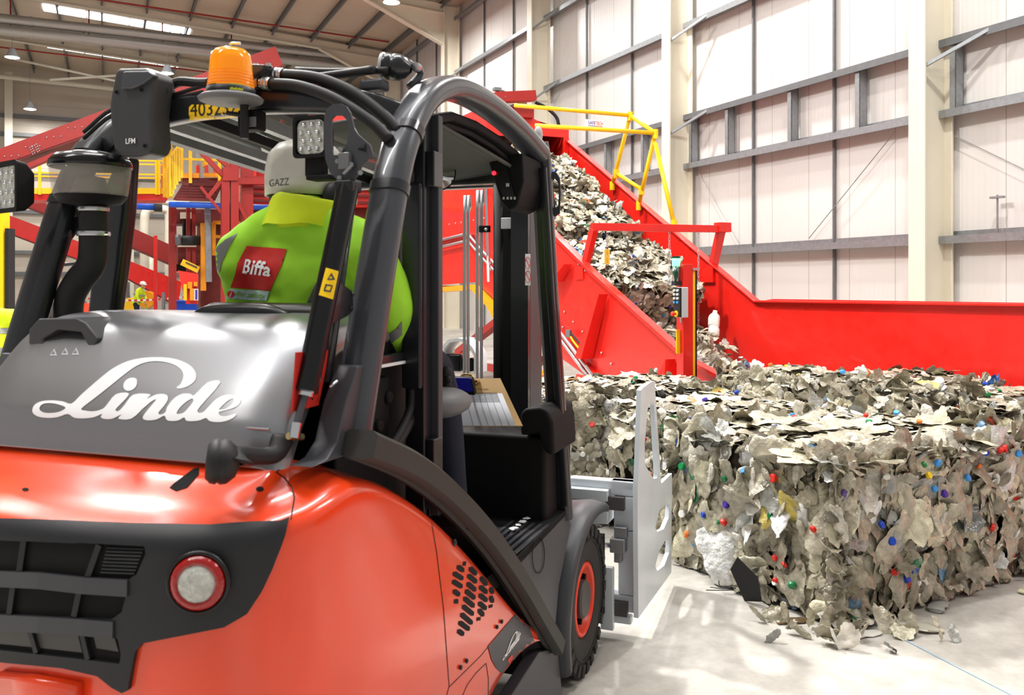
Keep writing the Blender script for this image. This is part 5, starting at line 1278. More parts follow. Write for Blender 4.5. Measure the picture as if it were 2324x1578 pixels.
ca, cb_, cc, cd = tp(1010, 862, y=3.12), tp(1136, 860, y=3.12), tp(1187, 968, y=2.98), tp(1040, 968, y=2.98)
nrm = (cb_ - ca).cross(cd - ca).normalized()
if nrm.y > 0: nrm = -nrm
put(MB().add([ca, cb_, cc, cd], [(0, 1, 2, 3)]), 'board', 'clip_board', cbo, solid=.004)
def shp(u, v):
    t = ca.lerp(cb_, .06 + .86 * u).lerp(cd.lerp(cc, -.03 + .93 * u), .1 + .9 * v)
    return t + nrm * (.004 + .025 * math.sin(PI * min(1, v * 1.0)) * (v > .3) * (v - .3) * 1.5)
put(MB().surf(shp, [i / 10 for i in range(11)], [i / 12 for i in range(13)]), 'sheet', 'paper', cbo, smooth=True)
m = MB(); L = lambda u, v: shp(u, v) + nrm * .001
for i in range(12):
    v = .24 + i * .03
    if i < 9: m.sweep([L(.3, v), L(.6, v), L(.9, v)], circ(.0005, 4))
for u in (.3, .42, .44, .55, .66, .78, .9): m.sweep([L(u, .24 + .76 * k / 8) for k in range(9)], circ(.0005, 4))
put(m, 'table_lines', 'decal_black', cbo)
m = MB(); text_on(m, 'Production Pick sheet', lambda u, v: L(.55 + u, .15 - v), .44, h=.045); put(m, 'heading', 'decal_black', cbo)
ck = shp(.42, -.02) + nrm * .01
put(MB().cbox(ck, (.09, .02, .012)).tube([ck + V3((-.035, 0, -.01)), ck + V3((-.02, -.01, .022)), ck + V3((.02, -.01, .022)), ck + V3((.035, 0, -.01))], .005, 8, 3).cbox(ck + V3((0, -.005, .01)), (.05, .02, .02)), 'clip', 'brass', cbo, bevel=.002)
# round mirror inside
mr_ = pgroup('round_mirror', FT)
c = tp(998, 394, y=3.0); ax = V3((.12, -1, .02)).normalized()
put(MB().lathe([(.0005, -.012), (.058, -.01), (.064, 0), (.062, .004), (.059, .002)], c, ax, 32), 'mirror_frame', 'cab_black', mr_, smooth=True)
put(MB().lathe([(.0585, .001), (.04, .004), (.0005, .006)], c, ax, 32), 'mirror_face', 'mirror_glass', mr_, smooth=True)
put(MB().cyl(c - ax * .01, c + V3((.02, .12, .12)), .006, 8), 'mirror_arm', 'cab_black', mr_)
# rear side bits: prohibition sticker on the mast
# --- step, sill and front fender (right side)
m = MB(); q = lambda a, b: (lambda t: (t.y, t.z))(tp(a, b, x=.602))
m.prism([q(a, b) for a, b in ((1130, 1260), (1172, 1268), (1285, 1158), (1298, 1190), (1270, 1330), (1262, 1420), (1280, 1600), (1150, 1600), (1225, 1480), (1262, 1472), (1210, 1380))], lambda u, v, d: V3((d, u, v)), .555, .60); tpart(m, 'sill_panel', 'fender_grey', bevel=.004)
m = MB(); m.prism([q(a, b) for a, b in ((1060, 1180), (1172, 1268), (1285, 1158), (1285, 1170), (1172, 1290), (1060, 1200))], lambda u, v, d: V3((d, u, v)), .35, .60); tpart(m, 'step_tread', 'cab_black')
m = MB()
for k_ in range(6):
    a = tp(1168, 1262, x=.59 - .03 * k_); b = tp(1282, 1160, x=.59 - .03 * k_); a.x = b.x = .59 - .028 * k_
    a.z = b.z = .752; a.y = 2.76; b.y = 3.3; m.bar(a, b, .012, .006)
tpart(m, 'tread_ribs', 'fender_grey')
tpart(MB().tube([q_ + V3((0, 0, 0)) for q_ in [tp(1222 + 14 * math.cos(t), 1260 + 42 * math.sin(t), x=.603) for t in [i * PI / 8 for i in range(16)]]], .0015, 5, closed=True), 'sill_cap', 'cab_black')
wc = V3((.0, 3.63, .295))
def arcp(r0, a0, a1, n, x): return [V3((x, wc.y + r0 * math.cos(a), wc.z + r0 * math.sin(a))) for a in [math.radians(a0 + (a1 - a0) * i / n) for i in range(n + 1)]]
m = MB()
for i, (pa, pb, pc, pd) in enumerate([]): pass
A = [(.400, 205), (.385, 180), (.375, 150), (.37, 125), (.38, 100), (.40, 80), (.43, 62), (.455, 52)]
def fr_ring(x, dr): return [V3((x, wc.y + (r + dr) * math.cos(math.radians(a)), wc.z + (r + dr) * math.sin(math.radians(a)))) for r, a in A]
rings = [fr_ring(.44, -.005), fr_ring(.56, .01), fr_ring(.615, .0), fr_ring(.632, -.015), fr_ring(.632, -.04), fr_ring(.618, -.042), fr_ring(.60, -.018), fr_ring(.55, -.012)]
rings = [smooth_path(r, 3) for r in rings]; nn_ = len(rings[0])
m.add([p for r in rings for p in r], [(i * nn_ + j, (i + 1) * nn_ + j, (i + 1) * nn_ + j + 1, i * nn_ + j + 1) for i in range(len(rings) - 1) for j in range(nn_ - 1)]); tpart(m, 'front_fender', 'fender_grey', smooth=True, solid=.004)
m = MB()
for r in rings: r2 = [V3((-p.x, p.y, p.z)) for p in r]; m.v += r2
m.f = [[i * nn_ + j, (i + 1) * nn_ + j, (i + 1) * nn_ + j + 1, i * nn_ + j + 1] for i in range(len(rings) - 1) for j in range(nn_ - 1)]; m.m = [0] * len(m.f); tpart(m, 'front_fender', 'fender_grey', smooth=True, solid=.004)
tpart(MB().box(-.56, .56, 3.28, 3.36, .1, .75), 'front_frame', 'cab_black')
# --- wheels
def wheel(x, y, r, w, rr):
    sx = 1 if x > 0 else -1; c = V3((x, y, r)); X = V3((sx, 0, 0))
    prof = [(rr * 1.02, w / 2 - .03), (rr * 1.15, w / 2 - .008), (rr * 1.5, w / 2), (r * .9, w / 2 - .006), (r * .955, w / 2 - .018), (r * .96, 0), (r * .955, -w / 2 + .018), (r * .9, -w / 2), (rr * 1.1, -w / 2)]
    m = MB(); m.lathe(prof, c, X, 56)
    for i in range(26):
        for s_ in (1, -1):
            a = 2 * PI * (i + .5 * (s_ > 0)) / 26
            for dz0, dz1, k0 in ((.004, .45, 0),):
                p = []
                for (off, a_) in ((w / 2 - .004, 0), (w / 2 - .05, .06), (.0, .11)):
                    aa = a + a_; p.append(c + X * (off * s_) + V3((0, math.cos(aa), math.sin(aa))) * (r * .968))
                m.sweep(p, [(.021, .011), (-.021, .011), (-.023, -.018), (.023, -.018)], up=(V3((0, math.cos(a), math.sin(a)))))
            p0 = c + X * (s_ * (w / 2 - .002)) + V3((0, math.cos(a), math.sin(a))) * (r * .985); p1 = c + X * (s_ * (w / 2 + .001)) + V3((0, math.cos(a), math.sin(a))) * (r * .84)
            m.bar(p0, p1, .04, .012, up=X)
    ty = tpart(m, 'tyre', 'tyre', auto=35)
    tpart(MB().lathe([(rr * 1.06, w / 2 - .028), (rr * 1.09, w / 2 - .012), (rr * 1.0, w / 2 - .006), (rr * .93, w / 2 - .016), (rr * .9, w / 2 - .045), (rr * .55, w / 2 - .06)], c, X, 48), 'rim', 'rim_red', parent=ty, smooth=True)
    tpart(MB().lathe([(rr * .56, w / 2 - .06), (rr * .56, w / 2 - .012), (rr * .5, w / 2 - .004), (.0005, w / 2 - .003)], c, X, 40), 'hub', 'hub_grey', parent=ty, auto=40)
    for i in range(9):
        m = MB(); a = 2 * PI * i / 9; m.cyl(c + X * (w / 2 - .055) + V3((0, math.cos(a), math.sin(a))) * rr * .74, c + X * (w / 2 - .03) + V3((0, math.cos(a), math.sin(a))) * rr * .74, .014, 6); tpart(m, 'wheel_nut', 'cab_black', parent=ty)
    m = MB(); m.lathe([(r * .80, w / 2 + .0005), (r * .79, w / 2 + .0025), (r * .78, w / 2 + .0005)], c, X, 48); tpart(m, 'sidewall_ring', 'tyre', parent=ty, smooth=True)
wheel(.505, 3.62, .31, .2, .142); wheel(-.505, 3.62, .31, .2, .142)
wheel(.47, 1.95, .25, .16, .12); wheel(-.47, 1.95, .25, .16, .12)
tpart(MB().cyl((-.5, 3.655, .31), (.5, 3.655, .31), .05, 14), 'front_axle', 'cab_black')
# --- mast
for sx in (1, -1):
    m = MB(); m.box(sx * .335, sx * .32, 3.66, 3.80, .08, 2.2) if sx > 0 else m.box(-.335, -.32, 3.66, 3.80, .08, 2.2)
    tpart(m, 'mast_web', 'fender_grey')
    a, b = sorted((sx * .335, sx * .255)); m = MB(); m.box(a, b, 3.63, 3.655, .08, 2.2); m.box(a, b, 3.80, 3.82, .08, 2.2); tpart(m, 'mast_channel', 'guard_dark')
    a, b = sorted((sx * .25, sx * .20)); m = MB(); m.box(a, b, 3.68, 3.70, .1, 2.2); m.box(a, b, 3.8, 3.82, .1, 2.2); a, b = sorted((sx * .25, sx * .238)); m.box(a, b, 3.68, 3.82, .1, 2.2); tpart(m, 'inner_channel', 'cab_black')
    a, b = sorted((sx * .19, sx * .135)); tpart(MB().cyl(((a + b) / 2, 3.72, .1), ((a + b) / 2, 3.72, 2.15), .024, 14), 'lift_cylinder', 'cab_black', smooth=True)
m = MB(); m.box(-.33, .33, 3.80, 3.86, 2.1, 2.2); m.box(-.33, .33, 3.80, 3.86, .2, .32); tpart(m, 'mast_crossbar', 'guard_dark')
for x_, z1_ in ((.012, 1.97), (.03, 1.97), (.075, 1.99), (.095, 1.99)):
    tpart(MB().tube([V3((x_, 3.68, .9)), V3((x_, 3.68, z1_)), V3((x_ - .008, 3.72, z1_ + .03)), V3((x_ - .03, 3.76, z1_ + .02))], .0075, 10, 4), 'mast_pipe', 'zinc', smooth=True)
tpart(MB().cbox(tp(1100, 520, y=3.66), (.05, .02, .03)), 'pipe_clamp', 'cab_black', bevel=.002)
tpart(MB().ball(tp(1103, 521, y=3.645), .008), 'bolt', 'zinc'); tpart(MB().cbox(tp(1155, 507, y=3.65), (.075, .008, .05)), 'mast_bracket', 'grey_box', bevel=.004)
m = MB(); q = lambda a, b: tp(a, b, y=3.655)
m.add([q(1197, 577) + V3((0, -.03, 0)), q(1209, 577) + V3((0, -.03, 0)), q(1209, 648) + V3((0, -.03, 0)), q(1197, 648) + V3((0, -.03, 0))], [(0, 1, 2, 3)]); ws = tpart(m, 'safety_sticker', 'decal_white')
m = MB()
for b in (597, 628): m.tube([q(1203 + 6 * math.cos(t), b + 13 * math.sin(t)) + V3((0, -.032, 0)) for t in [i * PI / 8 for i in range(16)]], .0012, 5, closed=True); m.bar(q(1199, b - 9) + V3((0, -.032, 0)), q(1207, b + 9) + V3((0, -.032, 0)), .002, .002)
tpart(m, 'prohibition_ring', 'decal_red', parent=ws)
q2 = lambda a, b: tp(a, b, y=3.3)
tpart(MB().box(*(sorted((q2(880, 1).x, q2(908, 1).x))), 3.30, 3.38, .75, 2.1), 'inner_post', 'guard_dark')
m = MB(); m.add([q2(898 + 9 * math.cos(t), 627 + 14 * math.sin(t)) + V3((0, -.003, 0)) for t in [i * PI / 8 for i in range(16)]], [tuple(range(16))]); ps = tpart(m, 'no_step_sticker', 'decal_white')
m = MB(); m.tube([q2(898 + 9 * math.cos(t), 627 + 14 * math.sin(t)) + V3((0, -.004, 0)) for t in [i * PI / 8 for i in range(16)]], .002, 5, closed=True); m.bar(q2(890, 616) + V3((0, -.004, 0)), q2(906, 638) + V3((0, -.004, 0)), .003, .003); tpart(m, 'prohibition_ring', 'decal_red', parent=ps)
m = MB(); m.bar(q2(896, 619) + V3((0, -.004, 0)), q2(894, 636) + V3((0, -.004, 0)), .003, .003); m.bar(q2(899, 621) + V3((0, -.004, 0)), q2(900, 637) + V3((0, -.004, 0)), .003, .003); m.ball(q2(897, 615) + V3((0, -.004, 0)), .003); tpart(m, 'figure_print', 'decal_black', parent=ps)
# --- clamp carriage and arms
m = MB(); a = tp(1352, 1208, y=3.97); b = tp(1374, 1390, y=3.97); m.box(-.5, b.x, 3.9, 3.96, b.z, a.z); tpart(m, 'carriage_plate', 'cab_black')
m = MB(); m.box(-.6, .6, 4.0, 4.12, .53, .69); m.box(-.6, .6, 4.0, 4.1, .15, .28); m.box(-.45, .45, 4.0, 4.06, .28, .53); tpart(m, 'clamp_body', 'clamp_grey', bevel=.006)
m = MB(); m.box(-.60, .6, 3.995, 4.0, .595, .60); m.box(-.6, .6, 3.985, 4.0, .64, .69); tpart(m, 'clamp_rail', 'clamp_grey', bevel=.003)
def arm(sx, outl, holes):
    X0 = .725; fn = lambda u, v, d: V3((sx * d, u, v))
    m = MB(); m.plate(outl, holes, fn, X0, X0 + .022); pl = tpart(m, 'clamp_plate', 'clamp_grey', auto=30)
    m = MB()
    def bx(x0, x1, *r): a_, b_ = sorted((sx * x0, sx * x1)); m.box(a_, b_, *r)
    bx(.40, .73, 4.03, 4.09, .685, .73); bx(.60, .728, 4.03, 4.1, .66, .73); bx(.62, .728, 4.03, 4.1, .5, .66); bx(.64, .728, 4.03, 4.1, .2, .5); bx(.58, .728, 4.03, 4.1, .12, .2); bx(.5, .70, 4.04, 4.09, .06, .1)
    tpart(m, 'clamp_arm', 'clamp_grey', bevel=.008)
    m = MB(); bx(.585, .675, 4.0, 4.03, .60, .66); tpart(m, 'slide_pad', 'hub_grey')
    m = MB(); bx(.60, .69, 4.0, 4.03, .11, .175); tpart(m, 'slide_pad', 'hub_grey')
    m = MB(); a_ = V3((sx * .3, 4.0, .435)); m.cyl(a_, V3((sx * .66, 4.0, .435)), .012, 12); tpart(m, 'clamp_cylinder', 'zinc', smooth=True)
    m = MB(); bx(.615, .685, 3.97, 4.04, .41, .475); bx(.63, .69, 3.99, 4.03, .475, .525); bx(.63, .665, 3.99, 4.03, .36, .41); tpart(m, 'cylinder_block', 'galv', bevel=.004)
    return pl
qq = lambda a, b: (lambda t: (t.y, t.z))(tp(a, b, x=.73))
cz = lambda a, b: qq(1200 + a / 2.391, 840 + b / 2.391)
outl = [cz(*p) for p in ((575, 1345), (757, 1098), (761, 560), (706, 612), (700, 610), (665, 60), (650, 62), (600, 96), (590, 110), (575, 575), (570, 640))]
holes = [[cz(*p) for p in ((628, 205), (640, 180), (655, 172), (662, 190), (682, 560), (680, 585), (660, 590), (612, 515), (610, 400))],
         [cz(*p) for p in ((680, 878), (668, 855), (690, 765), (725, 728), (748, 732), (742, 800), (715, 862))], [cz(*p) for p in ((680, 1090), (668, 1065), (690, 980), (725, 922), (748, 928), (745, 990), (718, 1060))]]
arm(1, outl, holes); arm(-1, outl, holes)
m = MB(); a = tp(1378, 1280, y=3.98); b = tp(1392, 1430, y=3.98); m.box(a.x - .03, a.x + .03, 3.97, 4.0, .05, .34); tpart(m, 'lower_hook', 'clamp_grey', bevel=.004)
# bracket for side lamp on the right front post
m = MB(); q = lambda a, b: (lambda t: (t.y, t.z))(tp(a, b, x=.60))
fb = lambda a, b: (lambda t: (t.x, t.z))(tp(a, b, y=3.28))
m.plate([fb(*p) for p in ((1243, 410), (1246, 398), (1255, 390), (1264, 392), (1272, 405), (1274, 440), (1272, 485), (1262, 492), (1246, 493))], [[fb(*p) for p in ((1256, 412), (1262, 404), (1268, 412), (1270, 440), (1268, 468), (1262, 472), (1258, 440))]], lambda u, v, d: V3((u, d, v)), 3.27, 3.276)
tpart(m, 'lamp_bracket', 'fender_grey'); tpart(MB().cbox(tp(1242, 455, y=3.27), (.035, .05, .06)), 'bracket_block', 'cab_black', bevel=.006)
tpart(MB().ball(tp(1222, 305, y=3.26), .03, 12, 8, (.5, 1, 1.1)), 'marker_lamp', 'grey_box', smooth=True)
# front lamp with white cover seen past the hoses
fl_ = pgroup('front_lamp_cover', FT)
Q = lambda a, b, y=4.2: tp(a, b, y=y)
m = MB(); m.sweep([Q(1016, 806), Q(1020, 788), Q(1032, 774), Q(1052, 771), Q(1068, 774), Q(1080, 790), Q(1089, 806), Q(1089, 845)], [(.012, .07), (-.004, .07), (-.004, -.07), (.012, -.07)], up=(0, 1, 0)); put(m, 'cover', 'white_plastic', fl_, auto=50)
put(MB().cbox(Q(1037, 822), (.09, .1, .09)), 'housing', 'black_gloss', fl_, bevel=.01)
put(MB().cyl(Q(1068, 828), Q(1068, 828) + V3((0, .05, 0)), .035, 20), 'lens', 'black_gloss', fl_)
m = MB(); q0 = Q(1086, 757, 4.05); m.cbox(q0, (.035, .004, .065), Matrix.Rotation(.12, 4, 'Y')); badge = put(m, 'badge', 'white_plastic', frame=TF, label='small white and blue pass card hanging by the mast hoses', cat='card')

m = MB(); rg = random.Random(4)
for i in range(16):
    a = tp(1165 + i * 4.5 + rg.uniform(-4, 4), 1255 - i * 4.2 + rg.uniform(-5, 5), x=.5); a.z = .765; m.ball(a, rg.uniform(.006, .014), 6, 4, (1, 1.6, .3), Matrix.Rotation(rg.uniform(0, 3), 4, 'Z'))
put(m, 'torn_plastic', 'white_plastic', frame=TF, label='torn white plastic shreds lying on the forklift step', cat='plastic scrap', kind='stuff')
# ------------------------------------------------------------------ people
mat('hivis_lime', (166, 230, 58), .6, spec=.25, var=.06, vscale=7, bump=.5, bscale=9, bdist=.02)
mat('hivis_yellow', (218, 240, 40), .6, spec=.25, var=.05, vscale=7, bump=.5, bscale=12, bdist=.015)
mat('band_grey', (118, 118, 118), .45, .2)
mat('helmet_white', (208, 206, 196), .35, var=.1, vscale=14, coat=.3); mat('helmet_clean', (240, 240, 236), .35)
mat('patch_red', (208, 42, 38), .6); mat('patch_pale', (190, 216, 214), .5); mat('patch_green', (130, 178, 60), .6); mat('pen', (70, 70, 70), .7)
mat('hair', (30, 24, 20), .8); mat('boots', (24, 22, 20), .6); mat('gloves', (40, 42, 46), .8)
def person(label, frame, base, J, sc=1.0, vox=.02, jacket='hivis_yellow', helmet='helmet_clean', group=None):
    """J: joint positions in the frame"""
    p = thing('person', label, 'person', frame, base, group)
    g = lambda k: V3(J[k])
    up = (g('neck') - g('hip')).normalized(); hd = g('head'); fw = V3(J.get('face', (0, 1, 0))).normalized()
    b = MB(); b.ball(hd, .095 * sc, 16, 12, (.86, 1, 1.2)); b.tube([g('neck') - up * .06 * sc, hd], .055 * sc, 12)
    b.ball(hd + fw * .09 * sc + V3((0, 0, -.01)), .018 * sc, 8, 6); b.ball(hd + fw * .06 * sc - V3((0, 0, .075 * sc)), .035 * sc, 8, 6)
    side = fw.cross(V3((0, 0, 1))).normalized()
    for s_ in (1, -1): b.ball(hd + side * s_ * .083 * sc, .026 * sc, 8, 6, (.5, 1, 1.3))
    for s_ in ('r', 'l'):
        w, e = g(s_ + 'wrist'), g(s_ + 'elbow'); d = (w - e).normalized(); n = d.orthogonal().normalized(); q = d.cross(n)
        b.tube([e.lerp(w, .8), w, w + d * .03 * sc], .03 * sc, 10); b.ball(w + d * .06 * sc, .04 * sc, 12, 8, (1, 1, 1))
        for i in range(4):
            o = w + d * .085 * sc + q * (i - 1.5) * .02 * sc; L = (.05, .06, .056, .042)[i] * sc
            b.tube([o, o + d * L * .6 + n * .006, o + d * L * .8 + n * L * .5], .0095 * sc, 7)
        b.tube([w + d * .03 * sc + q * .03 * sc, w + d * .06 * sc + q * .055 * sc + n * .01, w + d * .09 * sc + q * .05 * sc + n * .03], .011 * sc, 7)
    body_ = voxel(b, 'body', 'skin', p, min(vox, .011), 3)
    h = MB()
    for (k0, k1, k2, s_) in (('rhip', 'rknee', 'rankle', 1), ('lhip', 'lknee', 'lankle', -1)):
        h.tube([g('hip') + (g(k0) - g('hip')) * .5, g(k0), g(k1), g(k2)], 1, 14, 4, radii=[.1 * sc, .095 * sc, .07 * sc, .055 * sc])
    h.ball(g('hip'), .14 * sc, 16, 10, (1.15, .85, .9))
    voxel(h, 'trousers', 'trousers', p, vox, 4)
    for k in ('rankle', 'lankle'):
        a = g(k); put(MB().ball(a + fw * .05 * sc + V3((0, 0, .0)), .06 * sc, 12, 8, (.75, 1.9, .8) if abs(fw.y) > .5 else (1.9, .75, .8)), 'boot', 'boots', p, smooth=True)
    j = MB(); hip, neck = g('hip'), g('neck'); sh = (g('rsh') - g('lsh')).normalized()
    m = j.mark()
    path = [hip - up * .1 * sc, hip + up * .05 * sc, hip.lerp(neck, .5), hip.lerp(neck, .8), neck, neck + up * .05 * sc]; wd = [.19, .19, .2, .2, .09, .075]; dp = [.14, .14, .15, .135, .08, .07]
    fr = path; vs = []; n = 20; bk = sh.cross(up).normalized()
    for i, c in enumerate(path):
        for t in range(n):
            a = 2 * PI * t / n; vs.append(c + sh * math.cos(a) * wd[i] * sc + bk * math.sin(a) * dp[i] * sc)
    j.add(vs, [(i * n + t, i * n + (t + 1) % n, (i + 1) * n + (t + 1) % n, (i + 1) * n + t) for i in range(len(path) - 1) for t in range(n)] + [tuple(range(n)), tuple((len(path) - 1) * n + t for t in range(n))])
    for s_ in ('r', 'l'):
        j.ball(g(s_ + 'sh'), .085 * sc, 14, 10); j.tube([neck + up * .03 * sc, g(s_ + 'sh') + up * .02 * sc], .07 * sc, 12)
        j.tube([g(s_ + 'sh').lerp(neck, .3), g(s_ + 'sh'), g(s_ + 'elbow'), g(s_ + 'wrist')], 1, 14, 5, radii=[.07 * sc, .082 * sc, .066 * sc, .048 * sc])
    jk = voxel(j, 'jacket', jacket, p, vox, 6)
    top = hd + V3((0, 0, .045 * sc))
    hm = MB(); hm.lathe([(.110 * sc, -(.05 if helmet == 'helmet_white' else .012) * sc), (.110 * sc, .0), (.108 * sc, .03 * sc), (.1 * sc, .07 * sc), (.075 * sc, .1 * sc), (.03 * sc, .118 * sc), (.0005, .12 * sc)], top, n=28)
    for v in hm.v:
        d = (v - top); k = d.dot(fw); v += fw * k * .16
        if k > .06 * sc and d.z < .02 * sc: v += fw * .035 * sc - V3((0, 0, .006 * sc))
    put(hm, 'helmet', helmet, p, smooth=True, solid=.004)
    return p, jk
# the driver
DX = .19
dr, jk = person('person driving the forklift, seen from behind in a lime hi-vis jacket and white hard hat', TF, (DX, 2.25, 1.36), dict(
    hip=(DX, 2.27, 1.42), neck=(DX - .01, 2.14, 1.82), head=(DX - .03, 2.19, 1.905), face=(.25, 1, -.1),
    rsh=(DX + .20, 2.13, 1.73), lsh=(DX - .20, 2.13, 1.73), relbow=(DX + .235, 2.26, 1.50), lelbow=(DX - .235, 2.28, 1.50), rwrist=(.22, 2.56, 1.44), lwrist=(.02, 2.62, 1.46),
    rhip=(DX + .1, 2.3, 1.38), lhip=(DX - .1, 2.3, 1.38), rknee=(DX + .12, 2.72, 1.36), lknee=(DX - .12, 2.72, 1.36), rankle=(DX + .12, 2.9, .8), lankle=(DX - .12, 2.9, .8)), 1.0, .011, 'hivis_lime', 'helmet_white')
hair = MB(); hair.ball((DX - .03, 2.17, 1.905), .104, 18, 12, (.88, 1, 1.05)); put(hair, 'hair', 'hair', dr, smooth=True)
cl = MB(); cpt = [tp(a, b, y=2.05) for a, b in ((594, 505), (606, 470), (616, 452))]
hc = V3((DX + .005, 2.13, 1.80))
cm = MB(); cm.lathe([(.125, .0), (.122, .02), (.115, .045), (.108, .075), (.100, .09), (.09, .075), (.085, .0)], hc, (.05, .12, 1), 28)
for v in cm.v:
    v.x = hc.x + (v.x - hc.x) * 1.0; v += V3(noise.noise_vector(v * 14)) * .010
put(cm, 'raised_collar', 'hivis_yellow', dr, smooth=True, sub=1)
put(MB().ball((DX + .075, 2.16, 1.885), .042, 16, 10, (.6, 1.1, 1.25)).tube([V3((DX - .02, 2.07, 1.865)), V3((DX + .04, 2.1, 1.875)), V3((DX + .075, 2.15, 1.885))], .012, 10, 3), 'ear_muff', 'black_rubber', dr, smooth=True)
JM = jk.data
for v in JM.vertices:
    q = v.co; k = noise.noise(Vector((q.x * 7 + q.z * 5, q.y * 5, q.z * 13 - q.x * 4))) * .011 + noise.noise(q * 26) * .003
    v.co = q + v.normal * k
JM.update()
JB = bvh_of(jk)
m = MB(); decal(m, JB, TF, [(560, 558), (652, 566), (642, 598), (630, 625), (614, 660), (524, 652), (534, 622), (540, 596)], res=6, off=.003); pr_ = put(m, 'logo_patch', 'patch_red', dr, smooth=True)
m = MB(); decal(m, JB, TF, [(522, 655), (613, 661), (606, 683), (515, 677)], res=6, off=.003); pp_ = put(m, 'slogan_patch', 'patch_pale', dr, smooth=True)
def quad_text(body, q, off, shear=0, bold=0, sp=1.0):
    V, F = text_poly(body, 1.0, shear, bold, sp); x0 = min(v[0] for v in V); x1 = max(v[0] for v in V); y0 = min(v[1] for v in V); y1 = max(v[1] for v in V); mm = MB(); P = []
    for v in V:
        u, w = (v[0] - x0) / (x1 - x0), (v[1] - y0) / (y1 - y0)
        P.append(tuple((q[0][k] * (1 - u) + q[1][k] * u) * (1 - w) + (q[3][k] * (1 - u) + q[2][k] * u) * w for k in (0, 1)))
    return mm, P, F
mm, P, F = quad_text('Biffa', [(551, 617), (616, 627), (622, 600), (560, 588)], .005, .0, .022, 1.04); lay(mm, JB, TF, P, F, .0085); put(mm, 'logo_lettering', 'decal_white', pr_)
mm, P, F = quad_text('for safety', [(533, 674), (603, 682), (609, 665), (538, 658)], .005, .25, .012); lay(mm, JB, TF, P, F, .006); put(mm, 'slogan_lettering', 'patch_green', pp_)
m = MB(); decal(m, JB, TF, [(526 + 8 * math.cos(t), 667 + 8 * math.sin(t)) for t in [i * PI / 8 for i in range(16)]], res=4, off=.0042); put(m, 'slogan_dot', 'patch_red', pp_)
mm, P, F = quad_text('i', [(524, 672), (528, 673), (530, 661), (526, 661)], .005, .2, .02); lay(mm, JB, TF, P, F, .0055); put(mm, 'slogan_letter', 'decal_white', pp_)
for nm, poly in (('left_band', [(512, 545), (540, 530), (520, 562), (503, 600), (496, 640), (495, 680), (505, 715), (490, 705), (478, 660), (478, 620), (484, 585), (495, 560)]), ('right_band', [(912, 728), (912, 760), (885, 782), (840, 796), (838, 778), (872, 766), (900, 745)]), ('shoulder_band', [(718, 640), (726, 655), (712, 720), (696, 726), (696, 690)])):
    m = MB(); decal(m, JB, TF, poly, res=7, off=.0025)
    if m.v: put(m, 'reflective_band', 'band_grey', dr, smooth=True)
hb2 = [o for o in dr.children if o.name.startswith('helmet')][0]; HB = bvh_of(hb2)
mm, P, F = quad_text('GAZZ', [(612, 424), (656, 420), (656, 404), (612, 408)], .002, 0, -.004); lay(mm, HB, TF, P, F, .0015); put(mm, 'pen_writing', 'pen', hb2)
# steering wheel and column
sw = tpart(MB().tube([V3((.08 + .17 * math.cos(t), 2.74 + .13 * math.sin(t), 1.42 + .1 * math.sin(t))) for t in [i * PI / 14 for i in range(28)]], .012, 8, closed=True), 'steering_wheel', 'black_rubber', smooth=True)
tpart(MB().cyl((.08, 2.74, 1.41), (.08, 3.18, 1.0), .03, 12).bar((-.08, 2.74, 1.42), (.24, 2.74, 1.42), .03, .012), 'steering_column', 'cab_black', parent=sw)
# person sweeping far behind
def WP(a, b, Y): return WF.px(a, b, Y=Y)
Ys = 35.0; sx0 = WP(312, 700, Ys).x; K = 1.0
person_base = (sx0, Ys, 0)
wk, wj = person('person in yellow hi-vis jacket, dark trousers and white hard hat sweeping the far floor', WF, person_base, dict(
    hip=(sx0 - .05, Ys, .95), neck=(sx0 + .12, Ys, 1.45), head=(sx0 + .22, Ys, 1.60), face=(1, -.2, -.3), rsh=(sx0 + .1, Ys - .2, 1.38), lsh=(sx0 + .1, Ys + .2, 1.38),
    relbow=(sx0 + .12, Ys - .3, 1.1), lelbow=(sx0 + .2, Ys + .25, 1.12), rwrist=(sx0 + .3, Ys - .12, .92), lwrist=(sx0 + .33, Ys + .05, 1.05),
    rhip=(sx0 - .05, Ys - .1, .9), lhip=(sx0 - .05, Ys + .1, .9), rknee=(sx0 + .02, Ys - .12, .5), lknee=(sx0 - .06, Ys + .12, .5), rankle=(sx0, Ys - .12, .08), lankle=(sx0 - .1, Ys + .12, .08)), 1.0, .03)
for z in (.98, 1.22):
    put(MB().lathe([(.215, -.03), (.222, 0), (.215, .03)], (sx0 + .02 + (z - .98) * .2, Ys, z), (.2, 0, 1), 18), 'reflective_band', 'silver_band', wk, smooth=True)
br = thing('broom', 'green broom held by the sweeping person', 'broom', WF, (sx0 + .55, Ys, 0))
put(MB().cyl((sx0 + .28, Ys - .05, 1.12), (sx0 + .55, Ys - .1, .08), .018, 8), 'broom_stick', 'patch_green', br)
put(MB().box(sx0 + .3, sx0 + .95, Ys - .14, Ys - .06, 0, .09), 'broom_head', 'patch_green', br)
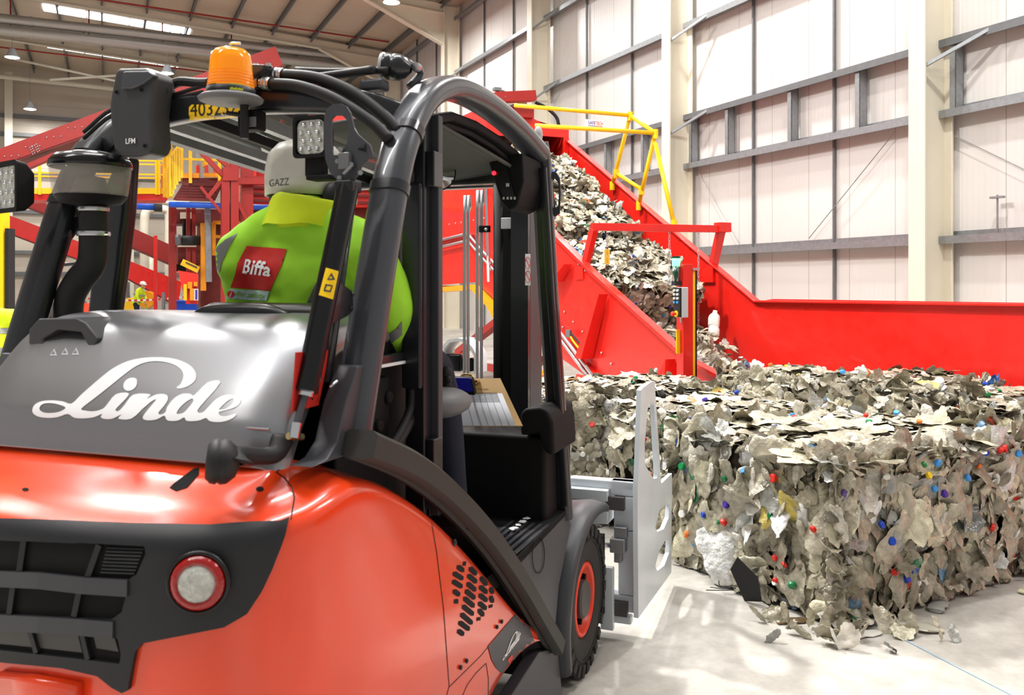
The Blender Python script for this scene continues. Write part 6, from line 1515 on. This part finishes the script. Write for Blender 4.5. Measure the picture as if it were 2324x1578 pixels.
# person at the left edge
Ye = 6.2; ex = WP(34, 700, Ye).x
pe, pj = person('person in yellow hi-vis jacket standing beyond the truck at the left edge', WF, (ex, Ye, 0), dict(
    hip=(ex - .05, Ye, .95), neck=(ex - .3, Ye, 1.42), head=(ex - .48, Ye, 1.52), face=(-.3, .9, 0), rsh=(ex - .02, Ye + .05, 1.38), lsh=(ex - .42, Ye - .02, 1.34),
    relbow=(ex + .12, Ye + .02, 1.12), lelbow=(ex - .42, Ye, 1.1), rwrist=(ex + .02, Ye - .2, .98), lwrist=(ex - .3, Ye + .2, 1.0),
    rhip=(ex + .03, Ye, .9), lhip=(ex - .15, Ye, .9), rknee=(ex + .03, Ye, .5), lknee=(ex - .15, Ye, .5), rankle=(ex + .03, Ye, .08), lankle=(ex - .15, Ye, .08)), 1.0, .016)
PB = bvh_of(pj)
for poly in ([(0, 745), (90, 742), (90, 756), (0, 758)], [(0, 790), (90, 775), (90, 788), (0, 806)]):
    m = MB(); decal(m, PB, WF, poly, res=8, off=.004)
    if m.v: put(m, 'reflective_band', 'silver_band', pe, smooth=True)

# ------------------------------------------------------------------ sorting plant in the far left of the hall
def R(a, b, t=27.0): return BF.px(a, b, y=t)
def slab(m, a, b, c, d, t, th=.15):
    """a plate with these four picture corners standing in the plane across the hall at t, th deep"""
    P = [R(*q, t) for q in (a, b, c, d)]; Q = [p + V3((0, th, 0)) for p in P]
    return m.add(P + Q, [(3, 2, 1, 0), (4, 5, 6, 7), (0, 1, 5, 4), (1, 2, 6, 5), (2, 3, 7, 6), (3, 0, 4, 7)])
def rect(m, x0, y0, x1, y1, t, th=.2): return slab(m, (x0, y0), (x1, y0), (x1, y1), (x0, y1), t, th)
def rod(m, a, b, t, w): return m.bar(R(*a, t), R(*b, t), w, w)
u1 = thing('overhead_conveyor', 'long dark red conveyor rising right under the roof, behind the truck roof', 'conveyor', BF, tuple(R(300, 300, 24)))
m = MB(); slab(m, (-40, 352), (625, 105), (642, 148), (-40, 392), 24, .08); slab(m, (-40, 352), (625, 105), (642, 148), (-40, 392), 25.3, .08); put(m, 'side_plate', 'red_girder', u1)
m = MB()
a, b = R(-40, 388, 24), R(640, 150, 24); m.add([a, b, b + V3((0, 1.3, 0)), a + V3((0, 1.3, 0))], [(0, 1, 2, 3)]); put(m, 'belt', 'red_dark', u1, solid=.05)
m = MB(); slab(m, (60, 372), (120, 346), (124, 356), (64, 382), 23.9, .4); put(m, 'bracket', 'red_girder', u1)
m = MB()
for i in range(4):
    for j in range(4): m.ball(R(68 + i * 4 + (i // 2) * 3 + j * 2.2, 335 - i * 2.6 + j * 5, 23.98), .018, 6, 4)
for i in range(12): m.ball(R(10 + i * 16, 355 - i * 7.2 + (i % 3) * 6, 23.98), .018, 6, 4)
put(m, 'rivets', 'zinc', u1, kind='stuff')
put(MB().bar(R(560, 175, 24.6), BF.w(*R(560, 175, 24.6)) * 0 + V3((R(560, 175, 24.6).x, 24.6, 0)), .3, .3), 'support_leg', 'red_girder', u1)
for nm, lb, L, t, mt in (('inclined_conveyor', 'bright red conveyor band sloping down to the right behind the sweeping person', [(-60, 458), (283, 588), (412, 640), (405, 695), (283, 628), (-60, 498)], 41, 'red_machine'),
                         ('inclined_conveyor', 'dark red conveyor band above, sloping down to the right beside the white duct', [(60, 430), (288, 512), (392, 558), (500, 612), (480, 648), (390, 600), (280, 552), (60, 468)], 43, 'red_girder')):
    c = thing(nm, lb, 'conveyor', BF, tuple(R(300, 600, t)), group=None)
    for dd in (0, 1.0):
        m = MB(); k = len(L) // 2; top, bot = L[:k], L[k:][::-1]
        for i in range(k - 1): slab(m, top[i], top[i + 1], bot[i + 1], bot[i], t + dd, .06)
        put(m, 'side_plate', mt, c)
    m = MB()
    for i in range(k - 1):
        a, b = R(*bot[i], t), R(*bot[i + 1], t); m.add([a, b, b + V3((0, 1, 0)), a + V3((0, 1, 0))], [(0, 1, 2, 3)])
    put(m, 'belt', 'red_dark', c, solid=.05)
# walkway and platform
wkw = thing('walkway', 'yellow railed walkway on red beams behind the clear dust bowl', 'walkway', BF, tuple(R(330, 440, 30)))
m = MB(); rect(m, 20, 440, 380, 454, 30, 1.2); put(m, 'deck_beam', 'red_machine', wkw)
m = MB(); rect(m, 20, 427, 384, 440, 29.95, .05); put(m, 'kick_plate', 'yellow_paint', wkw)
for b_ in (366, 374, 397, 405): put(rod(MB(), (20, b_ - 6), (378, b_), 29.9 + (1.2 if b_ in (374, 405) else 0), .05), 'handrail', 'yellow_paint', wkw)
for a_ in (90, 180, 270, 355, 360): put(rod(MB(), (a_, 364), (a_, 442), 29.9, .08), 'rail_post', 'yellow_paint', wkw)
put(rect(MB(), 366, 372, 376, 430, 30, .3), 'gate_panel', 'orange_guard', wkw)
hp = thing('yellow_posts', 'pair of tall yellow posts rising above the walkway', 'post', BF, tuple(R(380, 445, 28)))
put(rod(MB(), (375, 260), (375, 448), 28, .12), 'post', 'yellow_paint', hp); put(rod(MB(), (384, 255), (385, 450), 27.6, .16), 'post', 'yellow_paint', hp)
pf = thing('platform', 'red steel platform with yellow guard rails, seen under the truck roof', 'platform', BF, tuple(R(455, 420, 25)))
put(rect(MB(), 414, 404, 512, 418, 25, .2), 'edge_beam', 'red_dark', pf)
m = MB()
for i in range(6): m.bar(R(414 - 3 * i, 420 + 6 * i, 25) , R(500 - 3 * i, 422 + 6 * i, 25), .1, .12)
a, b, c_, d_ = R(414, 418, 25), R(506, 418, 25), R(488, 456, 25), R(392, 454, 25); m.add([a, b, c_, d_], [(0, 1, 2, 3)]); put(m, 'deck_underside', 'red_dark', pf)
put(rect(MB(), 414, 393, 452, 404, 24.9, .05), 'kick_plate', 'orange_guard', pf); put(rect(MB(), 462, 393, 506, 402, 24.9, .05), 'kick_plate', 'orange_guard', pf)
for L in (((412, 323), (500, 327)), ((412, 361), (500, 364)), ((412, 323), (388, 353)), ((412, 361), (388, 400))): put(rod(MB(), L[0], L[1], 24.9, .06), 'handrail', 'yellow_paint', pf)
for a_, b0, b1 in ((412, 323, 404), (432, 324, 416), (498, 327, 416), (406, 331, 412), (401, 337, 420), (396, 343, 430), (391, 349, 442), (388, 353, 446)): put(rod(MB(), (a_, b0), (a_, b1), 24.9, .08), 'rail_post', 'yellow_paint', pf)
rf = thing('red_steel_frame', 'dark red steel columns and raking struts left of the driver', 'steel frame', BF, tuple(R(515, 700, 24)))
for a_, b0, w in ((512, 405, .2), (533, 320, .2)):
    p = R(a_, b0, 24); put(MB().box(p.x - w / 2, p.x + w / 2, 24, 24.25, 0, p.z), 'column', 'red_girder', rf)
for a_, w in ((392, .2), (428, .1), (440, .1)):
    p = R(a_, 470, 26.5); put(MB().box(p.x - w / 2, p.x + w / 2, 26.5, 26.7, 0 if a_ == 392 else 1.6, p.z), 'column', 'red_girder', rf)
for L, w in ((((398, 283), (506, 398)), .12), (((410, 281), (524, 384)), .12), (((455, 424), (505, 486)), .07), (((500, 412), (470, 450)), .1), (((540, 460), (560, 500)), .09), (((360, 372), (505, 500)), .0)):
    if w: put(rod(MB(), L[0], L[1], 24.1, w), 'strut', 'red_girder', rf)
put(rect(MB(), 506, 380, 540, 410, 23.95, .4), 'gusset', 'red_girder', rf)
put(rect(MB(), 536, 404, 640, 418, 24.2, .2), 'cross_beam', 'red_girder', rf)
put(rect(MB(), 560, 400, 1000, 404, 24.4, .2), 'cross_beam', 'red_girder', rf)
mb_ = thing('sorting_machine', 'dark red sorting machine body behind the driver shoulder', 'machine', BF, tuple(R(600, 640, 26)))
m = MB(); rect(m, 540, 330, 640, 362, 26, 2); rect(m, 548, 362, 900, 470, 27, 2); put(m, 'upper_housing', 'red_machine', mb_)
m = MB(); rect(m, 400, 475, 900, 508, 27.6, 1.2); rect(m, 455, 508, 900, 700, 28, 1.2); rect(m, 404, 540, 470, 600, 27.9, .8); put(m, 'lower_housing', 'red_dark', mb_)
put(rect(MB(), 416, 500, 438, 545, 27.2, .4), 'chute_opening', 'dark_void', mb_); put(rect(MB(), 400, 600, 450, 616, 27.4, .3), 'chute_opening', 'dark_void', mb_)
put(rect(MB(), 410, 482, 440, 496, 27.3, .2), 'pale_chute', 'column_paint', mb_)
for b_ in (425, 440, 455): put(rod(MB(), (545, b_), (900, b_ + 6), 26.9, .08), 'stiffener', 'red_dark', mb_)
for b_ in (370, 382): put(rod(MB(), (545, b_), (640, b_ + 2), 25.9, .06), 'ladder_bar', 'red_girder', mb_)
put(rod(MB(), (557, 338), (556, 404), 24.8, .12), 'grey_pole', 'galv', mb_); put(rod(MB(), (573, 350), (573, 404), 24.8, .18), 'red_pole', 'red_machine', mb_)
put(MB().cyl(R(412, 546, 26.2), R(455, 546, 26.2), .14, 16), 'drive_roller', 'black_rubber', mb_, smooth=True); put(MB().cyl(R(398, 545, 26.2), R(410, 545, 26.2), .15, 16), 'drive_motor', 'galv_dark', mb_, smooth=True)
put(rect(MB(), 404, 556, 446, 560, 26.2, .3), 'roller_tray', 'column_paint', mb_)
put(slab(MB(), (416, 588), (454, 606), (448, 620), (409, 601), 25.9, .03), 'warning_sign', 'yellow_paint', mb_); m = MB(); slab(m, (422, 594), (448, 606), (447, 609), (421, 597), 25.87, .01); put(m, 'sign_print', 'pen', mb_)
put(rect(MB(), 456, 506, 468, 660, 26, .2), 'orange_column', 'orange_guard', mb_); put(rod(MB(), (471, 470), (474, 640), 25.8, .15), 'grey_pole', 'galv', mb_)
put(rod(MB(), (484, 505), (560, 507), 25.9, .1), 'orange_rail', 'orange_guard', mb_); put(rod(MB(), (484, 537), (560, 539), 25.9, .08), 'orange_rail', 'orange_guard', mb_); put(rod(MB(), (485, 505), (485, 580), 25.9, .1), 'orange_rail', 'orange_guard', mb_)
put(slab(MB(), (404, 614), (450, 622), (450, 690), (422, 690), 25.5, .05), 'red_curtain', 'caps_red', mb_)
for x0, y0, x1, y1, c in ((417, 645, 424, 682, 'yellow_paint'), (426, 640, 436, 655, 'orange_guard'), (431, 655, 441, 682, 'orange_guard'), (440, 640, 448, 650, 'orange_guard')): put(rect(MB(), x0, y0, x1, y1, 25.3, .15), 'yellow_guard', c, mb_)
put(rect(MB(), 441, 656, 450, 682, 25.2, .03), 'notice_frame', 'white_plastic', mb_); put(rect(MB(), 443, 658, 448, 680, 25.17, .02), 'notice_panel', 'caps_purple', mb_)
put(rect(MB(), 447, 296, 455, 402, 26.4, .2), 'grey_cabinet', 'galv', mb_); put(rect(MB(), 459, 298, 470, 320, 26.4, .3), 'yellow_cylinder', 'yellow_paint', mb_); put(rect(MB(), 478, 304, 490, 345, 26.4, .3), 'blue_cylinder', 'caps_cyan', mb_); put(rect(MB(), 462, 340, 472, 378, 26.4, .3), 'yellow_cylinder', 'yellow_paint', mb_)
for a_ in (446, 466, 486): put(rect(MB(), a_, 375, a_ + 7, 395, 26.2, .3), 'red_valve', 'caps_red', mb_)
# red beams seen past the work lamp
m = MB(); rect(m, 640, 262, 960, 274, 25, .3); slab(m, (800, 288), (960, 300), (960, 318), (800, 305), 24.5, .3); put(m, 'roof_trolley', 'red_machine', frame=BF, label='red hoist beams seen between the work lamp and the right guard post', cat='beam')
# pipes
bpx_ = thing('blue_pipe', 'blue painted pipe running across below the platforms', 'pipe', BF, tuple(R(430, 473, 25)))
put(MB().cyl(R(150, 462, 25.5), R(350, 470, 25.5), .09, 10), 'pipe_run', 'blue_paint', bpx_, smooth=True); put(MB().cyl(R(383, 464, 25), R(640, 472, 25), .08, 10), 'pipe_run', 'blue_paint', bpx_, smooth=True)
put(MB().cyl(R(350, 471, 25.5), R(368, 472, 25.5), .11, 10), 'pipe_motor', 'black_rubber', bpx_)
wp = thing('white_duct', 'cream dust duct bending down behind the red conveyors', 'duct', BF, tuple(R(330, 700, 46)))
put(MB().tube([R(384, 690, 46), R(384, 560, 46), R(384, 490, 46), R(374, 476, 46), R(350, 474, 46), R(332, 482, 46), R(328, 510, 46), R(328, 600, 46), R(328, 725, 46)], 0.21, 12, 3), 'duct_pipe', 'column_paint', wp, smooth=True)
put(MB().cyl(R(285, 458, 44), R(430, 462, 44), .1, 10), 'duct_pipe', 'white_steel', wp, smooth=True)
put(MB().tube([R(284, 640, 45), R(284, 672, 45), R(290, 685, 45), R(305, 688, 45)], 0.21, 12, 3), 'duct_pipe', 'galv', wp, smooth=True)
put(MB().cyl(R(344, 560, 46), R(344, 728, 46), 0.14, 10), 'duct_pipe', 'column_paint', wp, smooth=True)
# floor items there
bn = thing('blue_tub', 'large blue tub standing on the floor left of the driver', 'tub', WF, tuple(WF.px(432, 700, Y=33)))
p0 = WF.px(397, 684, Y=33); p1 = WF.px(470, 684, Y=33)
m = MB(); m.add([(p0.x + .1, 33.1, 0), (p1.x - .1, 33.1, 0), (p1.x - .1, 34.1, 0), (p0.x + .1, 34.1, 0), (p0.x, 33, p0.z), (p1.x, 33, p0.z), (p1.x, 34.2, p0.z), (p0.x, 34.2, p0.z)], [(0, 3, 2, 1), (0, 1, 5, 4), (1, 2, 6, 5), (2, 3, 7, 6), (3, 0, 4, 7)])
put(m, 'tub_body', 'blue_tub', bn, solid=.03); put(MB().tube([V3((p0.x, 33, p0.z)), V3((p1.x, 33, p0.z)), V3((p1.x, 34.2, p0.z)), V3((p0.x, 34.2, p0.z))], .05, 6, closed=True), 'tub_rim', 'blue_tub', bn)
tpo = thing('barrier_tape', 'red and white barrier tape strung past the sweeping person', 'tape', WF, tuple(WF.px(400, 672, Y=33.5)))
pa, pb_ = WF.px(200, 680, Y=35), WF.px(470, 669, Y=33.2); n = 40
for c, nm in (('caps_red', 0), ('decal_white', 1)):
    m = MB()
    for i in range(nm, n, 2):
        a = pa.lerp(pb_, i / n); b = pa.lerp(pb_, (i + 1) / n); a = a - V3((0, 0, .15 * math.sin(PI * i / n))); b = b - V3((0, 0, .15 * math.sin(PI * (i + 1) / n))); m.add([a, b, b + V3((0, 0, .07)), a + V3((0, 0, .07))], [(0, 1, 2, 3)])
    put(m, 'tape_stripe', c, tpo)
for a_, y_, c, top in ((353, 32.5, 'red_machine', 535), (371, 33, 'galv', 664)):
    q = WF.px(a_, top, Y=y_); sp = thing('floor_post', ('red' if c[0] == 'r' else 'grey') + ' post standing on the far floor right of the sweeping person', 'post', WF, (q.x, y_, 0))
    put(MB().box(q.x - .05, q.x + .05, y_ - .05, y_ + .05, 0, q.z), 'post', c, sp); put(MB().lathe([(.2, 0), (.16, .06), (.06, .3)], (q.x, y_, 0), n=4), 'post_foot', c, sp)
q = WF.px(290, 690, Y=37); ch = thing('cable_reel', 'yellow and red reel stand behind the sweeping person', 'reel', WF, (q.x, 37, 0))
put(MB().cyl((q.x, 37, .75), (q.x, 37.3, .75), .32, 20), 'reel_disc', 'yellow_paint', ch); put(MB().cyl((q.x + .75, 37, 1.0), (q.x + .75, 37.3, 1.0), .36, 20), 'reel_disc', 'orange_guard', ch); put(MB().box(q.x - .5, q.x + 1.3, 37, 37.6, .02, .25), 'reel_base', 'red_machine', ch)
yl = thing('yellow_column', 'yellow column at the very left edge with a black strip beside it', 'column', WF, tuple(V3((WF.px(2, 600, Y=15).x, 15, 0))))
q = WF.px(3, 520, Y=15); put(MB().box(q.x - .12, q.x + .03, 15, 15.2, 0, 3.6), 'column', 'yellow_paint', yl); put(MB().box(q.x + .06, q.x + .12, 15, 15.2, .5, 2.6), 'edge_strip', 'black_rubber', yl)
# second truck behind, left
t2 = thing('forklift_truck', 'second dark forklift parked far behind, seen under the hose of the first', 'forklift', WF, (WF.px(110, 700, Y=17).x, 17, 0))
def S2(a, b, y=17.0): return WF.px(a, b, Y=y)
put(MB().sweep([S2(66, 745), S2(84, 680), S2(96, 606), S2(180, 598)], rrect(.07, .07, .02, 2)), 'guard_frame', 'guard_dark', t2, auto=40)
put(MB().sweep([S2(66, 745, 18), S2(84, 680, 18), S2(96, 606, 18), S2(180, 598, 18)], rrect(.07, .07, .02, 2)), 'guard_frame', 'guard_dark', t2, auto=40)
m = MB(); a = S2(60, 712); b = S2(190, 712); m.box(a.x, b.x, 17, 18, .3, 1.0); put(m, 'chassis', 'cab_black', t2, bevel=.05)
m = MB(); a = S2(96, 688); b = S2(150, 688); m.box(a.x, b.x, 17.1, 17.9, .95, 1.32); put(m, 'seat_unit', 'hub_grey', t2, bevel=.06)
put(rect if 0 else MB().box(S2(187, 1).x, S2(194, 1).x, 17, 18, .5, 1.28), 'tail_panel', 'rim_red', t2)
for x_ in (S2(75, 1).x, S2(180, 1).x): put(MB().cyl((x_, 16.95, .3), (x_, 17.2, .3), .3, 20), 'wheel', 'tyre', t2)
put(MB().tube([S2(92, 690), S2(96, 678), S2(104, 676), S2(112, 684)], .02, 6, 3), 'control_lever', 'zinc', t2)
put(MB().cbox(S2(103, 696, 16.98), (.14, .03, .1)), 'yellow_label', 'yellow_paint', t2)
